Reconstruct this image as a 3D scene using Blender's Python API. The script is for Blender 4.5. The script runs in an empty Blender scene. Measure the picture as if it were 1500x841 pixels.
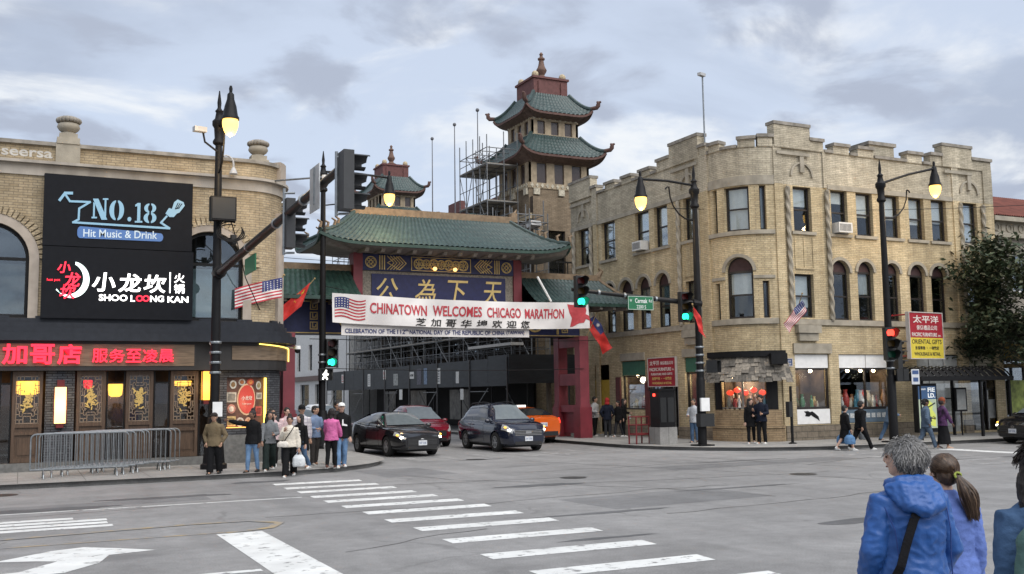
import bpy, bmesh, math, random
import numpy as np
from mathutils import Vector, Matrix, noise
random.seed(7)
S = bpy.context.scene
COL = S.collection
PI = math.pi
rad = math.radians

# ---------------------------------------------------------------- camera
cam_d = bpy.data.cameras.new('camera'); cam = bpy.data.objects.new('camera', cam_d); COL.objects.link(cam)
cam_d.sensor_width = 36.0; cam_d.lens = 36.0 * 1476 / 1500; cam_d.clip_end = 3000; cam_d.clip_start = 0.05
_R = Vector((0.89966719, -0.43633524, -0.01450857)); _U = Vector((-0.03229953, -0.09966546, 0.99449663)); _F = Vector((0.43537993, 0.89424737, 0.10375916))
mw = Matrix(((_R.x, _U.x, -_F.x, 0), (_R.y, _U.y, -_F.y, 0), (_R.z, _U.z, -_F.z, 2.1), (0, 0, 0, 1)))
cam.matrix_world = mw
S.camera = cam

# ---------------------------------------------------------------- sky and sun (overcast dusk)
W = bpy.data.worlds.new('World'); S.world = W; W.use_nodes = True
nt = W.node_tree; N = nt.nodes; Lk = nt.links; N.clear()
def nn(t, **k):
    n = N.new(t)
    for a, b in k.items(): setattr(n, a, b)
    return n
sky = nn('ShaderNodeTexSky', sky_type='NISHITA', sun_disc=False, sun_elevation=rad(24), sun_rotation=rad(150), air_density=1.0, dust_density=1.5, ozone_density=2.0)
tc = nn('ShaderNodeTexCoord')
sep = nn('ShaderNodeSeparateXYZ'); Lk.new(tc.outputs['Generated'], sep.inputs[0])
zc = nn('ShaderNodeMath', operation='MAXIMUM'); Lk.new(sep.outputs[2], zc.inputs[0]); zc.inputs[1].default_value = 0.02
za = nn('ShaderNodeMath', operation='ADD'); Lk.new(zc.outputs[0], za.inputs[0]); za.inputs[1].default_value = 0.24
dx = nn('ShaderNodeMath', operation='DIVIDE'); Lk.new(sep.outputs[0], dx.inputs[0]); Lk.new(za.outputs[0], dx.inputs[1])
dy = nn('ShaderNodeMath', operation='DIVIDE'); Lk.new(sep.outputs[1], dy.inputs[0]); Lk.new(za.outputs[0], dy.inputs[1])
cmb = nn('ShaderNodeCombineXYZ'); Lk.new(dx.outputs[0], cmb.inputs[0]); Lk.new(dy.outputs[0], cmb.inputs[1])
def cloud(scale, detail, lo, hi, off, dist=0.3, rough=0.5):
    mp = nn('ShaderNodeMapping'); Lk.new(cmb.outputs[0], mp.inputs[0]); mp.inputs['Location'].default_value = off
    mp.inputs['Rotation'].default_value = (0, 0, rad(26)); mp.inputs['Scale'].default_value = (1.0, 1.15, 1)
    nz = nn('ShaderNodeTexNoise'); Lk.new(mp.outputs[0], nz.inputs[0]); nz.inputs['Scale'].default_value = scale; nz.inputs['Detail'].default_value = detail
    nz.inputs['Distortion'].default_value = dist; nz.inputs['Roughness'].default_value = rough
    r = nn('ShaderNodeMapRange', interpolation_type='SMOOTHERSTEP'); Lk.new(nz.outputs['Fac'], r.inputs[0])
    r.inputs[1].default_value = lo; r.inputs[2].default_value = hi
    return r.outputs[0]
def mixc(fac, a, b):
    m = nn('ShaderNodeMix', data_type='RGBA')
    if isinstance(fac, float): m.inputs[0].default_value = fac
    else: Lk.new(fac, m.inputs[0])
    for s, v in ((6, a), (7, b)):
        if isinstance(v, tuple): m.inputs[s].default_value = v
        else: Lk.new(v, m.inputs[s])
    return m.outputs[2]
SKYL = 2.72
base = mixc(0.9, sky.outputs[0], (SKYL*.76, SKYL*.845, SKYL*1.0, 1))
c1 = mixc(cloud(0.9, 8, .40, .62, (3.1, 1.7, 0), .5, .55), base, (SKYL*.57, SKYL*.655, SKYL*.82, 1))      # broad blue-grey sheets
c2 = mixc(cloud(1.9, 9, .46, .64, (7.3, 4.2, 0), .4, .55), c1, (SKYL*1.10, SKYL*1.14, SKYL*1.19, 1))          # bright breaks
c3 = mixc(cloud(3.4, 9, .50, .66, (2.3, 6.1, 0), .3, .52), c2, (SKYL*.56, SKYL*.63, SKYL*.78, 1))    # darker puffs
bg = nn('ShaderNodeBackground'); Lk.new(c3, bg.inputs[0]); bg.inputs[1].default_value = 0.10
out = nn('ShaderNodeOutputWorld'); Lk.new(bg.outputs[0], out.inputs[0])

sd = bpy.data.lights.new('sun', 'SUN'); sun = bpy.data.objects.new('sun', sd); COL.objects.link(sun)
sd.energy = 1.25; sd.angle = rad(70); sd.color = (1.0, 0.965, 0.92)
sun_dir = Vector((math.cos(rad(52)) * math.sin(rad(165)), math.cos(rad(52)) * math.cos(rad(165)), math.sin(rad(52))))
sun.rotation_euler = (-sun_dir).to_track_quat('-Z', 'Y').to_euler(); sun.location = (0, 0, 60)
sky.sun_elevation = rad(52); sky.sun_rotation = rad(165)

S.view_settings.view_transform = 'Standard'; S.view_settings.look = 'None'; S.view_settings.exposure = 1.6; S.view_settings.gamma = 1.0
S.view_settings.use_curve_mapping = False
S.render.engine = 'CYCLES'
S.cycles.use_denoising = True; S.cycles.max_bounces = 6; S.cycles.transparent_max_bounces = 12; S.cycles.glossy_bounces = 3; S.cycles.diffuse_bounces = 3
S.cycles.sample_clamp_indirect = 4.0; S.cycles.caustics_reflective = False; S.cycles.caustics_refractive = False

# ---------------------------------------------------------------- materials
MC = {}
def newmat(name):
    m = bpy.data.materials.new(name); m.use_nodes = True
    t = m.node_tree; b = t.nodes['Principled BSDF']
    return m, t, b
def pm(name, col, rough=.7, metal=0., var=.12, scale=6., bump=0., bscale=40., coat=0., spec=.4, streak=None):
    """plain surface with procedural dirt / tone variation"""
    if name in MC: return MC[name]
    m, t, b = newmat(name); n = t.nodes; l = t.links
    b.inputs['Roughness'].default_value = rough; b.inputs['Metallic'].default_value = metal
    b.inputs['Specular IOR Level'].default_value = spec; b.inputs['Coat Weight'].default_value = coat
    b.inputs['Coat Roughness'].default_value = .05
    tcn = n.new('ShaderNodeTexCoord'); mp = n.new('ShaderNodeMapping'); l.new(tcn.outputs['Object'], mp.inputs[0])
    if streak: mp.inputs['Scale'].default_value = streak
    nz = n.new('ShaderNodeTexNoise'); l.new(mp.outputs[0], nz.inputs[0]); nz.inputs['Scale'].default_value = scale; nz.inputs['Detail'].default_value = 5
    r = n.new('ShaderNodeMapRange'); l.new(nz.outputs['Fac'], r.inputs[0]); r.inputs[1].default_value = .3; r.inputs[2].default_value = .7
    r.inputs[3].default_value = 1 - var; r.inputs[4].default_value = 1 + var
    mx = n.new('ShaderNodeVectorMath'); mx.operation = 'MULTIPLY'; mx.inputs[0].default_value = col[:3]; l.new(r.outputs[0], mx.inputs[1])
    l.new(mx.outputs[0], b.inputs['Base Color'])
    if bump:
        n2 = n.new('ShaderNodeTexNoise'); l.new(mp.outputs[0], n2.inputs[0]); n2.inputs['Scale'].default_value = bscale; n2.inputs['Detail'].default_value = 4
        bp = n.new('ShaderNodeBump'); l.new(n2.outputs['Fac'], bp.inputs['Height']); bp.inputs['Strength'].default_value = bump; bp.inputs['Distance'].default_value = .02
        l.new(bp.outputs[0], b.inputs['Normal'])
    MC[name] = m; return m
def em(name, col, st=1., base=None):
    if name in MC: return MC[name]
    m, t, b = newmat(name); b.inputs['Base Color'].default_value = (*(base or col), 1); b.inputs['Roughness'].default_value = .4
    b.inputs['Emission Color'].default_value = (*col, 1); b.inputs['Emission Strength'].default_value = st
    MC[name] = m; return m
def glass(name, tint=(.55, .6, .62), minr=.1, rough=.02):
    if name in MC: return MC[name]
    m = bpy.data.materials.new(name); m.use_nodes = True; t = m.node_tree; n = t.nodes; l = t.links; n.clear()
    o = n.new('ShaderNodeOutputMaterial'); mix = n.new('ShaderNodeMixShader'); tr = n.new('ShaderNodeBsdfTransparent'); g = n.new('ShaderNodeBsdfGlossy')
    tr.inputs[0].default_value = (*tint, 1); g.inputs['Roughness'].default_value = rough; g.inputs[0].default_value = (.9, .95, 1, 1)
    lw = n.new('ShaderNodeLayerWeight'); lw.inputs[0].default_value = .22
    r = n.new('ShaderNodeMapRange'); l.new(lw.outputs['Fresnel'], r.inputs[0]); r.inputs[3].default_value = minr; r.inputs[4].default_value = .6
    l.new(r.outputs[0], mix.inputs[0]); l.new(tr.outputs[0], mix.inputs[1]); l.new(g.outputs[0], mix.inputs[2]); l.new(mix.outputs[0], o.inputs[0])
    MC[name] = m; return m
def brickmat(name, c1, c2, mortar, bw=.22, bh=.068, ms=.007, var=.22, bump=.35, rough=.85):
    m, t, b = newmat(name); n = t.nodes; l = t.links
    uv = n.new('ShaderNodeUVMap'); uv.uv_map = 'UVMap'
    br = n.new('ShaderNodeTexBrick'); l.new(uv.outputs[0], br.inputs['Vector'])
    br.inputs['Color1'].default_value = (*c1, 1); br.inputs['Color2'].default_value = (*c2, 1); br.inputs['Mortar'].default_value = (*mortar, 1)
    br.inputs['Scale'].default_value = 1; br.inputs['Brick Width'].default_value = bw; br.inputs['Row Height'].default_value = bh
    br.inputs['Mortar Size'].default_value = ms; br.inputs['Mortar Smooth'].default_value = .3; br.inputs['Bias'].default_value = -.1
    tcn = n.new('ShaderNodeTexCoord')
    prev = br.outputs['Color']
    for sc, lo, hi, st in ((.35, 1 - var, 1 + var * .6, (1, 1, .5)), (2.2, 1 - var * .6, 1 + var * .5, (1, 1, 2.5)), (14., .86, 1.12, (1, 1, 1)), (1.6, .80, 1.08, (1.6, 1.6, .14))):
        mp = n.new('ShaderNodeMapping'); l.new(tcn.outputs['Object'], mp.inputs[0]); mp.inputs['Scale'].default_value = st
        nz = n.new('ShaderNodeTexNoise'); l.new(mp.outputs[0], nz.inputs[0]); nz.inputs['Scale'].default_value = sc; nz.inputs['Detail'].default_value = 4
        r = n.new('ShaderNodeMapRange'); l.new(nz.outputs['Fac'], r.inputs[0]); r.inputs[1].default_value = .32; r.inputs[2].default_value = .68; r.inputs[3].default_value = lo; r.inputs[4].default_value = hi
        mx = n.new('ShaderNodeVectorMath'); mx.operation = 'MULTIPLY'; l.new(prev, mx.inputs[0]); l.new(r.outputs[0], mx.inputs[1]); prev = mx.outputs[0]
    l.new(prev, b.inputs['Base Color']); b.inputs['Roughness'].default_value = rough; b.inputs['Specular IOR Level'].default_value = .25
    bp = n.new('ShaderNodeBump'); l.new(br.outputs['Fac'], bp.inputs['Height']); bp.invert = True; bp.inputs['Strength'].default_value = bump; bp.inputs['Distance'].default_value = .012
    l.new(bp.outputs[0], b.inputs['Normal'])
    MC[name] = m; return m
def ground_mat(name, base, patch, crack=True, rough=.8, joints=None, cs=.55):
    m, t, b = newmat(name); n = t.nodes; l = t.links
    tcn = n.new('ShaderNodeTexCoord')
    def nz(sc, det, lo, hi, a, c, stretch=(1, 1, 1), dist=0.):
        mp = n.new('ShaderNodeMapping'); l.new(tcn.outputs['Object'], mp.inputs[0]); mp.inputs['Scale'].default_value = stretch
        x = n.new('ShaderNodeTexNoise'); l.new(mp.outputs[0], x.inputs[0]); x.inputs['Scale'].default_value = sc; x.inputs['Detail'].default_value = det; x.inputs['Distortion'].default_value = dist
        r = n.new('ShaderNodeMapRange'); l.new(x.outputs['Fac'], r.inputs[0]); r.inputs[1].default_value = lo; r.inputs[2].default_value = hi; r.inputs[3].default_value = a; r.inputs[4].default_value = c
        return r.outputs[0], x.outputs['Fac']
    prev = None
    mx = n.new('ShaderNodeVectorMath'); mx.operation = 'MULTIPLY'; mx.inputs[0].default_value = base; f, _ = nz(.16, 5, .3, .7, .86, 1.14); l.new(f, mx.inputs[1]); prev = mx.outputs[0]
    grain = None
    for args in ((1.1, 5, .3, .7, .90, 1.10), (45., 3, .3, .7, .80, 1.20), (160., 2, .3, .7, .78, 1.22), (5., 6, .35, .65, .93, 1.07), (.9, 6, .4, .6, .94, 1.05, (1, .12, 1), 1.2), (.5, 4, .35, .65, .92, 1.06, (.25, 2.2, 1))):
        f, raw = nz(*args); mx = n.new('ShaderNodeVectorMath'); mx.operation = 'MULTIPLY'; l.new(prev, mx.inputs[0]); l.new(f, mx.inputs[1]); prev = mx.outputs[0]
        if args[0] == 45.: grain = raw
    # oil and wet patches with shapes of their own
    f, _ = nz(.42, 4, .655, .70, 0., .55, (.45, 1.3, 1), .4)
    mm = n.new('ShaderNodeMix'); mm.data_type = 'RGBA'; l.new(f, mm.inputs[0]); l.new(prev, mm.inputs[6]); mm.inputs[7].default_value = (*patch, 1); prev = mm.outputs[2]
    if crack:
        vo = n.new('ShaderNodeTexVoronoi'); vo.feature = 'DISTANCE_TO_EDGE'; vo.inputs['Scale'].default_value = cs
        wn = n.new('ShaderNodeTexNoise'); l.new(tcn.outputs['Object'], wn.inputs[0]); wn.inputs['Scale'].default_value = 1.3; wn.inputs['Detail'].default_value = 5
        ad = n.new('ShaderNodeVectorMath'); ad.operation = 'MULTIPLY_ADD'; l.new(wn.outputs['Color'], ad.inputs[0]); ad.inputs[1].default_value = (1.4, 1.4, 0); l.new(tcn.outputs['Object'], ad.inputs[2])
        l.new(ad.outputs[0], vo.inputs['Vector'])
        r = n.new('ShaderNodeMapRange'); l.new(vo.outputs['Distance'], r.inputs[0]); r.inputs[1].default_value = .002; r.inputs[2].default_value = .012; r.inputs[3].default_value = .45; r.inputs[4].default_value = 0
        g, _ = nz(.3, 3, .5, .6, 0., 1.)
        mu = n.new('ShaderNodeMath'); mu.operation = 'MULTIPLY'; l.new(r.outputs[0], mu.inputs[0]); l.new(g, mu.inputs[1])
        mm = n.new('ShaderNodeMix'); mm.data_type = 'RGBA'; l.new(mu.outputs[0], mm.inputs[0]); l.new(prev, mm.inputs[6]); mm.inputs[7].default_value = (*[c * .5 for c in base], 1); prev = mm.outputs[2]
    if joints:
        br = n.new('ShaderNodeTexBrick'); l.new(tcn.outputs['Object'], br.inputs['Vector']); br.offset = 0; br.inputs['Scale'].default_value = 1; br.inputs['Brick Width'].default_value = joints; br.inputs['Row Height'].default_value = joints; br.inputs['Mortar Size'].default_value = .012
        mm = n.new('ShaderNodeMix'); mm.data_type = 'RGBA'; l.new(br.outputs['Fac'], mm.inputs[0]); l.new(prev, mm.inputs[6]); mm.inputs[7].default_value = (*[c * .55 for c in base], 1); prev = mm.outputs[2]
    l.new(prev, b.inputs['Base Color'])
    rr, _ = nz(.6, 4, .3, .7, rough - .14, rough + .1); l.new(rr, b.inputs['Roughness']); b.inputs['Specular IOR Level'].default_value = .35
    bp = n.new('ShaderNodeBump'); l.new(grain, bp.inputs['Height']); bp.inputs['Strength'].default_value = .35; bp.inputs['Distance'].default_value = .01; l.new(bp.outputs[0], b.inputs['Normal'])
    MC[name] = m; return m
def paintmat(name, col, under, lo=.42, hi=.5, sc=5.):
    m, t, b = newmat(name); n = t.nodes; l = t.links
    tcn = n.new('ShaderNodeTexCoord')
    x = n.new('ShaderNodeTexNoise'); l.new(tcn.outputs['Object'], x.inputs[0]); x.inputs['Scale'].default_value = sc; x.inputs['Detail'].default_value = 8; x.inputs['Roughness'].default_value = .65
    r = n.new('ShaderNodeMapRange'); l.new(x.outputs['Fac'], r.inputs[0]); r.inputs[1].default_value = lo; r.inputs[2].default_value = hi
    y = n.new('ShaderNodeTexNoise'); l.new(tcn.outputs['Object'], y.inputs[0]); y.inputs['Scale'].default_value = 1.5; y.inputs['Detail'].default_value = 6
    r2 = n.new('ShaderNodeMapRange'); l.new(y.outputs['Fac'], r2.inputs[0]); r2.inputs[1].default_value = .3; r2.inputs[2].default_value = .7; r2.inputs[3].default_value = .82; r2.inputs[4].default_value = 1.08
    v = n.new('ShaderNodeVectorMath'); v.operation = 'MULTIPLY'; v.inputs[0].default_value = col; l.new(r2.outputs[0], v.inputs[1])
    mm = n.new('ShaderNodeMix'); mm.data_type = 'RGBA'; l.new(r.outputs[0], mm.inputs[0]); mm.inputs[6].default_value = (*under, 1); l.new(v.outputs[0], mm.inputs[7])
    l.new(mm.outputs[2], b.inputs['Base Color']); b.inputs['Roughness'].default_value = .75
    MC[name] = m; return m

# ---------------------------------------------------------------- mesh builder
class Fr:
    """facade frame: u along the wall, z up, d outwards"""
    def __init__(s, O, t, out): s.O = Vector(O); s.t = Vector(t); s.n = Vector(out); s.step = None
    def pt(s, u, z, d=0.): p = s.O + s.t * u + s.n * d; return (p.x, p.y, p.z + z)
class ArcFr:
    """curved facade, u = arc length from the start angle (angles in degrees)"""
    def __init__(s, c, r, a0, a1): s.c = c; s.r = r; s.a0 = rad(a0); s.a1 = rad(a1); s.L = abs(s.a1 - s.a0) * r; s.sg = 1 if a1 > a0 else -1; s.step = .22
    def pt(s, u, z, d=0.):
        a = s.a0 + s.sg * u / s.r; return (s.c[0] + (s.r + d) * math.cos(a), s.c[1] + (s.r + d) * math.sin(a), z)
class MB:
    def __init__(s): s.v = []; s.f = []; s.m = []; s.cur = 0
    def mat(s, i): s.cur = i; return s
    def add(s, vs, fs):
        o = len(s.v); s.v.extend([tuple(p) for p in vs]); s.f.extend([tuple(i + o for i in f) for f in fs]); s.m.extend([s.cur] * len(fs)); return s
    def quad(s, a, b, c, d): return s.add([a, b, c, d], [(0, 1, 2, 3)])
    def poly(s, pts): return s.add(pts, [tuple(range(len(pts)))])
    def box(s, x0, x1, y0, y1, z0, z1):
        return s.add([(x, y, z) for x in (x0, x1) for y in (y0, y1) for z in (z0, z1)], [(0, 1, 3, 2), (4, 6, 7, 5), (0, 4, 5, 1), (2, 3, 7, 6), (0, 2, 6, 4), (1, 5, 7, 3)])
    def obox(s, c, ax, ay, az):
        c = Vector(c); ax, ay, az = Vector(ax), Vector(ay), Vector(az)
        return s.add([c + ax * i + ay * j + az * k for i in (-1, 1) for j in (-1, 1) for k in (-1, 1)], [(0, 1, 3, 2), (4, 6, 7, 5), (0, 4, 5, 1), (2, 3, 7, 6), (0, 2, 6, 4), (1, 5, 7, 3)])
    def fbox(s, fr, u0, u1, z0, z1, d0, d1):
        n = 1 if not fr.step else max(1, int((u1 - u0) / fr.step) + 1)
        for i in range(n):
            a = u0 + (u1 - u0) * i / n; b = u0 + (u1 - u0) * (i + 1) / n
            P = [fr.pt(u, z, d) for u in (a, b) for d in (d0, d1) for z in (z0, z1)]
            F = [(0, 4, 5, 1), (2, 3, 7, 6), (0, 2, 6, 4), (1, 5, 7, 3)]
            if i == 0: F.append((0, 1, 3, 2))
            if i == n - 1: F.append((4, 6, 7, 5))
            s.add(P, F)
        return s
    def bar(s, p, q, w=.05, h=None, up=(0, 0, 1)):
        p, q = Vector(p), Vector(q); h = h or w; d = (q - p); L = d.length
        if L < 1e-6: return s
        d /= L; x = d.cross(Vector(up))
        if x.length < 1e-3: x = d.cross(Vector((1, 0, 0)))
        x.normalize(); y = x.cross(d)
        return s.obox((p + q) / 2, x * w / 2, d * L / 2, y * h / 2)
    def tube(s, pts, r, n=8, cap=True):
        pts = [Vector(p) for p in pts]; rs = r if isinstance(r, (list, tuple)) else [r] * len(pts)
        o = len(s.v); prev = None
        for i, p in enumerate(pts):
            d = (pts[min(i + 1, len(pts) - 1)] - pts[max(i - 1, 0)])
            if d.length < 1e-7: d = Vector((0, 0, 1))
            d.normalize()
            if prev is None: x = d.cross(Vector((0, 0, 1))); x = x if x.length > 1e-2 else d.cross(Vector((1, 0, 0)))
            else: x = prev - d * prev.dot(d); x = x if x.length > 1e-3 else d.orthogonal()
            x.normalize(); prev = x; y = d.cross(x)
            for k in range(n):
                a = 2 * PI * k / n; rr = rs[i]
                if isinstance(rr, (list, tuple)): q = p + x * rr[0] * math.cos(a) + y * rr[1] * math.sin(a)
                else: q = p + (x * math.cos(a) + y * math.sin(a)) * rr
                s.v.append(tuple(q))
        for i in range(len(pts) - 1):
            for k in range(n):
                s.f.append((o + i * n + k, o + i * n + (k + 1) % n, o + (i + 1) * n + (k + 1) % n, o + (i + 1) * n + k)); s.m.append(s.cur)
        if cap:
            s.f.append(tuple(o + k for k in range(n))[::-1]); s.f.append(tuple(o + (len(pts) - 1) * n + k for k in range(n))); s.m += [s.cur] * 2
        return s
    def lathe(s, c, prof, n=16):
        """prof = [(r, z)...] about the vertical through c"""
        o = len(s.v)
        for r, z in prof:
            for k in range(n):
                a = 2 * PI * k / n; s.v.append((c[0] + r * math.cos(a), c[1] + r * math.sin(a), c[2] + z))
        for i in range(len(prof) - 1):
            for k in range(n):
                s.f.append((o + i * n + k, o + i * n + (k + 1) % n, o + (i + 1) * n + (k + 1) % n, o + (i + 1) * n + k)); s.m.append(s.cur)
        s.f.append(tuple(o + k for k in range(n))[::-1]); s.f.append(tuple(o + (len(prof) - 1) * n + k for k in range(n))); s.m += [s.cur] * 2
        return s
    def ell(s, c, rx, ry, rz, n=12, m=8):
        c = Vector(c); o = len(s.v)
        for i in range(m + 1):
            t = PI * i / m
            for k in range(n):
                a = 2 * PI * k / n; st = max(math.sin(t), .02); s.v.append((c.x + rx * st * math.cos(a), c.y + ry * st * math.sin(a), c.z - rz * math.cos(t)))
        for i in range(m):
            for k in range(n):
                s.f.append((o + i * n + k, o + i * n + (k + 1) % n, o + (i + 1) * n + (k + 1) % n, o + (i + 1) * n + k)); s.m.append(s.cur)
        s.f.append(tuple(o + k for k in range(n))[::-1]); s.f.append(tuple(o + m * n + k for k in range(n))); s.m += [s.cur] * 2
        return s
    def prism(s, fr, pts, d0, d1):
        """polygon (u,z) in frame fr extruded from d0 to d1"""
        n = len(pts); A = [fr.pt(u, z, d0) for u, z in pts]; B = [fr.pt(u, z, d1) for u, z in pts]
        s.add(A + B, [tuple(range(n))[::-1], tuple(range(n, 2 * n))] + [(i, (i + 1) % n, n + (i + 1) % n, n + i) for i in range(n)]); return s
    def ring(s, fr, uc, zc, r0, r1, d0, d1, a0=0., a1=180., n=14):
        for i in range(n):
            a = rad(a0 + (a1 - a0) * i / n); b = rad(a0 + (a1 - a0) * (i + 1) / n)
            pts = [(uc + r * math.cos(t), zc + r * math.sin(t)) for r, t in ((r0, a), (r1, a), (r1, b), (r0, b))]
            s.prism(fr, pts, d0, d1)
        return s
    def wall(s, fr, u0, u1, z0, z1, ops=(), th=.3, d=0.):
        """wall skin with openings (u0,u1,z0,z1,arch) and their reveals"""
        us = {u0, u1}
        for o in ops: us |= {max(u0, o[0]), min(u1, o[1])}
        us = sorted(us)
        if fr.step:
            full = []
            for a, b in zip(us, us[1:]):
                k = max(1, int((b - a) / fr.step) + 1); full += [a + (b - a) * i / k for i in range(k)]
            us = full + [us[-1]]
        for a, b in zip(us, us[1:]):
            mid = (a + b) / 2; bl = sorted([(o[2], o[3]) for o in ops if o[0] < mid < o[1]]); z = z0
            for p, q in bl:
                if p > z: s.quad(fr.pt(a, z, d), fr.pt(b, z, d), fr.pt(b, p, d), fr.pt(a, p, d))
                z = max(z, q)
            if z < z1: s.quad(fr.pt(a, z, d), fr.pt(b, z, d), fr.pt(b, z1, d), fr.pt(a, z1, d))
        for o in ops:
            a, b, p, q = o[:4]; arch = len(o) > 4 and o[4]; r = (b - a) / 2; sp = q - r if arch else q
            s.quad(fr.pt(a, p, d), fr.pt(a, p, d - th), fr.pt(a, sp, d - th), fr.pt(a, sp, d)); s.quad(fr.pt(b, p, d - th), fr.pt(b, p, d), fr.pt(b, sp, d), fr.pt(b, sp, d - th))
            k = 1 if not fr.step else max(1, int((b - a) / fr.step) + 1)
            for i in range(k):
                e = a + (b - a) * i / k; g = a + (b - a) * (i + 1) / k
                s.quad(fr.pt(e, p, d - th), fr.pt(e, p, d), fr.pt(g, p, d), fr.pt(g, p, d - th))
                if not arch: s.quad(fr.pt(e, q, d), fr.pt(e, q, d - th), fr.pt(g, q, d - th), fr.pt(g, q, d))
            if arch:
                uc = (a + b) / 2; n = 12; pts = [(uc + r * math.cos(PI * i / n), sp + r * math.sin(PI * i / n)) for i in range(n + 1)]
                for (ua, za), (ub, zb) in zip(pts, pts[1:]):
                    s.quad(fr.pt(ua, za, d), fr.pt(ub, zb, d), fr.pt(ub, q, d), fr.pt(ua, q, d))
                    s.quad(fr.pt(ua, za, d - th), fr.pt(ub, zb, d - th), fr.pt(ub, zb, d), fr.pt(ua, za, d))
        return s
    def text(s, fn, body, w=None, h=None, bold=0., ext=.01, shear=0., cx=0., cy=0., depth=0.):
        """lettering fitted to w x h about (cx,cy), mapped by fn(u, z, d)"""
        v, f = glyphs(body, bold, ext, shear)
        if not len(v): return s
        lo = v.min(0); hi = v.max(0); sx = w / (hi[0] - lo[0]) if w else None; sy = h / (hi[1] - lo[1]) if h else None
        sx = sx or sy; sy = sy or sx
        x = (v[:, 0] - (lo[0] + hi[0]) / 2) * sx + cx; y = (v[:, 1] - (lo[1] + hi[1]) / 2) * sy + cy
        s.add([fn(a, b, depth + (ext if c > 0 else 0.)) for a, b, c in zip(x, y, v[:, 2])], f); return s
    def build(s, name, mats, parent=None, world=True, loc=None, smooth=None, recalc=True):
        me = bpy.data.meshes.new(name); V = np.array(s.v, dtype=float).reshape(-1, 3)
        off = Vector((0, 0, 0))
        if parent is not None and world: off = wloc(parent)
        if loc is not None: off = Vector(loc)
        if off.length: V = V - np.array(off)
        me.from_pydata(V.tolist(), [], s.f); me.update()
        if recalc:
            bm = bmesh.new(); bm.from_mesh(me); bmesh.ops.recalc_face_normals(bm, faces=bm.faces); bm.to_mesh(me); bm.free(); me.update()
        mats = mats if isinstance(mats, (list, tuple)) else [mats]
        for q in mats: me.materials.append(q)
        if len(mats) > 1: me.polygons.foreach_set('material_index', s.m)
        boxuv(me, off)
        if smooth is not None:
            me.polygons.foreach_set('use_smooth', [True] * len(me.polygons)); me.set_sharp_from_angle(angle=rad(smooth))
        o = bpy.data.objects.new(name, me); COL.objects.link(o)
        if parent is not None: o.parent = parent
        if loc is not None: o.location = loc
        return o
def each(name, mats, parent, mb, **k):
    """one part per loose piece of the builder"""
    par = list(range(len(mb.v)))
    def find(i):
        while par[i] != i: par[i] = par[par[i]]; i = par[i]
        return i
    for f in mb.f:
        a = find(f[0])
        for j in f[1:]: par[find(j)] = a
    comp = {}
    for fi, f in enumerate(mb.f): comp.setdefault(find(f[0]), []).append(fi)
    out = []
    for fs in comp.values():
        m = MB(); idx = {}
        for fi in fs:
            for j in mb.f[fi]:
                if j not in idx: idx[j] = len(m.v); m.v.append(mb.v[j])
            m.f.append(tuple(idx[j] for j in mb.f[fi])); m.m.append(mb.m[fi])
        out.append(m.build(name, mats, parent, **k))
    return out
def wloc(o):
    p = Vector((0, 0, 0))
    while o is not None: p += Vector(o.location); o = o.parent
    return p
def boxuv(me, off):
    nL = len(me.loops)
    if not nL: return
    uvl = me.uv_layers.new(name='UVMap'); li = np.empty(nL, dtype=np.int32); me.loops.foreach_get('vertex_index', li)
    co = np.empty(len(me.vertices) * 3); me.vertices.foreach_get('co', co); co = co.reshape(-1, 3) + np.array(off)
    nP = len(me.polygons); no = np.empty(nP * 3); me.polygons.foreach_get('normal', no); no = no.reshape(-1, 3)
    tot = np.empty(nP, dtype=np.int32); me.polygons.foreach_get('loop_total', tot)
    t = np.stack([-no[:, 1], no[:, 0], np.zeros(nP)], 1); ln = np.linalg.norm(t, axis=1); flat = ln < .2
    t[flat] = (1, 0, 0); t /= np.maximum(np.linalg.norm(t, axis=1), 1e-9)[:, None]
    w = np.cross(no, t); w[flat] = (0, 1, 0)
    T = np.repeat(t, tot, 0); Wv = np.repeat(w, tot, 0); P = co[li]
    uvl.data.foreach_set('uv', np.stack([(P * T).sum(1), (P * Wv).sum(1)], 1).ravel())
GC = {}
def glyphs(body, bold, ext, shear):
    key = (body, bold, ext > 0, shear)
    if key not in GC:
        cu = bpy.data.curves.new('lettering', 'FONT'); cu.body = body; cu.offset = bold; cu.extrude = .02 if ext else 0.; cu.shear = shear; cu.resolution_u = 3
        o = bpy.data.objects.new('lettering', cu); COL.objects.link(o)
        me = bpy.data.meshes.new_from_object(o.evaluated_get(bpy.context.evaluated_depsgraph_get()))
        v = np.array([tuple(q.co) for q in me.vertices]); f = [tuple(p.vertices) for p in me.polygons]
        bpy.data.objects.remove(o); bpy.data.curves.remove(cu); bpy.data.meshes.remove(me); GC[key] = (v, f)
    return GC[key]

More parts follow.
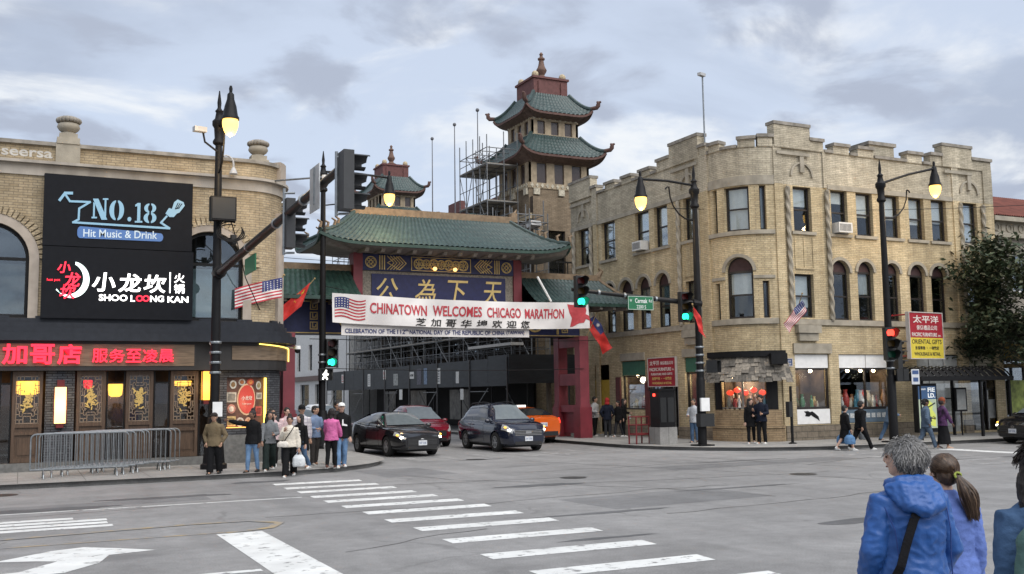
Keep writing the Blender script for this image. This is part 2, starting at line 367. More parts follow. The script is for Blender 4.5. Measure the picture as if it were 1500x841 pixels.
# ---------------------------------------------------------------- things, parts, copies
def tag(o, label=None, cat=None, group=None, kind=None):
    if label: o['label'] = label
    if cat: o['category'] = cat
    if group: o['group'] = group
    if kind: o['kind'] = kind
    return o
def thing(name, label, cat, loc=(0, 0, 0), rz=0., group=None):
    o = bpy.data.objects.new(name, None); COL.objects.link(o); o.location = loc; o.rotation_euler = (0, 0, rz); o.empty_display_size = .3
    return tag(o, label, cat, group)
def dup(root, loc, rz=None, label=None, group=None):
    r = root.copy(); COL.objects.link(r); r.location = loc
    if rz is not None: r.rotation_euler = (0, 0, rz)
    if label: r['label'] = label
    if group: r['group'] = group
    for ch in list(root.children):
        c = ch.copy(); COL.objects.link(c); c.parent = r
        for g in list(ch.children):
            d = g.copy(); COL.objects.link(d); d.parent = c
    return r
def apply_mods(o):
    dg = bpy.context.evaluated_depsgraph_get(); me = bpy.data.meshes.new_from_object(o.evaluated_get(dg)); old = o.data
    o.modifiers.clear(); o.data = me; bpy.data.meshes.remove(old); return o

# ---------------------------------------------------------------- shared materials
stone = pm('stone_trim', (.31, .28, .225), .85, var=.2, scale=3, bump=.3)
stone_d = pm('weathered_stone', (.24, .22, .19), .9, var=.3, scale=4, bump=.5, bscale=12)
brickY = brickmat('buff_brick', (.58, .475, .30), (.47, .375, .225), (.27, .225, .155), bw=.30, bh=.072, ms=.008, var=.2)
brickG = brickmat('grey_weathered_brick', (.54, .48, .365), (.44, .39, .29), (.25, .225, .185), bw=.30, bh=.072, ms=.008, var=.28)
brickL = brickmat('tan_brick', (.47, .38, .25), (.37, .29, .18), (.23, .19, .14), bw=.24, bh=.075, ms=.009, var=.2)
brickD = brickmat('charcoal_brick', (.09, .095, .105), (.05, .052, .06), (.022, .022, .025), bw=.26, bh=.07, ms=.012, var=.25)
brickT = brickmat('brown_brick', (.26, .20, .135), (.20, .15, .10), (.13, .11, .085), bw=.26, bh=.075, ms=.008, var=.2)
dark_in = pm('dark_interior', (.016, .015, .015), .9)
win_fr = pm('dark_window_frame', (.022, .018, .017), .5)
blackm = pm('black_paint', (.008, .008, .009), .5, var=.2, spec=.2)
black_metal = pm('black_metal', (.012, .012, .013), .5, spec=.25)
galv = pm('galvanised_steel', (.24, .26, .275), .45, metal=.75, var=.2, scale=9)
steel = pm('scaffold_steel', (.16, .165, .17), .5, metal=.5, var=.3)
whitep = pm('white_paint', (.74, .74, .73), .6, var=.06)
glassW = glass('window_glass', (.90, .93, .94), .05)
glassS = glass('shop_glass', (.95, .96, .96), .035)
tile_g = pm('green_roof_tile', (.029, .052, .050), .42, var=.3, scale=5, spec=.5)
tile_d = pm('dark_green_roof_tile', (.022, .05, .04), .45, var=.3, scale=5)
terra = pm('tan_ridge_tile', (.20, .145, .095), .8, var=.25)
redp = pm('red_painted_wood', (.23, .035, .04), .6, var=.18, scale=2.5, bump=.1)
# ================================================================ GROUND
ASP = (.208, .207, .207)
asph = ground_mat('asphalt', ASP, (.115, .116, .118), cs=.22)
conc = ground_mat('sidewalk_concrete', (.26, .255, .245), (.17, .165, .16), crack=False, joints=1.5, rough=.85)
kerbm = ground_mat('kerb_concrete', (.24, .235, .225), (.14, .14, .135), crack=False, rough=.85)
wpaint = paintmat('road_paint', (.62, .63, .62), ASP, .37, .45, 6.)
wpaint2 = paintmat('worn_road_paint', (.62, .63, .62), ASP, .36, .44, 5.)
ypaint = paintmat('worn_yellow_paint', (.40, .28, .11), ASP, .46, .70, 3.)
def struct(o): o['kind'] = 'structure'; return o
mb = MB(); mb.quad((-400, -300, 0), (500, -300, 0), (500, 700, 0), (-400, 700, 0)); struct(mb.build('road', asph))
def slab(name, pts, z, mat, kerb=True):
    n = len(pts); mb = MB(); mb.poly([(x, y, z) for x, y in pts])
    struct(mb.build(name, mat))
    k = MB()
    def inset(d):
        out = []
        for i in range(n):
            p = Vector(pts[i]); a = (Vector(pts[i - 1]) - p); b = (Vector(pts[(i + 1) % n]) - p); a.normalize(); b.normalize()
            na = Vector((-a.y, a.x)); nb = Vector((b.y, -b.x)); bi = (na + nb); bi = bi.normalized() if bi.length > 1e-4 else na
            out.append(p + bi * d / max(.35, bi.dot(na)))
        return out
    q = inset(.16)
    for i in range(n):
        j = (i + 1) % n; a, b, c, d = pts[i], pts[j], q[j], q[i]
        k.quad((a[0], a[1], 0), (b[0], b[1], 0), (b[0], b[1], z + .004), (a[0], a[1], z + .004)); k.quad((a[0], a[1], z + .004), (b[0], b[1], z + .004), (c[0], c[1], z + .004), (d[0], d[1], z + .004))
    struct(k.build('kerb', kerbm))
def arc(cx, cy, r, a0, a1, n=9): return [(cx + r * math.cos(rad(a0 + (a1 - a0) * i / n)), cy + r * math.sin(rad(a0 + (a1 - a0) * i / n))) for i in range(n + 1)]
slab('sidewalk_west', [(-120, 26.6), (5.2, 26.75)] + arc(5.6, 31.4, 4.6, -78, 0) + [(10.4, 36), (10.9, 44), (10.9, 300), (-120, 300)], .12, conc)
slab('sidewalk_corner', [(220, 26.3), (220, 300), (20.1, 300), (20.1, 37)] + arc(26.1, 32.3, 6.0, 180, 270), .12, conc)
slab('sidewalk_near', [(-120, 6.2), (-120, -60), (220, -60), (220, 6.2)], .12, conc)
# crosswalk bars, stop bar, lane lines, arrow
bars = [(24.25, 5.45, 7.56), (23.07, 5.44, 7.6), (22.02, 5.49, 7.67), (20.85, 5.47, 7.7), (19.8, 5.47, 7.78), (18.7, 5.51, 7.88), (17.52, 5.56, 7.93), (16.23, 5.54, 7.95), (15.0, 5.6, 7.98), (13.58, 5.52, 7.96), (12.06, 5.44, 7.9), (10.63, 5.43, 7.8), (9.25, 5.45, 7.8), (7.9, 5.45, 7.8)]
mb = MB()
for y, a, b in bars: mb.poly([(a, y - .23, .004), (b, y - .25, .004), (b + .05, y + .21, .004), (a + .02, y + .23, .004)])
struct(mb.build('crosswalk_marking', wpaint))
mb = MB()
for i, x in enumerate(np.arange(11.2, 24, 1.25)): mb.poly([(x, 29.8, .004), (x + .5, 29.8, .004), (x + .5, 32.4, .004), (x, 32.4, .004)])
for y in np.arange(25.4, 7, -1.25): mb.poly([(23.0, y - .25, .004), (25.8, y - .25, .004), (25.8, y + .22, .004), (23.0, y + .22, .004)])
struct(mb.build('crosswalk_marking', paintmat('nearly_gone_paint', (.42, .42, .42), ASP, .52, .68, 2.5)))
mb = MB(); mb.poly([(2.78, 6.6, .004), (3.5, 6.6, .004), (3.46, 16.15, .004), (2.76, 16.12, .004)])
mb.poly([(-60, 12.5, .004), (2.7, 12.5, .004), (2.7, 12.66, .004), (-60, 12.66, .004)])
mb.poly([(-60, 20.75, .004), (5.3, 20.9, .004), (5.3, 21.0, .004), (-60, 20.85, .004)])
ar = [(-0.25, 14.95), (.45, 15.62), (.88, 15.78), (1.4, 15.32), (1.75, 14.97), (1.14, 14.83), (.98, 14.2), (.55, 13.62), (-1.2, 13.42), (-1.2, 13.72), (.05, 13.95), (.5, 14.6), (.24, 14.76)]
mb.poly([(x, y, .004) for x, y in ar])
for y0, y1, x1 in ((19.45, 19.75, .9), (19.0, 19.3, 1.42), (18.55, 18.86, 1.4), (18.1, 18.4, 1.45)): mb.poly([(-9, y0 - .1, .004), (x1, y0, .004), (x1, y1, .004), (-9, y1 - .1, .004)])
mb.poly([(27.5, 18, .004), (28.1, 18, .004), (28.1, 24.4, .004), (27.5, 24.4, .004)])
struct(mb.build('lane_marking', wpaint2))
mb = MB(); mb.poly([(-60, 16.2, .0045), (2.9, 16.24, .0045), (2.9, 16.34, .0045), (-60, 16.3, .0045)])
pts = [(2.9, 16.25), (3.6, 16.5), (3.85, 17.0), (3.5, 17.45), (2.6, 17.5), (-.2, 17.15), (-8, 16.6), (-8, 16.75), (-.2, 17.3), (2.6, 17.66), (3.6, 17.6), (4.02, 17.0), (3.7, 16.38), (2.95, 16.12)]
mb.poly([(x, y, .0085) for x, y in pts]); mb.poly([(-12, 16.4, .004), (-.3, 16.55, .004), (-.1, 16.95, .004), (-12, 16.9, .004)])
struct(mb.build('yellow_line_marking', ypaint))
# tarred crack fillers and darker patches
mb = MB(); rng = random.Random(4)
tar = ground_mat('road_patch', (.092, .094, .098), (.06, .06, .062), crack=False)
for cx, cy, w, h in ((2.9, 22.6, 1.5, .28), (.4, 21.4, 1.4, .4), (5.4, 25.2, .9, .25), (10.6, 20.5, 1.2, .3), (14, 17.6, 1.6, .12), (13.1, 29.4, .8, .18), (7.6, 12.7, .9, .1), (24.0, 20.6, 1.3, .2), (26.3, 20.6, 1.2, .13), (19, 24, 2, .15), (9.2, 15.3, 1.5, .12), (12, 12.2, .9, .25)):
    k = 18; mb.poly([(cx + w * math.cos(2 * PI * i / k) * rng.uniform(.65, 1.1), cy + h * math.sin(2 * PI * i / k) * rng.uniform(.6, 1.2), .0035 if cy > 21.2 or cx > 8.2 else .002) for i in range(k)])
struct(mb.build('road_patch', tar))
mb = MB(); rng = random.Random(12)
for x0_, y0_, dx_, dy_, n_ in ((8.6, 26, .35, -.9, 22), (-2, 19.9, 1., .05, 9), (9.5, 20.6, 1., -.05, 16), (14, 28, .4, -1., 18), (3.9, 17.9, 1., .02, 20), (10, 14.6, 1., .1, 14), (19, 27, .1, -1, 12), (12, 24, 1., .05, 14), (4, 13.4, .9, .25, 6), (7.9, 22.6, 1, -.15, 10), (24, 23.4, -1, -.4, 9)):
    p = Vector((x0_, y0_, 0)); pts = [p.copy()]
    for k in range(n_): p = p + Vector((dx_, dy_, 0)) * .55 + Vector((rng.gauss(0, .09), rng.gauss(0, .09), 0)); pts.append(p.copy())
    for a, b in zip(pts, pts[1:]):
        d = (b - a).normalized(); nn_ = Vector((-d.y, d.x, 0)) * rng.uniform(.012, .026); z_ = Vector((0, 0, .0022)); mb.quad(a - nn_ + z_ - d * .01, a + nn_ + z_ - d * .01, b + nn_ + z_ + d * .01, b - nn_ + z_ + d * .01)
struct(mb.build('crack_sealant', pm('tar_sealant', (.06, .06, .062), .55, var=.3, scale=3)))
mb = MB(); mb.poly([(9.6, 15.6, .0012), (13.4, 15.9, .0012), (13.3, 17.9, .0012), (9.5, 17.6, .0012)]); mb.poly([(15.5, 22.2, .0012), (22.5, 22.6, .0012), (22.4, 23.8, .0012), (15.4, 23.4, .0012)]); mb.poly([(8.4, 24.6, .0012), (10.4, 24.7, .0012), (10.2, 27.4, .0012), (8.3, 27.3, .0012)]); mb.poly([(-6, 21.3, .0012), (3.6, 21.6, .0012), (3.6, 22.4, .0012), (-6, 22.1, .0012)])
struct(mb.build('road_patch', ground_mat('newer_asphalt', (.150, .151, .154), (.10, .10, .102), crack=False)))
mb = MB()
for x, y in ((13.0, 29.45), (12.2, 21.8), (-.3, 25.2), (24.0, 20.9), (17.3, 19.4)):
    mb.poly([(x + .33 * math.cos(2 * PI * i / 24), y + .33 * math.sin(2 * PI * i / 24), .006) for i in range(24)])
struct(mb.build('manhole_cover', pm('cast_iron', (.05, .05, .05), .6, metal=.5)))

# ================================================================ WINDOWS
blind_w = pm('white_blind', (.70, .71, .70), .8, var=.05)
blind_g = pm('grey_curtain', (.33, .35, .35), .85, var=.2, scale=3, streak=(6, 6, 1))
maroon = pm('maroon_panel', (.055, .030, .032), .7, var=.2)
def window(par, fr, u0, u1, z0, z1, rec=.16, kind='sash', blind=None, fm=None, gl=None, arch=False):
    fm = fm or win_fr; gl = gl or glassW
    mb = MB(); d0, d1 = -rec - .07, -rec; w = .06; zt = z1
    zs = z1 - (u1 - u0) / 2 if arch else z1
    for a, b, p, q in ((u0, u0 + w, z0, zs), (u1 - w, u1, z0, zs), (u0 + w, u1 - w, z0, z0 + .08)): mb.fbox(fr, a, b, p, q, d0, d1)
    if arch:
        mb.fbox(fr, u0 + w, u1 - w, zs - .06, zs + .02, d0, d1 + .01)
        mb.ring(fr, (u0 + u1) / 2, zs, (u1 - u0) / 2 - .05, (u1 - u0) / 2, d0, d1)
    else: mb.fbox(fr, u0 + w, u1 - w, z1 - .07, z1, d0, d1)
    zm = (z0 + zs) / 2
    if kind == 'sash': mb.fbox(fr, u0 + w, u1 - w, zm - .03, zm + .03, d0, d1)
    o = mb.build('window', fm, par)
    p = MB(); p.fbox(fr, u0 + w, u1 - w, z0 + .08, zs - .05, -rec - .045, -rec - .035); p.build('pane', gl, o)
    if arch:
        r = (u1 - u0) / 2 - .05; uc = (u0 + u1) / 2
        a = MB(); a.prism(fr, [(uc + r * math.cos(PI * i / 14), zs + .02 + (r - .02) * math.sin(PI * i / 14)) for i in range(15)], -rec - .05, -rec - .03); a.build('arched_panel', maroon, o)
    if blind:
        fr_, col = blind; b = MB(); hgt = (zs - z0) * fr_; b.fbox(fr, u0 + w + .02, u1 - w - .02, zs - hgt, zs - .06, -rec - .14, -rec - .13); b.build('blind', col, o)
    return o
def sill(mb, fr, u0, u1, z, dep=.08, h=.12): mb.fbox(fr, u0, u1, z - h, z, -.05, dep)

# ================================================================ CORNER BUILDING (right)
RF = Fr((0, 30, 0), (1, 0, 0), (0, -1, 0)); RL = Fr((24.4, 0, 0), (0, -1, 0), (-1, 0, 0))
# bow: circle through (24.4,32.1) and (25.9,30)
_b0 = Vector((24.4, 32.1)); _b1 = Vector((25.9, 30.0)); _m = (_b0 + _b1) / 2; _h = (_b1 - _b0).length / 2; _s = .5
_rb = (_h * _h + _s * _s) / (2 * _s); _nrm = Vector((_b1.y - _b0.y, -(_b1.x - _b0.x))).normalized()     # outwards (-,-)
_cb = _m - _nrm * (_rb - _s)
_A0 = math.degrees(math.atan2(_b0.y - _cb.y, _b0.x - _cb.x)); _A1 = math.degrees(math.atan2(_b1.y - _cb.y, _b1.x - _cb.x))
if _A1 < _A0 - 180: _A1 += 360
if _A1 > _A0 + 180: _A1 -= 360
RB_ = ArcFr((_cb.x, _cb.y), _rb, _A0, _A1); BL = RB_.L
rb = thing('corner_brick_building', 'three storey buff brick corner building with stepped parapet, bowed corner and furniture shop below', 'building', (31, 33, 0))
up_split = 9.94
Lz = [(-42.6, -41.4), (-40.4, -39.2), (-37.5, -36.4), (-36.0, -35.0), (-33.85, -33.0)]
L2 = [(-40.24, -39.28), (-38.92, -37.82), (-37.42, -36.44), (-35.97, -34.98)]
F3 = [(26.84, 27.75), (28.77, 29.64), (30.11, 31.0), (31.64, 32.5), (33.03, 33.9), (34.34, 35.23), (36.2, 37.11)]
F2 = [(28.6, 29.57), (30.0, 30.85), (31.45, 32.3), (32.86, 33.76), (34.1, 35.0)]
w = MB(); w.mat(0)
opsL = [(a, b, 8.17, 9.94) for a, b in Lz] + [(a, b, 4.74, 7.05, True) for a, b in L2] + [(-33.85, -33.0, 4.78, 6.5), (-38.95, -37.0, 1.25, 3.4), (-36.65, -34.6, .2, 3.4), (-34.1, -33.15, 1.25, 3.4), (-41.3, -40.0, .2, 3.3)]
opsF = [(a, b, 8.17, 9.94) for a, b in F3] + [(a, b, 4.74, 7.12, True) for a, b in F2] + [(26.75, 27.7, 4.8, 6.5), (36.15, 37.1, 4.8, 6.5), (26.58, 28.3, .7, 3.39), (28.8, 31.6, .7, 3.39), (33.0, 35.5, .2, 3.4), (36.05, 37.8, .2, 3.4)]
opsB = [(.25, .5, 8.17, 9.9), (.85, 1.85, 8.17, 9.9), (2.25, 2.5, 8.17, 9.9), (.25, .5, 4.78, 6.2), (.8, 1.9, 4.78, 7.15, True), (2.25, 2.5, 4.78, 6.2), (.15, 2.6, 1.33, 2.6)]
w.wall(RL, -43.3, -32.1, 0, 9.98, opsL); w.wall(RF, 25.9, 38.1, 0, 9.98, opsF); w.wall(RB_, 0, BL, 0, 9.98, opsB)
w.fbox(RL, -32.9, -32.1, 0, 9.98, 0.002, .07); w.fbox(RF, 25.9, 26.3, 0, 9.98, .002, .07); w.fbox(RF, 35.62, 36.0, .0, 9.98, .002, .06); w.fbox(RL, -41.1, -40.75, 0, 9.98, .002, .06)
w.fbox(RF, 37.55, 38.1, 0, 9.98, .002, .06)
w.box(24.41, 38.1, 43.0, 43.3, 0, 11.4); w.box(37.9, 38.1, 30.05, 43.3, 0, 11.4)
w.build('wall', brickY, rb)
# grey weathered attic with the stepped parapet
g = MB(); g.wall(RL, -43.3, -32.1, 9.98, 11.42); g.wall(RF, 25.9, 38.1, 9.98, 11.42); g.wall(RB_, 0, BL, 9.98, 11.42)
for fr, a, b in ((RL, -43.3, -32.1), (RF, 25.9, 38.1), (RB_, 0, BL)): g.wall(fr, a, b, 9.98, 11.42, d=-.3)
for a, b in ((-32.9, -32.1), (-41.15, -40.7)): g.fbox(RL, a, b, 9.982, 11.5, .002, .07)
for a, b in ((25.9, 26.3), (28.4, 28.55), (35.62, 36.0), (37.55, 38.1)): g.fbox(RF, a, b, 9.982, 11.5, .002, .06)
merl = [(RL, -43.3, -41.2, 12.3), (RL, -41.2, -40.7, 11.75), (RL, -39.93, -39.04, 11.68), (RL, -38.46, -37.62, 11.68), (RL, -37.02, -36.12, 11.68), (RL, -35.61, -34.66, 11.85), (RL, -34.63, -32.61, 12.32), (RL, -32.61, -32.15, 11.8), (RB_, .15, .75, 11.7), (RB_, 1.5, 2.15, 11.72), (RB_, 2.25, BL, 11.78),
        (RF, 25.95, 27.76, 12.32), (RF, 27.76, 28.46, 11.82), (RF, 28.99, 29.82, 11.73), (RF, 30.29, 31.15, 11.73), (RF, 33.05, 33.91, 11.78), (RF, 34.4, 35.08, 11.85), (RF, 35.08, 36.9, 12.32), (RF, 36.9, 38.1, 11.85)]
for fr, a, b, z in merl: g.fbox(fr, a, b, 11.422, z, -.3, .05 if z < 12 else .09)
g.build('attic_wall', brickG, rb)
c = MB()
for fr, a, b, z in merl: c.fbox(fr, a - .03, b + .03, z + .002, z + .13, -.36, .13)
def gaps(fr, a, b):
    ms = sorted([(p, q) for f, p, q, _ in merl if f is fr]); x = a
    for p, q in ms:
        if p - x > .12: yield x + .035, p - .035
        x = max(x, q)
    if b - x > .12: yield x + .035, b
for fr, a, b in ((RL, -43.3, -32.1), (RB_, 0, BL), (RF, 25.9, 38.1)):
    for p, q in gaps(fr, a, b): c.fbox(fr, p, q, 11.424, 11.54, -.36, .1)
c.build('coping', stone_d, rb)
t = MB()
for fr, a, b in ((RL, -43.3, -32.95), (RF, 28.6, 35.6), (RB_, 0.0, BL)): t.fbox(fr, a, b, 9.94, 10.12 if fr is not RB_ else 10.3, .003, .045)
for a, b in Lz: sill(t, RL, a - .15, b + .15, 8.165)
for a, b in F3: sill(t, RF, a - .15, b + .15, 8.165)
t.fbox(RB_, .05, BL - .05, 8.0, 8.16, 0.002, .1); t.fbox(RB_, .05, BL - .05, 4.55, 4.77, .002, .1)
t.fbox(RL, -40.7, -33.0, 4.52, 4.735, .002, .09); t.fbox(RF, 26.35, 37.5, 4.52, 4.735, .002, .09)
t.fbox(RB_, .1, .78, 6.3, 6.42, .002, .06); t.fbox(RB_, 1.92, BL - .1, 6.3, 6.42, .002, .06)
for fr, lst, zt in ((RL, L2, 7.05), (RF, F2, 7.12), (RB_, [(.8, 1.9)], 7.15)):
    for a, b in lst: r = (b - a) / 2; t.ring(fr, (a + b) / 2, zt - r, r, r + .13, .002, .06)
for fr, uc in ((RF, 27.3), (RF, 36.65), (RL, -33.4), (RL, -42.0)):
    t.ring(fr, uc, 10.35, .5, .58, .004, .07); t.fbox(fr, uc - .1, uc + .1, 10.5, 11.25, .004, .1)
for fr, a, b in ((RF, 26.65, 27.8), (RF, 36.05, 37.2), (RL, -33.95, -32.95)): t.fbox(fr, a, b, 4.2, 4.5, .002, .22); t.fbox(fr, a + .1, b - .1, 3.9, 4.19, .002, .14)
for a, b in ((26.5, 28.4), (36.0, 37.6)): t.fbox(RF, a, b, 3.42, 3.8, .002, .08)
for a, b in ((-34.2, -33.0), (-38.95, -37.0)): t.fbox(RL, a, b, 3.42, 3.75, .002, .06)
for fr, a, b, z in ((RF, 25.98, 27.73, 12.32), (RF, 35.1, 36.87, 12.32), (RL, -43.25, -41.25, 12.3), (RL, -34.6, -32.65, 12.32)):
    t.fbox(fr, a + .05, b - .05, 11.15, 11.27, .07, .12)
t.build('stone_trim', stone, rb)
# twisted colonettes
for k, (fr, u) in enumerate(((RF, 26.5), (RF, 28.5), (RF, 36.0), (RF, 37.4), (RL, -32.75), (RL, -34.1), (RL, -41.25), (RL, -42.9))):
    m = MB(); n = 60
    for s in range(2):
        m.tube([fr.pt(u + .045 * math.cos(i * .55 + s * PI), 4.75 + 5.1 * i / n, .10 + .045 * math.sin(i * .55 + s * PI)) for i in range(n + 1)], .062, 6)
    m.tube([fr.pt(u, 4.7, .1), fr.pt(u, 9.9, .1)], .07, 6)
    m.build('twisted_colonette', stone, rb, smooth=50)
# stone plinth and bow base
pl = MB()
plb = brickmat('rough_stone_base', (.24, .2, .155), (.19, .16, .12), (.1, .09, .075), bw=.55, bh=.22, ms=.012, var=.3, bump=.6)
pl.fbox(RF, 25.95, 32.95, 0, .68, .01, .12); pl.fbox(RF, 35.52, 36.0, 0, .68, .01, .12); pl.fbox(RL, -39.9, -36.7, 0, .6, .01, .12); pl.fbox(RL, -34.5, -32.15, 0, .6, .01, .12)
each('plinth', plb, rb, pl)
bb = MB(); bb.fbox(RB_, .05, BL - .05, 0, .62, .01, .22); bb.fbox(RB_, .05, BL - .05, .62, .72, .01, .27); bb.fbox(RB_, .1, BL - .1, .72, 1.3, .01, .14)
bb.build('bow_base', brickmat('bow_base_brick', (.34, .25, .15), (.28, .2, .12), (.14, .11, .08), bw=.5, bh=.085), rb)
# panels of slim brick under third floor windows
pn = MB()
for fr, a, b in ((RF, 26.8, 27.75), (RF, 36.2, 37.1), (RL, -33.85, -33.05), (RL, -42.5, -41.5)):
    for p, q in ((a, a + .05), (b - .05, b), ((a + b) / 2 - .025, (a + b) / 2 + .025)): pn.fbox(fr, p, q, 6.75, 7.95, .002, .03)
    pn.fbox(fr, a, b, 6.68, 6.748, .002, .04)
each('brick_panel', brickY, rb, pn)
inn = MB(); inn.box(25.6, 37.4, 31.2, 42.6, .1, 11.2); inn.build('interior_core', dark_in, rb)
rf = MB(); rf.poly([(24.6, 32.2, 11.2), (26.0, 30.2, 11.2), (37.9, 30.2, 11.2), (37.9, 43.1, 11.2), (24.6, 43.1, 11.2)]); rf.build('roof', pm('tar_roof', (.08, .08, .08), .9), rb)
ch = MB(); ch.box(31.5, 32.9, 30.5, 31.6, 11.1, 12.15); ch.build('chimney', brickG, rb)
cc = MB(); cc.box(31.42, 32.98, 30.42, 31.68, 12.152, 12.3); cc.build('chimney_cap', stone_d, rb)
# windows
BW = [(.5, blind_w), (.55, blind_w), (.52, blind_w), (.6, blind_w), (.45, blind_w)]
for i, (a, b) in enumerate(Lz): window(rb, RL, a, b, 8.17, 9.94, blind=(.5 + .05 * (i % 3), blind_w))
for i, (a, b) in enumerate(F3): window(rb, RF, a, b, 8.17, 9.94, blind=[(.42, blind_w), (.28, blind_w), (.55, blind_w), (.55, blind_w), (.62, blind_w), (.55, blind_w), (.92, blind_w)][i])
for i, (a, b) in enumerate(L2): window(rb, RL, a, b, 4.74, 7.05, arch=True, blind=(.25, blind_g) if i == 2 else None)
for i, (a, b) in enumerate(F2): window(rb, RF, a, b, 4.74, 7.12, arch=True, blind=(.45, blind_g) if i == 1 else None)
window(rb, RF, 26.75, 27.7, 4.8, 6.5, blind=(.75, blind_w)); window(rb, RF, 36.15, 37.1, 4.8, 6.5); window(rb, RL, -33.85, -33.0, 4.78, 6.5)
window(rb, RB_, .85, 1.85, 8.17, 9.9, blind=(.96, blind_w)); window(rb, RB_, .8, 1.9, 4.78, 7.15, arch=True, blind=(.5, blind_w))
for a, b, p, q in ((.25, .5, 8.17, 9.9), (2.25, 2.5, 8.17, 9.9)): window(rb, RB_, a, b, p, q, kind='fix', blind=(.95, blind_g))
for a, b, p, q in ((.25, .5, 4.78, 6.2), (2.25, 2.5, 4.78, 6.2)): window(rb, RB_, a, b, p, q, kind='fix')
# second leaf of light behind the ground floor panes: shop rooms
def shop_room(par, fr, u0, u1, z0, z1, dep, back, lampcol, lampst):
    m = MB(); m.mat(0); m.fbox(fr, u0, u1, z0 - .06, z0, -dep, -.32); m.fbox(fr, u0, u1, z1, z1 + .05, -dep, -.32)
    m.fbox(fr, u0, u1, z0, z1, -dep - .05, -dep); m.fbox(fr, u0 - .05, u0, z0, z1, -dep, -.32); m.fbox(fr, u1, u1 + .05, z0, z1, -dep, -.32)
    o = m.build('shop_room', back, par)
    l = MB()
    for k in range(max(1, int((u1 - u0) / .7))):
        uc = u0 + (k + .5) * (u1 - u0) / max(1, int((u1 - u0) / .7)); P = fr.pt(uc, z1 - .09, -dep * .55); l.ell(P, .07, .07, .07, 8, 6)
    l.build('ceiling_lamp', em('shop_bulb', lampcol, lampst), o)
    pl_ = bpy.data.lights.new('shop_light', 'POINT'); pl_.energy = 6.0 * (u1 - u0); pl_.color = (1, .8, .55); pl_.shadow_soft_size = .15
    lo = bpy.data.objects.new('shop_light', pl_); COL.objects.link(lo); lo.location = Vector(fr.pt((u0 + u1) / 2, z1 - .3, -dep * .5)); return o
roomm = pm('warm_shop_wall', (.085, .062, .045), .8, var=.4, scale=3)
def shopfront(par, fr, u0, u1, z0, z1, mull=(), rec=.12, fm=None):
    m = MB(); w_ = .06
    for a, b, p, q in ((u0, u0 + w_, z0, z1), (u1 - w_, u1, z0, z1), (u0 + w_, u1 - w_, z0, z0 + .07), (u0 + w_, u1 - w_, z1 - .06, z1)): m.fbox(fr, a, b, p, q, -rec - .08, -rec)
    for u in mull: m.fbox(fr, u - .03, u + .03, z0 + .07, z1 - .06, -rec - .08, -rec)
    o = m.build('shop_window', fm or win_fr, par); p = MB(); p.fbox(fr, u0 + w_, u1 - w_, z0 + .07, z1 - .06, -rec - .05, -rec - .04); p.build('pane', glassS, o); return o
shop_room(rb, RF, 26.58, 28.3, .75, 2.85, 1.1, roomm, (1, .75, .45), 9); shop_room(rb, RF, 28.8, 31.6, .75, 2.85, 1.2, roomm, (1, .75, .45), 9)
shopfront(rb, RF, 26.58, 28.3, 1.3, 2.85); shopfront(rb, RF, 28.8, 31.6, 1.25, 2.85, (30.25,))
m = MB(); m.fbox(RF, 26.6, 28.28, 2.86, 3.38, -.2, -.06); m.fbox(RF, 28.82, 30.23, 2.86, 3.38, -.2, -.06); m.fbox(RF, 30.27, 31.58, 2.86, 3.38, -.2, -.06); m.fbox(RF, 26.62, 28.26, .72, 1.28, -.2, -.04); each('white_panel', whitep, rb, m)
m = MB(); m.fbox(RF, 28.85, 31.55, .72, 1.22, -.2, -.03); bp_ = m.build('blue_grey_panel', pm('blue_grey_paint', (.11, .16, .21), .6), rb)
m = MB()
for i in range(9): m.fbox(RF, 29.0 + i * .28, 29.2 + i * .28, .9, 1.08, -.028, -.02)
m.build('poster', pm('pale_print', (.5, .52, .52), .7, var=.4, scale=30), bp_)
pts = [(26.95, 1.2), (27.05, 1.12), (27.0, 1.02), (27.2, 1.0), (27.3, 1.06), (27.42, .98), (27.6, .9), (27.72, .82), (27.66, 1.0), (27.5, 1.12), (27.36, 1.2), (27.25, 1.17), (27.15, 1.22)]
m = MB(); m.prism(RF, pts, -.039, -.032); m.build('painted_stain', blackm, rb)
# side street shop windows with green transoms, doorway
shop_room(rb, RL, -38.95, -37.0, .7, 2.85, 1.0, roomm, (1, .8, .55), 6); shopfront(rb, RL, -38.95, -37.0, 1.25, 2.75); shopfront(rb, RL, -34.1, -33.15, 1.25, 2.8)
shop_room(rb, RL, -34.1, -33.15, .7, 2.85, .8, roomm, (1, .8, .55), 6)
m = MB(); m.fbox(RL, -38.93, -37.02, 2.76, 3.38, -.18, -.05); m.fbox(RL, -34.08, -33.17, 2.81, 3.38, -.18, -.05); each('green_transom', pm('green_paint', (.04, .13, .085), .6), rb, m)
m = MB(); m.fbox(RL, -38.9, -37.05, .6, 1.24, -.18, -.04); m.fbox(RL, -34.05, -33.2, .6, 1.24, -.18, -.04); each('white_panel', whitep, rb, m)
m = MB(); m.fbox(RL, -39.35, -38.97, .6, 2.7, .01, .08); m.fbox(RL, -37.0, -36.66, .6, 2.5, .01, .06); each('maroon_pilaster', pm('maroon_paint', (.11, .03, .03), .6), rb, m)
m = MB(); m.fbox(RL, -41.3, -40.0, 1.2, 2.6, -.2, -.02); m.build('yellow_panel', pm('yellow_paint', (.42, .28, .03), .6), rb)
al = pm('aluminium_door', (.30, .31, .31), .4, metal=.6)
m = MB()
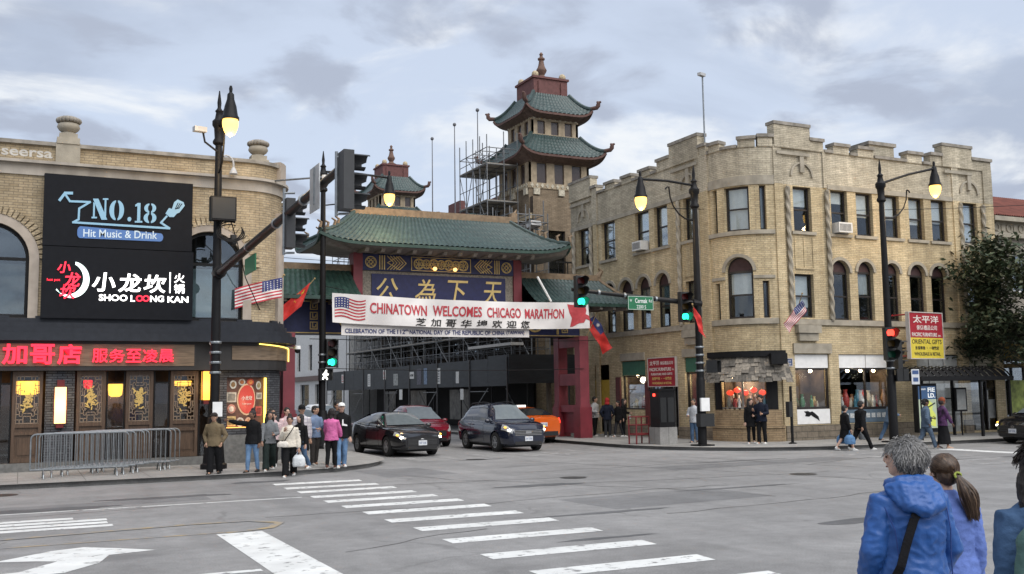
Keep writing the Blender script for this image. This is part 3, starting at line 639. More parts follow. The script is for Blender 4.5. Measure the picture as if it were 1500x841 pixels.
for a, b, p, q in ((-36.6, -36.5, .15, 3.38), (-34.7, -34.62, .15, 3.38), (-35.85, -35.77, .15, 2.35), (-35.0, -34.94, .15, 2.35), (-36.5, -34.7, 2.35, 2.42), (-36.5, -35.85, 1.1, 1.16), (-36.5, -35.85, .15, .4)): m.fbox(RL, a, b, p, q, -.12, -.04)
dr = m.build('door', al, rb); m = MB(); m.fbox(RL, -36.5, -35.86, .4, 2.34, -.1, -.09); m.build('pane', glassS, dr)
m = MB(); m.fbox(RL, -34.94, -34.7, .15, 2.35, -.9, -.82); m.fbox(RL, -35.77, -35.0, .15, 2.35, -1.0, -.95); m.build('doorway_back', pm('dark_red_wall', (.07, .015, .015), .7), rb)
# black fascia and shingle awning on the bow
m = MB(); m.fbox(RB_, -.05, BL + .05, 3.3, 3.52, .01, .3); m.build('fascia', blackm, rb)
sh = MB(); rng = random.Random(2); rows = 6
for r in range(rows):
    u = -.1 + rng.uniform(-.1, 0)
    while u < BL + .08:
        wd = rng.uniform(.12, .24); t0 = 1 - r / rows; ln = .26 + rng.uniform(-.05, .06)
        zt = 2.5 + .82 * t0; dt = .18 + .42 * (1 - t0)
        a, b = u, min(u + wd, BL + .1); dz = ln; j = rng.uniform(0, .03)
        P = [RB_.pt(a, zt, dt), RB_.pt(b, zt, dt), RB_.pt(b, zt - dz, dt + .15 + j), RB_.pt(a, zt - dz, dt + .15 + j), RB_.pt(a, zt, dt - .02), RB_.pt(b, zt, dt - .02), RB_.pt(b, zt - dz, dt + .12 + j), RB_.pt(a, zt - dz, dt + .12 + j)]
        sh.mat(rng.randrange(3)); sh.add(P, [(0, 1, 2, 3), (7, 6, 5, 4), (0, 4, 5, 1), (1, 5, 6, 2), (2, 6, 7, 3), (3, 7, 4, 0)]); u += wd + .012
sh.build('shingle_awning', [pm('shingle_pale', (.23, .205, .17), .9, var=.35, scale=12), pm('shingle_mid', (.15, .135, .115), .9, var=.35, scale=12), pm('shingle_dark', (.10, .092, .08), .9, var=.35, scale=12)], rb)
m = MB(); m.fbox(RB_, .1, BL - .1, 2.42, 2.5, -.3, .2); m.build('awning_soffit', blackm, rb)
shop_room(rb, RB_, .2, 2.55, 1.0, 2.55, .7, roomm, (1, .75, .45), 10)
shopfront(rb, RB_, .15, 2.6, 1.33, 2.42, (1.33,), rec=.0, fm=pm('grey_timber', (.25, .24, .22), .7))
m = MB(); m.fbox(RB_, .06, .42, 1.25, 2.4, .02, .06); m.fbox(RB_, 2.2, 2.62, 1.25, 2.4, .05, .1); each('black_shutter', blackm, rb, m)
m = MB(); m.fbox(RB_, 2.3, 2.75, 3.0, 3.4, .32, .72); m.build('speaker_box', blackm, rb)
# shop door area with pale panels and roller shutter
pale = pm('pale_panel', (.36, .37, .36), .6, var=.15)
m = MB()
for a, b in ((33.05, 33.75), (33.8, 34.6), (34.65, 35.45)):
    m.fbox(RF, a, b, 2.75, 3.35, -.2, -.1); m.fbox(RF, a, b, 1.6, 2.7, -.2, -.1)
m.fbox(RF, 33.05, 33.75, .2, 1.55, -.2, -.1); m.fbox(RF, 34.65, 35.45, .2, 1.55, -.2, -.1); each('pale_panel', pale, rb, m)
m = MB(); m.fbox(RF, 33.78, 34.62, .2, 1.6, -.22, -.12); m.build('door', al, rb)
m = MB()
for i in range(9): m.fbox(RF, 36.1, 37.75, 2.35 + i * .115, 2.45 + i * .115, -.2, -.08 - .02 * (i % 2))
m.build('roller_shutter', pm('cream_metal', (.45, .42, .33), .5), rb)
m = MB()
for a, b, p, q in ((36.1, 36.16, .2, 2.3), (37.1, 37.16, .2, 2.3), (37.7, 37.76, .2, 2.3), (36.16, 37.1, 2.24, 2.3), (37.16, 37.7, 1.9, 1.96)): m.fbox(RF, a, b, p, q, -.2, -.1)
d2 = m.build('door', win_fr, rb); m = MB(); m.fbox(RF, 36.16, 37.1, .2, 2.24, -.16, -.15); m.fbox(RF, 37.16, 37.7, .2, 1.9, -.16, -.15); m.build('pane', glassS, d2)
m = MB(); m.fbox(RF, 37.2, 37.66, .7, 1.5, -.145, -.14); m.build('notice', pale, d2)

# air conditioners sit in the sashes
def aircon(fr, u0, u1, z, label):
    P = fr.pt((u0 + u1) / 2, z, .1); t = thing('air_conditioner', label, 'air conditioner', P)
    m = MB(); m.fbox(fr, u0, u1, z, z + .4, -.1, .32); m.build('casing', pm('ac_white', (.62, .62, .6), .5), t)
    g_ = MB(); n = 9
    for i in range(n): g_.fbox(fr, u0 + .05 + (u1 - u0 - .1) * i / n, u0 + .05 + (u1 - u0 - .1) * (i + .55) / n, z + .06, z + .34, .322, .33)
    g_.build('grille', pm('ac_grey', (.16, .16, .16), .5), t)
aircon(RL, -37.3, -36.6, 8.2, 'white air conditioner in a side street window above the lamp arm'); aircon(RF, 28.85, 29.55, 8.2, 'white air conditioner in second front window right of the bow')

# goods in the shop windows
GOODC = [(.55, .5, .4), (.05, .2, .28), (.45, .06, .05), (.6, .48, .2), (.1, .25, .12), (.65, .65, .62), (.3, .16, .08)]
def vase(fr, u, z, d, h, c, kind):
    P = fr.pt(u, z, d); m = MB(); r = h * .2
    if kind == 0: m.lathe(P, [(r * .6, 0), (r * .9, h * .15), (r * 1.1, h * .45), (r * .6, h * .75), (r * .45, h * .85), (r * .65, h)], 12)
    else: m.lathe(P, [(r * .9, 0), (r * .95, h * .08), (r * .6, h * .2), (r * .75, h * .5), (r * .55, h * .68), (r * .25, h * .75), (r * .33, h * .86), (r * .3, h * .95), (r * .1, h)], 12)
    return m.build('vase' if kind == 0 else 'figurine', pm('glaze_%d' % c, GOODC[c], .25, var=.3, scale=25, spec=.6), None, loc=P, smooth=50)
rng = random.Random(11)
for fr, a, b, z, dd, nm in ((RF, 26.75, 28.15, 1.34, .45, 'in the window beside the white stained panel'), (RF, 28.95, 31.45, 1.3, .45, 'in the wide double shop window'), (RB_, .45, 2.2, 1.4, .2, 'under the shingle awning'), (RL, -38.75, -37.2, 1.32, .45, 'in the green topped side window')):
    m = MB(); m.fbox(fr, a - .1, b + .1, z - .1, z - .02, -dd - .3, -dd + .2); P = fr.pt((a + b) / 2, z - .1, -dd); s_ = m.build('display_shelf', pm('dark_wood', (.07, .04, .022), .5), None, loc=P); tag(s_, 'dark wooden display shelf ' + nm, 'shelf')
    n = int((b - a) / .075)
    for i in range(n):
        kk = rng.randrange(2); c_ = rng.randrange(7)
        o = vase(fr, a + (i + .5) * (b - a) / n, z - .018, -dd + rng.uniform(-.25, .18), rng.uniform(.2, .55) if z > 1.31 else rng.uniform(.2, .75), c_, kk)
        tag(o, 'small %s glazed %s on the shelf %s' % (('cream', 'teal', 'red', 'gold', 'green', 'white', 'brown')[c_], 'vase' if kk == 0 else 'figurine', nm), 'ornament', 'ornaments ' + nm)
for i in range(5):
    P = RB_.pt(.65 + i * .36, 1.95 + .1 * (i % 2), -.2); t = thing('paper_lantern', 'red round paper lantern hanging behind the bow window under the shingle awning', 'lantern', P, 0, 'red lanterns behind the bow window')
    m = MB(); m.ell((0, 0, 0), .14, .14, .11, 14, 10); m.build('shade', em('red_lantern', (.8, .07, .03), .5, (.5, .03, .02)), t, world=False, smooth=60); m = MB(); m.lathe((0, 0, .1), [(.05, 0), (.05, .03)], 10); m.tube([(0, 0, -.1), (0, 0, -.24)], .02, 6); m.build('tassel', pm('gold', (.5, .33, .08), .35, metal=.6), t, world=False)

# neighbour with red tiled roof
nb = thing('tiled_roof_building', 'stone fronted building with red tiled roof behind the dark tree', 'building', (43, 33, 0))
NF = Fr((0, 30.3, 0), (1, 0, 0), (0, -1, 0))
m = MB(); m.wall(NF, 38.12, 60, 0, 8.6, [(39.5, 40.7, 6.2, 7.9), (42.4, 43.6, 6.2, 7.9), (45.4, 46.6, 6.2, 7.9), (48.4, 49.6, 6.2, 7.9), (38.6, 41.4, .3, 3.2), (42.2, 45.4, .3, 3.2), (46.2, 49.4, .3, 3.2)]); m.box(59.7, 60, 30.31, 45, 0, 8.6); m.build('wall', pm('grey_stucco', (.26, .235, .20), .85, var=.2, scale=1.5, bump=.2), nb)
m = MB(); m.fbox(NF, 38.12, 60, 8.6, 8.8, 0, .25); m.fbox(NF, 38.12, 60, 9.3, 9.5, 0, .4); m.fbox(NF, 38.12, 60, 8.802, 9.298, -.1, .06); m.fbox(NF, 38.12, 60, 4.6, 4.8, .002, .2)
for u in np.arange(38.6, 59, .8): m.ring(NF, u, 9.05, .12, .2, .062, .1, 0, 360, 12); m.fbox(NF, u + .28, u + .5, 8.9, 9.2, .062, .1)
m.build('cornice', stone, nb)
rt = MB(); nR = 150
pr = [(.0, .35), (.0, 1.0)]
for i in range(nR):
    x0 = 38.14 + 22 * i / nR; x1 = 38.14 + 22 * (i + .5) / nR; x2 = 38.14 + 22 * (i + 1) / nR
    rt.quad((x0, 29.9, 9.52), (x1, 29.9, 9.58), (x1, 33.2, 11.24), (x0, 33.2, 11.18)); rt.quad((x1, 29.9, 9.58), (x2, 29.9, 9.52), (x2, 33.2, 11.18), (x1, 33.2, 11.24))
rt.build('roof', pm('red_roof_tile', (.16, .05, .035), .7, var=.3, scale=3), nb)
m = MB(); m.poly([(38.13, 29.95, 9.51), (38.13, 33.2, 11.17), (38.13, 33.2, 9.51)]); m.box(38.13, 60, 33.2, 45, 8.5, 11.1); m.build('gable', pm('dark_brick', (.2, .15, .11), .9), nb)
for a in (39.5, 42.4, 45.4, 48.4): window(nb, NF, a, a + 1.2, 6.2, 7.9, fm=whitep, blind=(.5, blind_w))
for a, b in ((38.6, 41.4), (42.2, 45.4), (46.2, 49.4)): shopfront(nb, NF, a, b, .3, 3.2, ((a + b) / 2,))
m = MB(); m.box(38.6, 59, 31.4, 44, .1, 8.4); m.build('interior_core', dark_in, nb)
m = MB(); m.fbox(NF, 38.6, 40.9, 3.25, 4.3, .01, .1); sg = m.build('shop_sign', pm('yellow_sign', (.40, .27, .04), .5, var=.4, scale=2), nb)
m = MB(); m.fbox(NF, 38.9, 40.6, .8, 2.3, -.1, -.09); m.build('green_poster', pm('green_poster', (.22, .27, .06), .6, var=.5, scale=4), nb)
# ================================================================ HOT POT BUILDING (left)
class CornerFr:
    def __init__(s, x, y, r): s.x = x; s.y = y; s.r = r; s.L = r * PI / 2; s.step = .3
    def pt(s, u, z, d=0.):
        if u < 0: return (s.x + u, s.y - d, z)
        if u > s.L: return (s.x + s.r + d, s.y + s.r + u - s.L, z)
        a = -PI / 2 + u / s.r; return (s.x + (s.r + d) * math.cos(a), s.y + s.r + (s.r + d) * math.sin(a), z)
XC = 6.1; CF = CornerFr(XC, 31.0, 1.3); LF = Fr((0, 31, 0), (1, 0, 0), (0, -1, 0)); LL = CF.L
lb = thing('hot_pot_building', 'two storey tan brick corner building with arched windows over dark wooden lattice doors', 'building', (0, 33, 0))
w = MB(); ARCH = [(-1.9 - XC, .1 - XC, 4.35, 7.0, True), (4.0 - XC, 5.98 - XC, 4.35, 7.05, True), (-8 - XC, -6 - XC, 4.35, 7.0, True), (-13 - XC, -11 - XC, 4.35, 7.0, True)]
w.wall(CF, -20 - XC, LL + 14, 4.2, 8.38, ARCH, th=.25); w.wall(CF, -20 - XC, LL + 14, 8.7, 9.25); w.wall(CF, -20 - XC, LL + 14, 8.7, 9.25, d=-.3); w.build('wall', brickL, lb)
t = MB(); t.fbox(CF, -20 - XC, LL + 14, 8.38, 8.698, -.02, .06); t.fbox(CF, -20 - XC, LL + 14, 8.70, 8.78, .0, .22); t.build('stone_band', pm('pale_stone', (.34, .31, .27), .85, var=.25, scale=2, bump=.2, streak=(1, 1, .4)), lb)
t = MB(); t.fbox(CF, -20 - XC, LL + 14, 9.252, 9.36, -.36, .1); t.build('coping', stone_d, lb)
t = MB()
for a, b in ((-1.9, .1), (4.0, 5.98), (-8, -6), (-13, -11)):
    uc = (a + b) / 2 - XC; r = (b - a) / 2
    t.ring(CF, uc, 7.0 - r if a < 0 else 7.05 - r, r, r + .25, .002, .05, 0, 180, 20)
    for s0, s1 in ((a - .25, a), (b, b + .25)): t.fbox(CF, s0 - XC, s1 - XC, 4.3, 6.0, .002, .05)
each('stone_surround', pm('beige_stone', (.36, .31, .26), .85, var=.15, scale=3), lb, t)
t = MB()
for a, b in ((-1.9, .1), (4.0, 5.98)):
    uc = (a + b) / 2 - XC; r = (b - a) / 2 + .25; n = 30; zc_ = 6.0
    for i in range(n):
        t.ring(CF, uc, zc_, r + .002, r + .25, .01, .075, 180 * i / n + .8, 180 * (i + 1) / n - .8, 1)
each('brick_arch_voussoir', brickL, lb, t)
t = MB(); t.fbox(CF, LL - .95, LL - .45, 4.2, 7.6, .0, .1); t.fbox(CF, LL - 1.0, LL - .4, 7.6, 7.8, .0, .16); t.fbox(CF, LL - .95, LL - .45, 8.78, 9.45, -.32, .14)
t.build('pilaster', pm('beige_stone', (.36, .31, .26)), lb)
t = MB()
for k in range(28): t.fbox(CF, LL - .28, LL - .12, 4.25 + k * .145, 4.36 + k * .145, .002, .07)
t.build('brick_quoin', brickL, lb)
for a, b in ((-1.9, .1), (4.0, 5.98), (-8, -6), (-13, -11)):
    zt = 7.0 if a < 0 else 7.05; r = (b - a) / 2; uc = (a + b) / 2; m = MB(); zs = zt - r
    m.ring(LF, uc, zs, r - .09, r, -.22, -.12, 0, 180, 20)
    for p, q in ((a, a + .09), (b - .09, b)): m.fbox(LF, p, q, 4.35, zs, -.22, -.12)
    m.fbox(LF, a + .09, b - .09, 4.35, 4.45, -.22, -.12); m.fbox(LF, a + .09, b - .09, zs - .04, zs + .04, -.22, -.12)
    o = m.build('window', blackm, lb); p_ = MB(); p_.prism(LF, [(a + .09, 4.45), (b - .09, 4.45)] + [(uc + (r - .09) * math.cos(PI * i / 16), zs + (r - .09) * math.sin(PI * i / 16)) for i in range(17)], -.18, -.17); p_.build('pane', glass('hall_glass', (.8, .85, .86), .12), o)
    bl = MB(); bl.fbox(LF, a + .1, b - .1, 4.5, zs - .1, -.5, -.48); bl.build('blind', pm('pale_blue_screen', (.30, .36, .38), .8, var=.3, scale=2) if a > 0 else pm('dark_screen', (.10, .12, .13), .8, var=.5, scale=2), o)
rb_ = MB(); rb_.box(-19.5, 6.9, 31.6, 45, .4, 8.9); rb_.build('interior_core', dark_in, lb)
rr = MB(); rr.poly([(-20, 31.3, 9.0), (6.2, 31.3, 9.0), (7.1, 32.3, 9.0), (7.1, 46, 9.0), (-20, 46, 9.0)]); rr.build('roof', pm('tar_roof', (.08, .08, .08)), lb)
# ground floor: dark cornice, sign box, plinth, piers, doors
slate = pm('slate_blue_paint', (.020, .023, .030), .55, var=.15, spec=.25)
t = MB()
for z0, z1, d in ((4.22, 4.34, .12), (4.06, 4.218, .2), (3.92, 4.058, .36), (3.70, 3.918, .5)): t.fbox(CF, -20 - XC, LL + 14, z0, z1, -.05, d)
for u in np.arange(-19, LL + 13, 1.1): t.fbox(CF, u, u + .45, 4.345, 4.40, -.03, .1)
t.build('cornice', slate, lb)
t = MB(); t.fbox(CF, -20 - XC, 4.62 - XC, 2.88, 3.698, -.1, .28); t.fbox(CF, 4.62 - XC, LL + 6, 2.88, 3.698, -.1, .2); t.build('sign_box', pm('charcoal_fascia', (.022, .021, .021), .5), lb)
woodsg = pm('smoked_wood', (.16, .115, .075), .5, var=.35, scale=4, streak=(.6, 1, 6))
t = MB(); t.fbox(CF, -20 - XC, 4.55 - XC, 3.0, 3.62, .281, .30); t.build('sign_panel', woodsg, lb)
t = MB(); t.fbox(CF, -.45, LL - .35, 3.18, 3.6, .201, .23); t.build('sign_panel', woodsg, lb)
neon_y = em('yellow_neon', (1, .72, .15), .85)
t = MB(); t.tube([CF.pt(u, 3.66 - .012 * i, .26) for i, u in enumerate(np.linspace(.3, LL - .33, 10))], .02, 6); t.tube([CF.pt(LL - .33, 3.55, .26), CF.pt(LL - .33, 3.16, .26)], .02, 6); t.build('neon_line', neon_y, lb)
t = MB(); t.fbox(CF, -20 - XC, 5.05 - XC, 0.1, .36, -.1, .06); t.fbox(CF, 5.05 - XC, LL + 14, .1, .95, -.1, .08)
t.build('plinth', pm('grey_granite', (.13, .13, .125), .6, var=.25, scale=10), lb)
piers = [(.62, 1.36), (-5.9, -5.1), (-11.9, -11.1)]
for a, b in piers: t = MB(); t.fbox(LF, a, b, .36, 2.88, -.15, .05); t.build('brick_pier', brickD, lb)
t = MB(); POST = (-.55, .78)   # poster window on the rounded corner, u range
t.wall(CF, 5.08 - XC, LL + 14, .95, 2.88, [(POST[0], POST[1], 1.15, 2.66)], th=.2); t.build('brick_pier', brickD, lb)
wood = pm('brown_wood', (.075, .047, .030), .45, var=.3, scale=5, streak=(6, 6, .6)); wood2 = pm('lattice_wood', (.27, .20, .14), .5, var=.2)
goldm = pm('gilt', (.60, .42, .14), .4, metal=.45, var=.25, scale=20)
def lattice_door(u0, u1):
    o_ = MB(); st = .085; z0, z1 = .37, 2.86
    for a, b, p, q in ((u0, u0 + st, z0, z1), (u1 - st, u1, z0, z1), (u0 + st, u1 - st, z1 - .12, z1), (u0 + st, u1 - st, 1.32, 1.42), (u0 + st, u1 - st, 1.12, 1.2), (u0 + st, u1 - st, z0, z0 + .12)): o_.fbox(LF, a, b, p, q, -.06, .02)
    o_.fbox(LF, u0 + st, u1 - st, z0 + .12, 1.12, -.05, -.03); o_.fbox(LF, u0 + st, u1 - st, 1.2, 1.32, -.05, -.03)
    o_.fbox(LF, u0 + st + .07, u1 - st - .07, z0 + .2, 1.04, -.03, -.012)
    d = o_.build('lattice_door', wood, lb)
    a, b, p, q = u0 + st, u1 - st, 1.42, z1 - .12; W_ = b - a; H_ = q - p; l = MB(); k = .018
    def seg(x0, y0, x1, y1):
        A = (a + x0 * W_, p + y0 * H_); B = (a + x1 * W_, p + y1 * H_)
        l.fbox(LF, min(A[0], B[0]) - k / 2, max(A[0], B[0]) + k / 2, min(A[1], B[1]) - k / 2, max(A[1], B[1]) + k / 2, -.04, -.015)
    for x in (0.03, .97): seg(x, 0, x, 1)
    for y in (.015, .985): seg(0, y, 1, y)
    for sx in (0, 1):
        X = (lambda v: v) if not sx else (lambda v: 1 - v)
        for sy in (0, 1):
            Y = (lambda v: v) if not sy else (lambda v: 1 - v)
            seg(X(.18), Y(0), X(.18), Y(.09)); seg(X(0), Y(.09), X(.34), Y(.09)); seg(X(.34), Y(.0), X(.34), Y(.16)); seg(X(.18), Y(.16), X(.5), Y(.16)); seg(X(.18), Y(.16), X(.18), Y(.27)); seg(X(0), Y(.2), X(.18), Y(.2)); seg(X(0), Y(.33), X(.12), Y(.33)); seg(X(.12), Y(.27), X(.12), Y(.4)); seg(X(.12), Y(.27), X(.3), Y(.27)); seg(X(.3), Y(.16), X(.3), Y(.27)); seg(X(.0), Y(.42), X(.2), Y(.42))
            seg(X(.2), Y(.3), X(.2), Y(.5)); seg(X(.3), Y(.22), X(.5), Y(.22)); seg(X(.2), Y(.3), X(.3), Y(.3)); seg(X(.3), Y(.22), X(.3), Y(.3))
    l.build('lattice', wood2, d)
    r_ = random.Random(int(u0 * 100)); g_ = MB(); cu, cz = a + W_ / 2, p + H_ / 2
    for i in range(46):
        x = r_.gauss(0, .12) * W_; y = r_.gauss(0, .125) * H_
        if abs(x) < .27 * W_ and abs(y) < .27 * H_:
            an = r_.uniform(0, PI); L_ = r_.uniform(.03, .075); P = LF.pt(cu + x, cz + y, -.012 + .01 * r_.random()); ax = Vector((math.cos(an), 0, math.sin(an)))
            g_.obox(P, ax * L_, Vector((0, .006, 0)), Vector((-math.sin(an), 0, math.cos(an))) * .017)
    g_.build('medallion', goldm, d)
    gp = MB(); gp.fbox(LF, a, b, p, q, -.055, -.05); gp.build('pane', glassS, d)
doors = [(-2.6, -1.85), (-1.1, -.55), (-.2, .55), (1.42, 2.18), (2.72, 3.46), (3.94, 4.72)]
for a, b in doors: lattice_door(a, b)
for a, b in ((-.52, -.22), (2.2, 2.7), (3.48, 3.92), (4.74, 5.06), (-1.83, -1.12)):
    m = MB(); m.fbox(LF, a, a + .04, .37, 2.86, -.08, -.02); m.fbox(LF, b - .04, b, .37, 2.86, -.08, -.02); m.fbox(LF, a + .04, b - .04, 2.5, 2.55, -.08, -.02); o = m.build('window', blackm, lb)
    m = MB(); m.fbox(LF, a + .04, b - .04, .37, 2.5, -.06, -.05); m.build('pane', glassS, o)
# dining room seen through the doors
m = MB()
m.box(-19, 5.4, 31.1, 31.55, .3, .36); m.box(-19, 5.4, 31.56, 31.58, .3, 3.0); m.box(-19, 5.4, 31.1, 31.56, 2.9, 2.95); m.build('dining_room', pm('dim_room', (.035, .022, .016), .8, var=.5, scale=2), lb)
for i, (x, z, sx, sz, col, cn, nm) in enumerate(((.18, 2.42, .33, .2, (1, .5, .06), 'amber', 'amber drum lantern glowing behind leftmost lattice door'), (2.46, 2.34, .2, .21, (1, .55, .08), 'amber', 'round amber lantern glowing in the clear pane between lattice doors'), (1.72, 2.5, .12, .13, (1, .02, .03), 'red', 'small red lantern behind the lattice door right of the brick pier'), (4.32, 2.5, .26, .08, (1, .5, .06), 'amber', 'flat amber lamp behind the rightmost lattice door'))):
    t = thing('hanging_lantern', nm, 'lantern', (x, 31.3, z)); m = MB(); m.lathe((0, 0, 0), [(sx * .55, -sz), (sx * .9, -sz * .75), (sx, 0), (sx, sz * .6), (sx * .95, sz * .9)], 18); m.build('shade', em('lantern_' + cn, col, .75 if cn == 'amber' else .5), t, world=False, smooth=40)
    m = MB(); m.lathe((0, 0, 0), [(sx * 1.02, sz * .9), (sx * 1.02, sz * .97)], 18); m.tube([(0, 0, sz), (0, 0, 2.9 - z)], .01, 5); m.build('cap', blackm, t, world=False)
for x, z, h, wd, c_, nm, dd in ((1.0, 1.92, .5, .16, (1, .70, .30), 'tall lit wall lamp with red ends on the charcoal brick pier', .05), (4.93, 2.42, .42, .12, (1, .5, .06), 'orange lit wall lamp beside the black street pole', -.02)):
    t = thing('wall_lamp', nm, 'wall lamp', (x, 31 - dd, z)); y = 0
    m = MB(); m.box(-wd, wd, -.22, -.02, -h, h); m.build('shade', em('lamp_%d' % int(x), c_, .42), t, world=False)
    m = MB(); m.box(-wd * .6, wd * .6, -.2, .0, h, h + .2); m.box(-wd * .6, wd * .6, -.2, .0, -h - .12, -h)
    for a in (-wd, wd): m.box(a - .014, a + .014, -.235, -.221, -h, h)
    m.build('bracket', pm('dark_red_lacquer', (.09, .01, .012), .4), t, world=False)
    L_ = bpy.data.lights.new('wall_lamp_light', 'POINT'); L_.energy = 5; L_.color = (1, .65, .3); L_.shadow_soft_size = .2; lo = bpy.data.objects.new('wall_lamp_light', L_); COL.objects.link(lo); lo.location = (x, 30.4, z)
L_ = bpy.data.lights.new('dining_light', 'POINT'); L_.energy = 14; L_.color = (1, .6, .28); L_.shadow_soft_size = .2
for x in (-1.5, 2.4):
    lo = bpy.data.objects.new('dining_light', L_); COL.objects.link(lo); lo.location = (x, 31.3, 2.2)
# poster window on the corner
pw = MB(); pw.fbox(CF, POST[0], POST[1], 1.15, 2.66, -.19, -.15); pwo = pw.build('menu_board', pm('menu_brown', (.10, .045, .03), .5, var=.4, scale=6), lb)
def disc(fr, u, z, ru, rz, d, n=20): m = MB(); m.prism(fr, [(u + ru * math.cos(2 * PI * i / n), z + rz * math.sin(2 * PI * i / n)) for i in range(n)], d, d + .012); return m
POS = []
def board(m, col, nm, st=.0):
    m.build(nm, em('print_%d_%d_%d' % tuple(int(c * 99) for c in col), col, st) if st else pm('print_%d_%d_%d' % tuple(int(c * 99) for c in col), col, .5, var=.3, scale=14), pwo)
uM = .08
board(disc(CF, uM, 2.0, .30, .48, -.148), (.45, .30, .18), 'poster_disc', .15); board(disc(CF, uM, 2.0, .265, .43, -.132), (.32, .03, .02), 'poster_disc', .25)
m = MB(); m.text(lambda x, y, d: CF.pt(uM + x, 2.04 + y, -.115 + d), '小龙坎', w=.34, h=.13, bold=.01); m.text(lambda x, y, d: CF.pt(uM + x, 1.86 + y, -.115 + d), 'hot pot', w=.28, h=.06); board(m, (.6, .55, .5), 'lettering')
for (u, z, ru, rz, c_, c2) in ((-.34, 2.45, .1, .13, (.5, .5, .46), (.2, .12, .05)), (-.08, 2.52, .1, .1, (.45, .45, .42), (.3, .1, .03)), (.2, 2.52, .12, .11, (.42, .06, .04), (.6, .2, .05)), (.5, 2.42, .1, .13, (.5, .48, .42), (.25, .2, .1)), (-.38, 1.72, .12, .14, (.45, .2, .15), (.6, .5, .4)), (-.12, 1.32, .12, .14, (.45, .4, .35), (.2, .1, .05)), (.14, 1.32, .12, .14, (.5, .3, .2), (.4, .2, .1))):
    board(disc(CF, u, z, ru, rz, -.148), c_, 'poster_disc'); board(disc(CF, u, z, ru * .6, rz * .6, -.134), c2, 'poster_disc')
for (a, b, p, q, c_) in ((-.52, -.24, 1.92, 2.22, (.45, .4, .33)), (.42, .64, 2.0, 2.2, (.42, .38, .33)), (.4, .64, 1.5, 1.78, (.42, .08, .06)), (-.5, -.25, 1.2, 1.5, (.5, .35, .15))):
    m = MB(); m.fbox(CF, a, b, p, q, -.148, -.138); board(m, c_, 'poster_card')
    m = MB(); m.fbox(CF, a + .04, b - .04, p + .05, q - .05, -.137, -.13); board(m, tuple(c * .45 for c in c_), 'poster_picture')
m = MB(); m.fbox(CF, POST[1] - .07, POST[1] - .02, 1.16, 2.65, -.12, -.06); m.build('neon_line', neon_y, lb)
m = MB(); m.fbox(CF, POST[0], POST[1], 1.155, 1.175, -.14, -.04); m.build('light_strip', em('amber_strip', (1, .45, .1), .6), lb)
L_ = bpy.data.lights.new('menu_light', 'POINT'); L_.energy = 3; L_.color = (1, .75, .45); L_.shadow_soft_size = .1; lo = bpy.data.objects.new('menu_light', L_); COL.objects.link(lo); lo.location = CF.pt(.1, 1.9, .5)

# urns on the parapet
def urn(x, y, lab):
    t = thing('stone_urn', lab, 'urn', (x, y, 9.36)); m = MB(); m.box(-.3, .3, -.25, .25, -.02, .16); m.box(-.24, .24, -.2, .2, .16, .3); m.build('pedestal', stone, t, world=False)
    m = MB(); m.lathe((0, 0, .3), [(.2, 0), (.17, .05), (.26, .12), (.31, .2), (.28, .3), (.22, .33), (.3, .37)], 18); m.build('bowl', stone, t, world=False, smooth=50)
    m = MB(); r_ = random.Random(3)
    for i in range(18): a = 2 * PI * i / 18; m.ell((.28 * math.cos(a), .28 * math.sin(a), .70), .075, .075, .075, 7, 5)
    for i in range(14): a = 2 * PI * i / 14; m.ell((.17 * math.cos(a), .17 * math.sin(a), .76), .09, .09, .06, 7, 5)
    m.ell((0, 0, .76), .15, .15, .08, 8, 5); m.build('fruit', stone_d, t, world=False, smooth=60)
urn(1.0, 31.1, 'stone urn with carved fruit above the black music sign'); urn(6.55, 31.75, 'stone urn on the rounded corner of the parapet')
m = MB(); m.fbox(LF, .68, 1.32, 8.78, 9.38, -.35, .12); m.build('pedestal_block', stone, lb)
# graffiti tag on the parapet band
m = MB(); m.text(lambda x, y, d: LF.pt(-.05 + x, 9.0 + y, .004 + d), 'seersa', w=1.3, h=.2, bold=.02, ext=.004); m.build('graffiti', pm('pale_spray', (.5, .48, .44), .8), lb)

# ---- upper black sign: NO.18
blk = pm('sign_black', (.009, .010, .013), .65, var=.1, spec=.12)
s1 = thing('music_bar_sign', 'black wall sign reading NO.18 Hit Music & Drink in pale blue', 'sign', (2.41, 30.8, 6.38))
m = MB(); m.fbox(LF, .41, 4.43, 6.38, 8.42, .03, .25); m.build('board', blk, s1)
def S1(cx, cy, d=.252): 
    k = (cx - 200) / 670; top = 335 + 45 * k; bot = 652 + 28 * k; return LF.pt(.41 + 4.02 * k, 8.42 - (cy - top) / (bot - top) * 2.04, d)
blue = em('pale_blue_letters', (.22, .45, .62), .06, (.20, .36, .48))
class S1F:
    step = None
    def pt(s, u, z, d): return S1(u, z, d)
F1 = S1F()
def ribbon(mb_, fr, pts, wd, d0, d1, closed=False):
    for (a, b), (c, d) in zip(pts, pts[1:]):
        v = Vector((c - a, d - b)); L_ = v.length; v /= L_; n = Vector((-v.y, v.x)) * wd / 2; e = v * wd * .35
        mb_.prism(fr, [(a - e.x + n.x, b - e.y + n.y), (a - e.x - n.x, b - e.y - n.y), (c + e.x - n.x, d + e.y - n.y), (c + e.x + n.x, d + e.y + n.y)], d0, d1); d1 += .0007
m = MB(); ribbon(m, F1, [(320, 424), (290, 424), (268, 455)], 12, .252, .275); ribbon(m, F1, [(290, 428), (312, 460), (400, 463), (353, 492), (352, 540), (328, 553), (762, 578), (722, 553), (748, 525)], 9, .252, .274)
m.prism(F1, [(742, 512), (758, 488), (772, 492), (782, 462), (798, 450), (826, 462), (832, 478), (808, 508), (796, 512), (782, 528), (762, 528)], .252, .276); m.build('emblem', blue, s1)
m = MB()
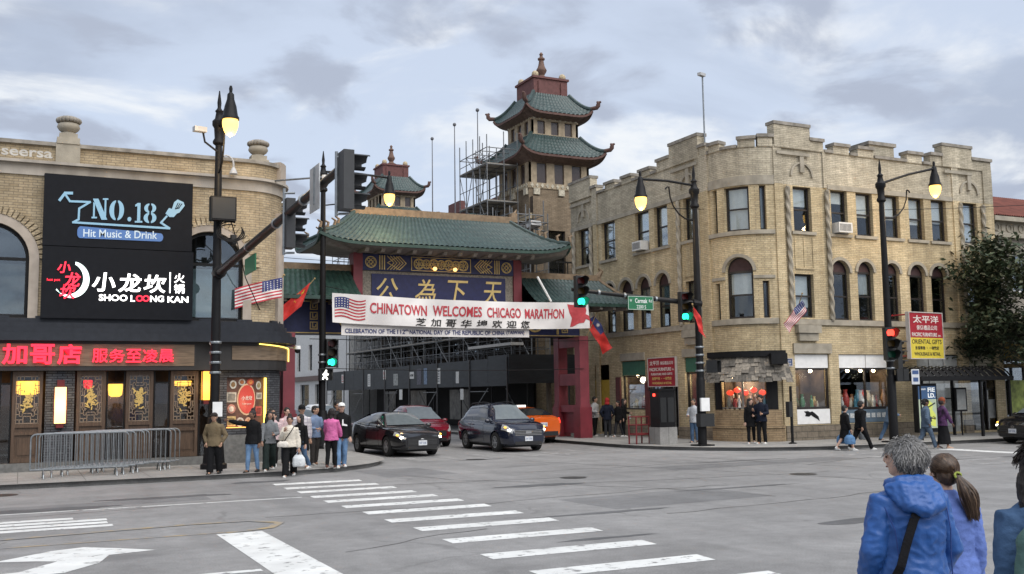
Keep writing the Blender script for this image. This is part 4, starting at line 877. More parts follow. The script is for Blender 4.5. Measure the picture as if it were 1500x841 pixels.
for k in range(3): ribbon(m, F1, [(788 + k * 8, 492 - k * 2), (800 + k * 9, 466 + k * 2)], 4, .277, .282)
ribbon(m, F1, [(788, 492), (806, 488)], 4, .283, .285); m.build('fork_mark', blk, s1)
def ellp(cx, cy, rx, ry, a0, a1, n=12): return [(cx + rx * math.cos(rad(a0 + (a1 - a0) * i / n)), cy + ry * math.sin(rad(a0 + (a1 - a0) * i / n))) for i in range(n + 1)]
m = MB()
m.prism(F1, [(412, 448), (436, 448), (478, 541), (452, 541)], .252, .275)
for x in (414, 464): m.prism(F1, [(x, 452 if x > 450 else 462), (x + 8, 452 if x > 450 else 470), (x + 8, 530), (x, 530)], .252, .272)
for x, y in ((408, 528), (456, 446)): m.prism(F1, [(x, y), (x + 24, y), (x + 24, y + 7), (x, y + 7)], .252, .2735)
for sg in (-1, 1):
    cx = 519 + sg * 3; m.prism(F1, ellp(cx, 499, 30 * sg, 44, -88, 88) + ellp(cx, 499, 9 * sg, 36, 80, -80), .252, .275)
m.prism(F1, ellp(577, 538, 9, 10, 0, 345), .252, .275)
m.prism(F1, [(612, 466), (626, 466), (626, 545), (612, 545)], .252, .275); m.prism(F1, [(602, 474), (612, 467), (612, 480), (602, 482)], .252, .274); m.prism(F1, [(602, 545.5), (636, 545.5), (636, 553), (602, 553)], .252, .2745)
for cy, rr_ in ((489, 21), (532, 23)):
    for sg in (-1, 1): cx = 671 + sg * 2.5; m.prism(F1, ellp(cx, cy, (rr_ + 4) * sg, rr_, -86, 86) + ellp(cx, cy, 8 * sg, rr_ - 7, 76, -76), .252, .275)
m.build('lettering', blue, s1)
m = MB(); m.prism(F1, ellp(720, 618, 14, 18, -90, 0, 4) + ellp(720, 602 + 16, 14, 18, 0, 90, 4) + ellp(362, 602, 14, 20, 90, 180, 4) + ellp(362, 590, 14, 20, 180, 270, 4), .252, .268); m.build('plaque', em('mid_blue', (.06, .16, .40), .06, (.06, .14, .34)), s1)
m = MB(); m.text(lambda x, y, d: S1(540 + x, 604 + .027 * x - y, .27 + d), 'Hit Music & Drink', w=332, h=34, bold=.012, ext=.006); m.build('lettering', pm('pale_blue_print', (.55, .66, .74), .5), s1)

# ---- lower black sign: SHOO LOONG KAN
s2 = thing('hot_pot_sign', 'black wall sign with white lit characters and SHOO LOONG KAN', 'sign', (2.45, 30.8, 4.34))
m = MB(); m.fbox(LF, .42, 4.48, 4.34, 6.36, .03, .26); m.build('board', blk, s2)
def S2(cx, cy, d=.262):
    k = (cx - 155) / 557; top = -40 + 2 * k; bot = 216 + 14 * k; return LF.pt(.42 + 4.06 * k, 6.36 - (cy - top) / (bot - top) * 2.02, d)
class S2F:
    step = None
    def pt(s, u, z, d): return S2(u, z, d)
F2_ = S2F(); litw = em('lit_white', (1, .98, .96), .85); litr = em('lit_red', (1, .02, .05), .55)
m = MB(); m.prism(F2_, ellp(262, 80, 62, 66, -80, 150, 26) + ellp(246, 76, 56, 58, 135, -62, 24), .262, .29); m.build('moon_emblem', em('lit_pale', (.75, .9, .85), .5), s2)
m = MB()
for ch_, x, y, s_ in (('小', 232, 36, 44), ('龙', 262, 80, 56), ('坎', 248, 124, 54)): m.text(lambda a, b, d, x=x, y=y: S2(x + a, y - b, .292 + d), ch_, w=s_ * 1.1, h=s_ * .95, bold=.02, shear=.15)
m.text(lambda a, b, d: S2(197 + a, 82 - b, .265 + d), 'hot pot', w=46, h=12, bold=.01); m.build('emblem_lettering', litr, s2)
m = MB(); 
for ch_, x in (('小', 376), ('龙', 472), ('坎', 566)): m.text(lambda a, b, d, x=x: S2(x + a, 86 - b + .02 * (x - 376), .265 + d), ch_, w=86, h=70, bold=.022, shear=.08)
for ch_, y in (('火', 66), ('锅', 107)): m.text(lambda a, b, d, y=y: S2(659 + a, y - b, .265 + d), ch_, w=41, h=37, bold=.012)
m.prism(F2_, [(621, 44), (625, 44), (625, 124), (621, 124)], .265, .285)
m.text(lambda a, b, d: S2(412 + a, 144 - b + .015 * a, .265 + d), 'SHOO', w=104, h=24, bold=.022); m.text(lambda a, b, d: S2(484 + a, 146 - b, .265 + d), 'L', w=16, h=24, bold=.022)
m.text(lambda a, b, d: S2(575 + a, 147 - b, .265 + d), 'NG', w=52, h=24, bold=.022); m.text(lambda a, b, d: S2(655 + a, 149 - b, .265 + d), 'KAN', w=80, h=24, bold=.022); m.build('lettering', litw, s2)
m = MB()
for cx in (509, 533): m.prism(F2_, ellp(cx, 146, 13.5, 12, 0, 180, 12) + ellp(cx, 146, 8, 7, 180, 0, 12), .265, .286); m.prism(F2_, ellp(cx, 146, 13.5, 12, 180, 360, 12) + ellp(cx, 146, 8, 7, 360, 180, 12), .265, .2865)
m.build('linked_rings', litr, s2)
# red channel letters over the doors
s3 = thing('lit_red_lettering', 'row of red glowing Chinese characters on the wooden panel over the doors', 'sign', (1.5, 30.6, 3.3))
m = MB(); 
for ch_, x in (('芝', -.9), ('加', -.2), ('哥', .49), ('店', 1.17)): m.text(lambda a, b, d, x=x: LF.pt(x + .02 + a, 3.325 + b, .36 + d), ch_, w=.62, h=.56, bold=.026, ext=.05)
m.build('large_characters', litr, s3)
m = MB()
for i, ch_ in enumerate('服务至凌晨'): m.text(lambda a, b, d, i=i: LF.pt(1.98 + i * .445 + a, 3.29 + b, .36 + d), ch_, w=.41, h=.38, bold=.012, ext=.05)
m.build('small_characters', litr, s3)
# wall cameras
def cctv(P, out, lab, arm=.35):
    t = thing('security_camera', lab, 'security camera', P); out = Vector(out); m = MB(); m.tube([(0, 0, 0), out * arm], .03, 8); m.ell(out * .02, .07, .07, .07, 10, 8); m.build('bracket', whitep, t, world=False)
    e = out * arm; m = MB(); m.tube([e + Vector((0, 0, .05)), e + Vector((0, 0, -.06))], [.1, .11], 14); m.build('housing', whitep, t, world=False, smooth=40); m = MB(); m.ell(e + Vector((0, 0, -.09)), .09, .09, .1, 12, 8); m.build('dome', blackm, t, world=False, smooth=60)
cctv(CF.pt(LL - .2, 3.62, .2), (.9, -.4, 0), 'white dome camera at the end of the neon lit corner sign'); cctv((5.0, 30.5, 3.66), (.3, -.5, 0), 'small white dome camera above the dark entrance by the pole', .2)
# low buildings and blocks further out on either side are out of view
# ================================================================ CHINESE ROOFS
def roof_side(mb, P0, P1, Q0, Q1, lift=.5, sag=1.45, pitch=.26, ns=None, nt=21, rib=.05, lp=4.0):
    P0, P1, Q0, Q1 = map(Vector, (P0, P1, Q0, Q1)); L_ = (P1 - P0).length; nr = max(4, int(L_ / pitch)); K = nr * 6; o = len(mb.v)
    for j in range(nt + 1):
        t = j / nt
        for i in range(K + 1):
            s = i / K; e = P0.lerp(P1, s); q = Q0.lerp(Q1, s); p = e.lerp(q, t); f = abs(2 * s - 1) ** lp
            p.z = e.z + (q.z - e.z) * t ** sag + lift * f * (1 - t) ** 2 + rib * abs(math.sin(PI * nr * s)) * (1 if t < 1 else 0) + .05 * (j % 3) / 3
            mb.v.append(tuple(p))
    for j in range(nt):
        for i in range(K): mb.f.append((o + j * (K + 1) + i, o + j * (K + 1) + i + 1, o + (j + 1) * (K + 1) + i + 1, o + (j + 1) * (K + 1) + i)); mb.m.append(mb.cur)
def edge_pts(P0, P1, lift, n=16, lp=4.0, dz=0.):
    P0, P1 = Vector(P0), Vector(P1); return [P0.lerp(P1, i / n) + Vector((0, 0, lift * abs(2 * i / n - 1) ** lp + dz)) for i in range(n + 1)]
def hip_curve(E, T, lift, sag=1.45, n=10, dz=.06):
    E, T = Vector(E), Vector(T); out = []
    for i in range(n + 1):
        t = i / n; p = E.lerp(T, t); p.z = E.z + (T.z - E.z) * t ** sag + lift * (1 - t) ** 2 + dz; out.append(p)
    return out
def hip_roof(par, ex0, ex1, ey0, ey1, ze, tx0, tx1, ty0, ty1, zt, lift, mt=tile_g, edge=None, trim=terra, horns=True, tsize=.11, wallbox=None, ridge=False, sides='SENW', rib=.05, pitch=.26, sag=1.45, soff=None, lp=4.0, hipm=None):
    edge = edge or redp; A = [(ex0, ey0, ze), (ex1, ey0, ze), (ex1, ey1, ze), (ex0, ey1, ze)]; T_ = [(tx0, ty0, zt), (tx1, ty0, zt), (tx1, ty1, zt), (tx0, ty1, zt)]
    m = MB()
    for k in range(4): roof_side(m, A[k], A[(k + 1) % 4], T_[k], T_[(k + 1) % 4], lift, pitch=pitch, rib=rib, sag=sag, lp=lp)
    m.build('tiled_roof', mt, par, recalc=False, smooth=35)
    h = MB()
    for k in range(4):
        cpts = hip_curve(A[k], T_[k], lift, sag); hb = MB(); hb.tube(cpts, tsize, 7); hb.build('hip_ridge', hipm or trim, par, smooth=40); h = MB()
        if horns:
            c = cpts[0]; d = (cpts[0] - cpts[2]); d.z = 0; d.normalize()
            h.tube([c - d * .1, c + d * .25 + Vector((0, 0, .04)), c + d * .32 + Vector((0, 0, .14)), c + d * .35 + Vector((0, 0, .30)), c + d * .26 + Vector((0, 0, .38))], [tsize, .12, .13, .11, .05], 7)
            h.tube([c + d * .32 + Vector((0, 0, .30)), c + d * .50 + Vector((0, 0, .35))], [.09, .05], 6); h.build('eave_horn', trim, par, smooth=40)
    h = MB()
    if ridge: h.bar((tx0 - .12, (ty0 + ty1) / 2, zt + .12), (tx1 + .12, (ty0 + ty1) / 2, zt + .12), .22, .3)
    if ridge: h.build('ridge_trim', trim, par, smooth=40)
    g = MB()
    for k in range(4):
        e = edge_pts(A[k], A[(k + 1) % 4], lift, 20, lp, dz=-.07)
        for p, q in zip(e, e[1:]): g.bar(p, q, .08, .12)
    g.build('eave_board', edge, par)
    if wallbox:
        x0, x1, y0, y1, zw = wallbox; s = MB(); B = [(x0, y0), (x1, y0), (x1, y1), (x0, y1)]
        for k in range(4):
            e = edge_pts(A[k], A[(k + 1) % 4], lift, 12, lp, dz=-.14); b0, b1 = B[k], B[(k + 1) % 4]
            for i in range(12):
                w0 = (b0[0] + (b1[0] - b0[0]) * i / 12, b0[1] + (b1[1] - b0[1]) * i / 12, zw); w1 = (b0[0] + (b1[0] - b0[0]) * (i + 1) / 12, b0[1] + (b1[1] - b0[1]) * (i + 1) / 12, zw); s.quad(e[i], e[i + 1], w1, w0)
        s.build('soffit', soff or pm('eave_underside', (.14, .10, .085), .8, var=.3, scale=5), par, recalc=False)

# ================================================================ ASSOCIATION BUILDING with pagoda towers
tcot = pm('terracotta_relief', (.40, .33, .22), .8, var=.4, scale=9, bump=.5, bscale=14)
redt = pm('red_terracotta', (.125, .052, .048), .75, var=.2)
PT = thing('association_building', 'brown brick building with dark windows behind the scaffold and gate', 'building', (30, 58, 0))
PLF = Fr((24, 0, 0), (0, -1, 0), (-1, 0, 0)); PSF = Fr((0, 46.6, 0), (1, 0, 0), (0, -1, 0))
ops = []
for y in np.arange(-70, -50, 2.9):
    for z in (4.4, 8.0): ops.append((y, y + 1.5, z, z + 2.2))
w = MB(); w.wall(PLF, -72.5, -46.6, 0, 12.4, ops, th=.3); w.build('wall', brickmat('shaded_brick', (.10, .075, .055), (.07, .052, .04), (.04, .035, .03)), PT); w = MB(); w.wall(PSF, 24, 36, 0, 12.4, [(24.7, 25.9, 8.3, 10.6), (26.6, 27.9, 8.3, 10.6), (24.8, 26, 4.5, 6.8), (26.9, 28, 4.5, 6.8)], th=.3); w.box(35.7, 36, 46.61, 72.5, 0, 12.4); w.build('wall', brickT, PT)  # street wall brick darkened in colour for the shade behind the scaffold
m = MB(); m.box(24.4, 35.5, 47.1, 72, .1, 12.2); m.build('interior_core', dark_in, PT)
for o in ops: window(PT, PLF, *o, fm=win_fr)
for a, b, p, q in ((24.7, 25.9, 8.3, 10.6), (26.6, 27.9, 8.3, 10.6), (24.8, 26, 4.5, 6.8), (26.9, 28, 4.5, 6.8)): window(PT, PSF, a, b, p, q)
m = MB(); m.fbox(PLF, -72.4, -46.7, 7.2, 7.5, .002, .12); m.fbox(PLF, -72.4, -46.7, 11.2, 11.5, .002, .15); m.build('terracotta_band', tcot, PT)
# pitched green roof with stepped red parapet between the towers
m = MB(); roof_side(m, (23.6, 72, 12.1), (23.6, 50.5, 12.1), (26.2, 72, 13.9), (26.2, 50.5, 13.9), 0); m.build('tiled_roof', tile_d, PT, recalc=False, smooth=35)
m = MB(); m.box(26.0, 26.4, 51, 72, 13.5, 14.1); m.box(26.0, 26.4, 61.2, 63.2, 14.1, 14.9); m.box(25.95, 26.45, 60.9, 63.5, 14.1, 14.4); m.box(24.2, 24.9, 63.9, 64.4, 12.4, 13.4); m.build('parapet', redt, PT)
m = MB(); m.poly([(26.4, 51, 13.5), (36, 51, 12.5), (36, 72, 12.5), (26.4, 72, 13.5)]); m.build('roof', pm('tar_roof', (.08, .08, .08)), PT)
# balcony between tower and corner building
m = MB()
for z in (7.6,):
    m.box(24.6, 28.4, 45.2, 46.55, z, z + .12)
    for k in range(14): m.box(24.7 + k * .27, 24.74 + k * .27, 45.25, 45.29, z + .12, z + 1.1)
    m.box(24.6, 28.4, 45.22, 45.32, z + 1.1, z + 1.17)
m.build('balcony', pm('dark_iron', (.03, .03, .03), .5), PT)
def tower(name, label, cx, cy, dz=0.):
    t = thing(name, label, 'pagoda tower', (cx, cy, 12.3)); brt = pm('brown_terracotta', (.105, .058, .048), .8, var=.25)
    hw1, hw2, hw3 = 1.85, 1.45, 1.05
    def sq(m, h, z0, z1, dx=0): m.box(cx - h, cx + h, cy - h, cy + h, z0, z1)
    m = MB(); sq(m, hw1, 11.0, 12.9); m.build('brick_shaft', brickT, t)
    m = MB(); sq(m, hw1 - .12, 12.9, 14.9); sq(m, hw2 - .12, 15.6, 17.2); m.build('core', dark_in, t)
    def stage(h, z0, z1, zw0, zw1, n):
        m = MB(); fr4 = [Fr((cx, cy - h, 0), (1, 0, 0), (0, -1, 0)), Fr((cx + h, cy, 0), (0, 1, 0), (1, 0, 0)), Fr((cx, cy + h, 0), (-1, 0, 0), (0, 1, 0)), Fr((cx - h, cy, 0), (0, -1, 0), (-1, 0, 0))]
        W_ = 2 * h; pw = W_ * .13; gap = (W_ - pw * (n + 1)) / n
        for fr in fr4:
            for k in range(n + 1): a = -h + k * (pw + gap); m.fbox(fr, a, a + pw, z0, zw1, -.14, .0)
            m.fbox(fr, -h, h, z0, zw0, -.13, .05); m.fbox(fr, -h, h, zw1, z1, -.13, .02)
        m.build('window_stage', pm('tower_stone', (.36, .29, .20), .8, var=.25, scale=4), t)
        for fr in fr4:
            b = MB()
            k = int(W_ / .3)
            for i in range(k):
                u = -h + (i + .5) * W_ / k; b.prism(fr, [(u - .11, zw1 + .15), (u, zw1 + .26), (u + .11, zw1 + .15), (u, zw1 + .04)], .02, .06)
                b.prism(fr, [(u - .1, (z0 + zw0) / 2), (u, zw0 - .02), (u + .1, (z0 + zw0) / 2), (u, z0 + .02)], .05, .085)
            b.build('relief_band', pm('pale_relief', (.46, .42, .33), .8, var=.4, scale=12), t)
        s = MB()
        for fr in fr4:
            for k in range(n): a = -h + pw + k * (pw + gap); s.fbox(fr, a, a + gap, zw0, zw1, -.12, -.09)
        each('window_pane', pm('brown_glass', (.045, .03, .028), .25, spec=.6), t, s)
    stage(hw1, 12.9, 14.75, 13.2, 14.3, 3); stage(hw2, 15.75, 17.15, 16.0, 16.75, 3)
    m = MB()
    for h_, z_ in ((hw1, 12.55),):
        for fr in (Fr((cx, cy - h_, 0), (1, 0, 0), (0, -1, 0)), Fr((cx - h_, cy, 0), (0, -1, 0), (-1, 0, 0))):
            for k in range(3): m.fbox(fr, -h_ + .25 + k * 1.5, -h_ + .6 + k * 1.5, z_, z_ + .35, .0, .12)
    m.build('tile_ornament', pm('pale_relief', (.46, .42, .33)), t)
    e1, e2 = 2.55, 2.05
    hip_roof(t, cx - e1, cx + e1, cy - e1, cy + e1, 14.65, cx - hw2 - .05, cx + hw2 + .05, cy - hw2 - .05, cy + hw2 + .05, 15.95, .42, wallbox=(cx - hw1, cx + hw1, cy - hw1, cy + hw1, 14.3), trim=brt, edge=brt, hipm=tile_g, lp=6., sag=1.2)
    hip_roof(t, cx - e2, cx + e2, cy - e2, cy + e2, 17.1, cx - hw3 - .05, cx + hw3 + .05, cy - hw3 - .05, cy + hw3 + .05, 18.4, .4, wallbox=(cx - hw2, cx + hw2, cy - hw2, cy + hw2, 16.85), trim=brt, edge=brt, hipm=tile_g, lp=6., sag=1.2)
    for ch in t.children: ch.location.z += dz
    nb0 = set(t.children); m = MB(); sq(m, hw3, 18.0, 19.25); sq(m, hw3 + .08, 19.25, 19.37)
    for a in (-1, 1):
        for b in (-1, 1): m.box(cx + a * (hw3 - .35) - .09, cx + a * (hw3 - .35) + .09, cy + b * (hw3 + .03) - .04, cy + b * (hw3 + .03) + .04, 18.3, 19.1)
    m.build('parapet_block', redt, t)
    m = MB()
    for a in (-1, 1):
        for b in (-1, 1): m.ell((cx + a * .85, cy + b * .85, 19.5), .2, .2, .22, 10, 6)
    m.build('corner_knob', tcot, t, smooth=60)
    m = MB(); m.box(cx - .45, cx + .45, cy - .45, cy + .45, 19.37, 19.5); m.lathe((cx, cy, 19.5), [(.36, 0), (.4, .1), (.22, .2), (.16, .3), (.28, .5), (.3, .6), (.2, .78), (.15, 1.0), (.13, 1.15), (.2, 1.2), (.2, 1.28), (.1, 1.34), (.08, 1.45), (.12, 1.5), (.05, 1.62)], 14); m.build('finial', pm('weathered_terracotta', (.14, .085, .065), .8, var=.3), t, smooth=50)
    for ch in t.children:
        if ch not in nb0: ch.location.z += dz
tower('pagoda_tower', 'nearer and taller looking pagoda tower with two green roofs rising beside the corner building', 25.8, 48.8)
tower('pagoda_tower', 'smaller looking far pagoda tower above the green roof of the gate', 25.7, 74.2, .5)
for y, nm in ((63.6, 'leftmost of the three bare flagpoles behind the gate roof'), (59.6, 'middle one of the three bare flagpoles behind the gate roof'), (55.9, 'bare flagpole nearest the scaffolded pagoda tower')):
    t = thing('flagpole', nm, 'flagpole', (25, y, 12.9)); m = MB(); m.tube([(0, 0, 0), (0, 0, 6.6)], [.05, .028], 8); m.build('pole', pm('pole_grey', (.12, .12, .13), .5), t, world=False); m = MB(); m.ell((0, 0, 6.68), .12, .12, .12, 10, 8); m.build('ball', pm('pole_grey', (.12, .12, .13)), t, world=False)

# ---- scaffolding
def scaffold(label, xs, ys, z0, levels, braces=True, deck=None, seed=1, rails=True):
    t = thing('scaffold', label, 'scaffold', (xs[0], ys[0], z0)); r_ = random.Random(seed); zt = z0 + sum(levels)
    m = MB()
    for x in xs:
        for y in ys: m.tube([(x, y, z0), (x, y, zt + r_.uniform(.2, 1.0))], .03, 5)
    m.build('standards', steel, t)
    m = MB(); z = z0
    for k, h in enumerate(levels):
        z += h
        for x in xs:
            m.tube([(x, ys[0], z), (x, ys[-1], z)], .026, 5)
            if rails: m.tube([(x, ys[0], z - h / 2), (x, ys[-1], z - h / 2)], .022, 5)
        for y in ys: m.tube([(xs[0], y, z), (xs[-1], y, z)], .026, 5)
    m.build('ledgers', steel, t)
    m = MB(); z = z0
    for k, h in enumerate(levels):
        for i, (a, b) in enumerate(zip(ys, ys[1:])):
            if (i + k) % 2 == 0: m.tube([(xs[0], a, z), (xs[0], b, z + h)], .022, 5)
            elif r_.random() < .5: m.tube([(xs[0], b, z), (xs[0], a, z + h)], .022, 5)
        z += h
    m.build('braces', steel, t)
    if deck is not None:
        m = MB(); z = z0
        for k, h in enumerate(levels):
            z += h
            if k in deck: m.box(xs[0] - .05, xs[-1] + .05, min(ys), max(ys), z + .03, z + .08)
        each('planks', pm('scaffold_plank', (.27, .25, .22), .8, var=.3, scale=6), t, m)
    return t
scaffold('long tube scaffold with plank decks standing above the dark sidewalk shed', [21.6, 22.7, 23.5], list(np.arange(44.5, 73.6, 2.0)), 3.6, [1.45, 2.0, 2.0, 1.9], deck=(0, 2), seed=3)
scaffold('tube scaffold with guard rails around the nearer pagoda tower', [21.9, 22.9, 23.7], list(np.arange(47.8, 51.6, .92)), 10.9, [1.3, 2.0, .9], deck=(0, 1), seed=5)
scaffold('tube scaffold in front of the far pagoda tower above the left gate wing', [21.9, 23.2], list(np.arange(71, 79, 1.6)), 10.9, [1.7, 1.6], deck=None, seed=9)

scaffold('inner row of scaffold tubes close to the dark facade behind the planked scaffold', [22.2, 23.2], list(np.arange(43.5, 73, 1.3)), 3.6, [1.2, 1.2, 1.4, 1.4, 1.6], deck=(1,), seed=21)
# ---- sidewalk shed
shed = thing('sidewalk_shed', 'dark plywood sidewalk shed with pasted notices along the scaffolded building', 'sidewalk shed', (21.5, 57, .12))
ply = pm('dark_plywood', (.022, .026, .030), .6, var=.25, scale=2, streak=(1, 1, 4))
ys = list(np.arange(42.4, 73.5, 2.2)); XS = 20.35
for k, (a, b) in enumerate(zip(ys, ys[1:])):
    m = MB(); m.box(XS, XS + .04, a + .01, b - .01, 2.4, 3.72 if k else 3.85); m.build('plywood_panel', ply, shed)
m = MB(); m.box(XS + .05, 24, 42.3, 73.4, 3.35, 3.5); m.build('deck', pm('dark_timber', (.03, .028, .026), .8), shed)
m = MB(); m.box(XS, 23.9, 42.25, 42.38, 2.5, 3.85); m.build('end_panel', ply, shed)
for y in ys[::2]:
    m = MB(); m.tube([(XS - .03, y, .12), (XS - .03, y, 3.75)], .04, 6); m.build('post', pm('shed_post', (.045, .045, .048), .5), shed)
    m = MB(); m.tube([(23.6, y, .12), (23.6, y, 3.35)], .04, 6); m.build('post', pm('shed_post', (.045, .045, .048)), shed)
m = MB()
for i, (a, b) in enumerate(zip(ys, ys[1:])):
    if i % 3 == 1: m.tube([(XS, a, 2.3), (XS, b, .9)], .025, 5); m.tube([(XS, a, 2.15), (XS, b, 2.15)], .025, 5)
    if i % 3 == 2: m.tube([(23.4, a, .5), (23.4, b, 2.3)], .025, 5)
each('brace', steel, shed, m)
SHF = Fr((XS, 0, 0), (0, -1, 0), (-1, 0, 0))
nw = pm('notice_white', (.55, .55, .53), .7, var=.12, scale=20)
for i, (y, z0, z1, wd, c) in enumerate(((69.2, 2.9, 3.5, .5, nw), (63.2, 2.6, 3.4, .55, nw), (60.1, 3.0, 3.6, .5, nw), (58.0, 2.6, 3.3, .8, pm('notice_grey', (.25, .26, .25), .7, var=.5, scale=8)), (55.2, 2.95, 3.35, .7, nw), (54.0, 2.6, 3.5, .7, pm('notice_dark', (.07, .07, .09), .6, var=.6, scale=9)), (53.0, 2.6, 3.5, .5, pm('notice_blue', (.12, .17, .25), .6, var=.5, scale=6)), (51.0, 2.6, 3.45, .45, nw), (48.4, 2.6, 3.2, .4, nw))):
    m = MB(); m.fbox(SHF, -y - wd / 2, -y + wd / 2, z0, z1, .006, .014); o = m.build('notice', c, shed)
    m = MB()
    if i in (0, 2):
        m.ring(SHF, -y, z1 - .22, .1, .15, .015, .018, 0, 360, 14); m.fbox(SHF, -y - .13, -y + .13, z1 - .235, z1 - .205, .015, .019); m.text(lambda a, b, d, y=y, z0=z0: SHF.pt(-y + a, z0 + .12 + b, .016 + d), 'NO PARKING', w=.38, h=.08, ext=.002); m.build('lettering', pm('sign_red_ink', (.4, .02, .02)), o)
    elif i == 4: m.text(lambda a, b, d, y=y: SHF.pt(-y + a, 3.15 + b, .016 + d), 'HOME', w=.55, h=.14, bold=.03, ext=.002); m.build('lettering', blackm, o)
    elif i in (1, 7):
        for k in range(5): m.fbox(SHF, -y - .12, -y + .12, z0 + .12 + .13 * k, z0 + .18 + .13 * k, .015, .018)
        m.build('print', pm('notice_ink', (.12, .13, .15)), o)
hung = MB(); hung.fbox(SHF, -57.2, -56.7, 1.75, 2.35, .05, .07); hung.fbox(SHF, -47.9, -47.5, 1.75, 2.3, .05, .07); each('hanging_notice', nw, shed, hung)
m = MB(); m.box(23.9, 23.98, 46.7, 72.4, .12, 3.3); m.build('shade_sheet', dark_in, PT)  # near-black sheet added over the ground floor as the shade under the shed
# paler shop panes on the near-black shade sheet behind the shed
m = MB(); m.box(23.85, 23.89, 55, 58, .5, 2.3); m.box(23.85, 23.89, 62, 65, .5, 2.3); m.box(23.85, 23.89, 68, 70.5, .5, 2.3); each('shop_glass', pm('dim_shop', (.10, .10, .09), .3, var=.8, scale=3), PT, m)
m = MB(); m.box(23.8, 23.86, 44.9, 45.0, 1.7, 2.4); m.build('green_strip_light', em('green_led', (.02, .6, .1), .6), PT)
m = MB(); m.obox((21.7, 46.7, 4.45), (.35, 0, 0), (0, 2.6, 0), (0, 0, .07)); o = m.build('steel_beam', pm('pale_steel', (.38, .37, .35), .6), None, loc=(21.7, 46.7, 4.4)); tag(o, 'pale steel beam laid level on the scaffold near the right gate column', 'beam')

# ---- white building at the end of the street
wb = thing('white_building', 'white building with dark windows far down the street beyond the scaffold', 'building', (26, 85, 0))
WF = Fr((22.3, 0, 0), (0, -1, 0), (-1, 0, 0)); ops = [(-y - 1.2, -y, z, z + 2.2) for y in (77, 81, 85, 89, 93, 97) for z in (4.2, 8)] + [(-y - 3, -y, .4, 3) for y in (76, 81, 86, 91, 96)]
m = MB(); m.wall(WF, -110, -74.0, 0, 11.3, ops); m.box(22.3, 36, 74.0, 74.2, 0, 11.3); m.build('wall', pm('white_brick', (.55, .55, .54), .8, var=.12), wb)
m = MB(); m.box(22.9, 35, 74.5, 110, .1, 11); m.build('interior_core', dark_in, wb)
m = MB(); m.fbox(WF, -110, -74.0, 3.3, 3.7, .0, .25); m.fbox(WF, -110, -74.0, 11.0, 11.4, 0, .3); m.build('cornice', pm('brown_cornice', (.14, .10, .09), .8), wb)
for o in ops: window(wb, WF, *o)
eb = thing('end_block', 'plain tan brick block closing the far end of the street', 'building', (12, 150, 0)); m = MB(); m.box(-10, 30, 150, 160, 0, 9); m.build('wall', brickT, eb); m = MB(); m.box(-10.1, 30.1, 149.9, 160.1, 9, 9.4); m.build('coping', stone_d, eb)

# ================================================================ GATE
G = thing('chinatown_gate', 'red and blue ceremonial gate with green tiled roofs spanning the street', 'gate', (15.6, 39, .12))
GF = Fr((0, 38.6, 0), (1, 0, 0), (0, -1, 0))
gblue = pm('gate_blue', (.018, .024, .085), .55, var=.2); gold = pm('gate_gold', (.50, .37, .15), .45, var=.2, metal=.2); gstone = pm('gate_stone', (.24, .215, .18), .8, var=.4, scale=18, bump=.5, bscale=30); gcol = pm('gate_red', (.19, .036, .048), .55, var=.22, scale=1.5, bump=.1)
gcol2 = pm('gate_red_base', (.17, .022, .032), .5, var=.25, scale=1.5)
for X, nm in ((8.98, 'L'), (21.66, 'R')):
    for y0 in (37.75, 39.65):
        m = MB(); m.box(X - .22, X + .22, y0 - .22, y0 + .22, 1.5, 4.45); m.box(X - .25, X + .25, y0 - .25, y0 + .25, 1.42, 1.55); m.build('column', gcol, G)
        m = MB(); m.box(X - .29, X + .29, y0 - .29, y0 + .29, .12, 1.42); m.build('column_base', gcol2, G)
    m = MB(); m.box(X - .2, X + .2, 37.92, 39.48, 2.35, 2.85); m.box(X - .2, X + .2, 38.03, 39.37, 1.2, 1.5); m.box(X - .2, X + .2, 37.92, 39.48, 4.0, 4.4); each('crossbar', gcol, G, m)
    m = MB(); m.box(X - .06, X + .06, 37.93, 39.47, .3, 1.2); m.build('panel', gcol2, G)
# lintel with gilt ornament
m = MB(); m.box(8.6, 21.9, 38.3, 39.3, 4.455, 5.75); m.build('lintel', gblue, G)
m = MB(); LFm = Fr((0, 38.3, 0), (1, 0, 0), (0, -1, 0))
def fret(m, u, z, w_, h_, fr=LFm):
    k = .035
    for a, b, p, q in ((u, u + w_, z, z + k), (u, u + w_, z + h_ - k, z + h_), (u, u + k, z + k, z + h_ - k), (u + w_ - k, u + w_, z + k, z + h_ - k), (u + w_ * .3, u + w_ * .3 + k, z + h_ * .25, z + h_ - k - .001), (u + w_ * .3 + k, u + w_ * .75, z + h_ * .25, z + h_ * .25 + k), (u + w_ * .7, u + w_ * .7 + k, z + h_ * .25 + k, z + h_ * .65)): m.fbox(fr, a, b, p, q, .002, .03)
def medal(m, u, z, r, fr=LFm):
    m.ring(fr, u, z, r * .82, r, .002, .035, 0, 360, 20); m.ring(fr, u, z, .0, r * .16, .002, .036, 0, 360, 8)
    for k in range(6): a = rad(60 * k); m.ring(fr, u + r * .5 * math.cos(a), z + r * .5 * math.sin(a), r * .2, r * .29, .002, .03 + .001 * k, 0, 360, 10)
for u0 in (9.95, 21.0):
    for z in (4.62, 5.0, 5.38): fret(m, u0, z, .3, .3)
for u in (10.42, 20.75, 12.3, 18.7): m.fbox(LFm, u, u + .1, 4.55, 5.68, .002, .03)
for u in (11.5, 13.4, 15.6, 17.8, 19.7): medal(m, u, 5.05, .42)
for u in (12.5, 14.5, 16.7, 18.75): m.ring(LFm, u, 5.05, .2, .27, .002, .03, 0, 360, 4)
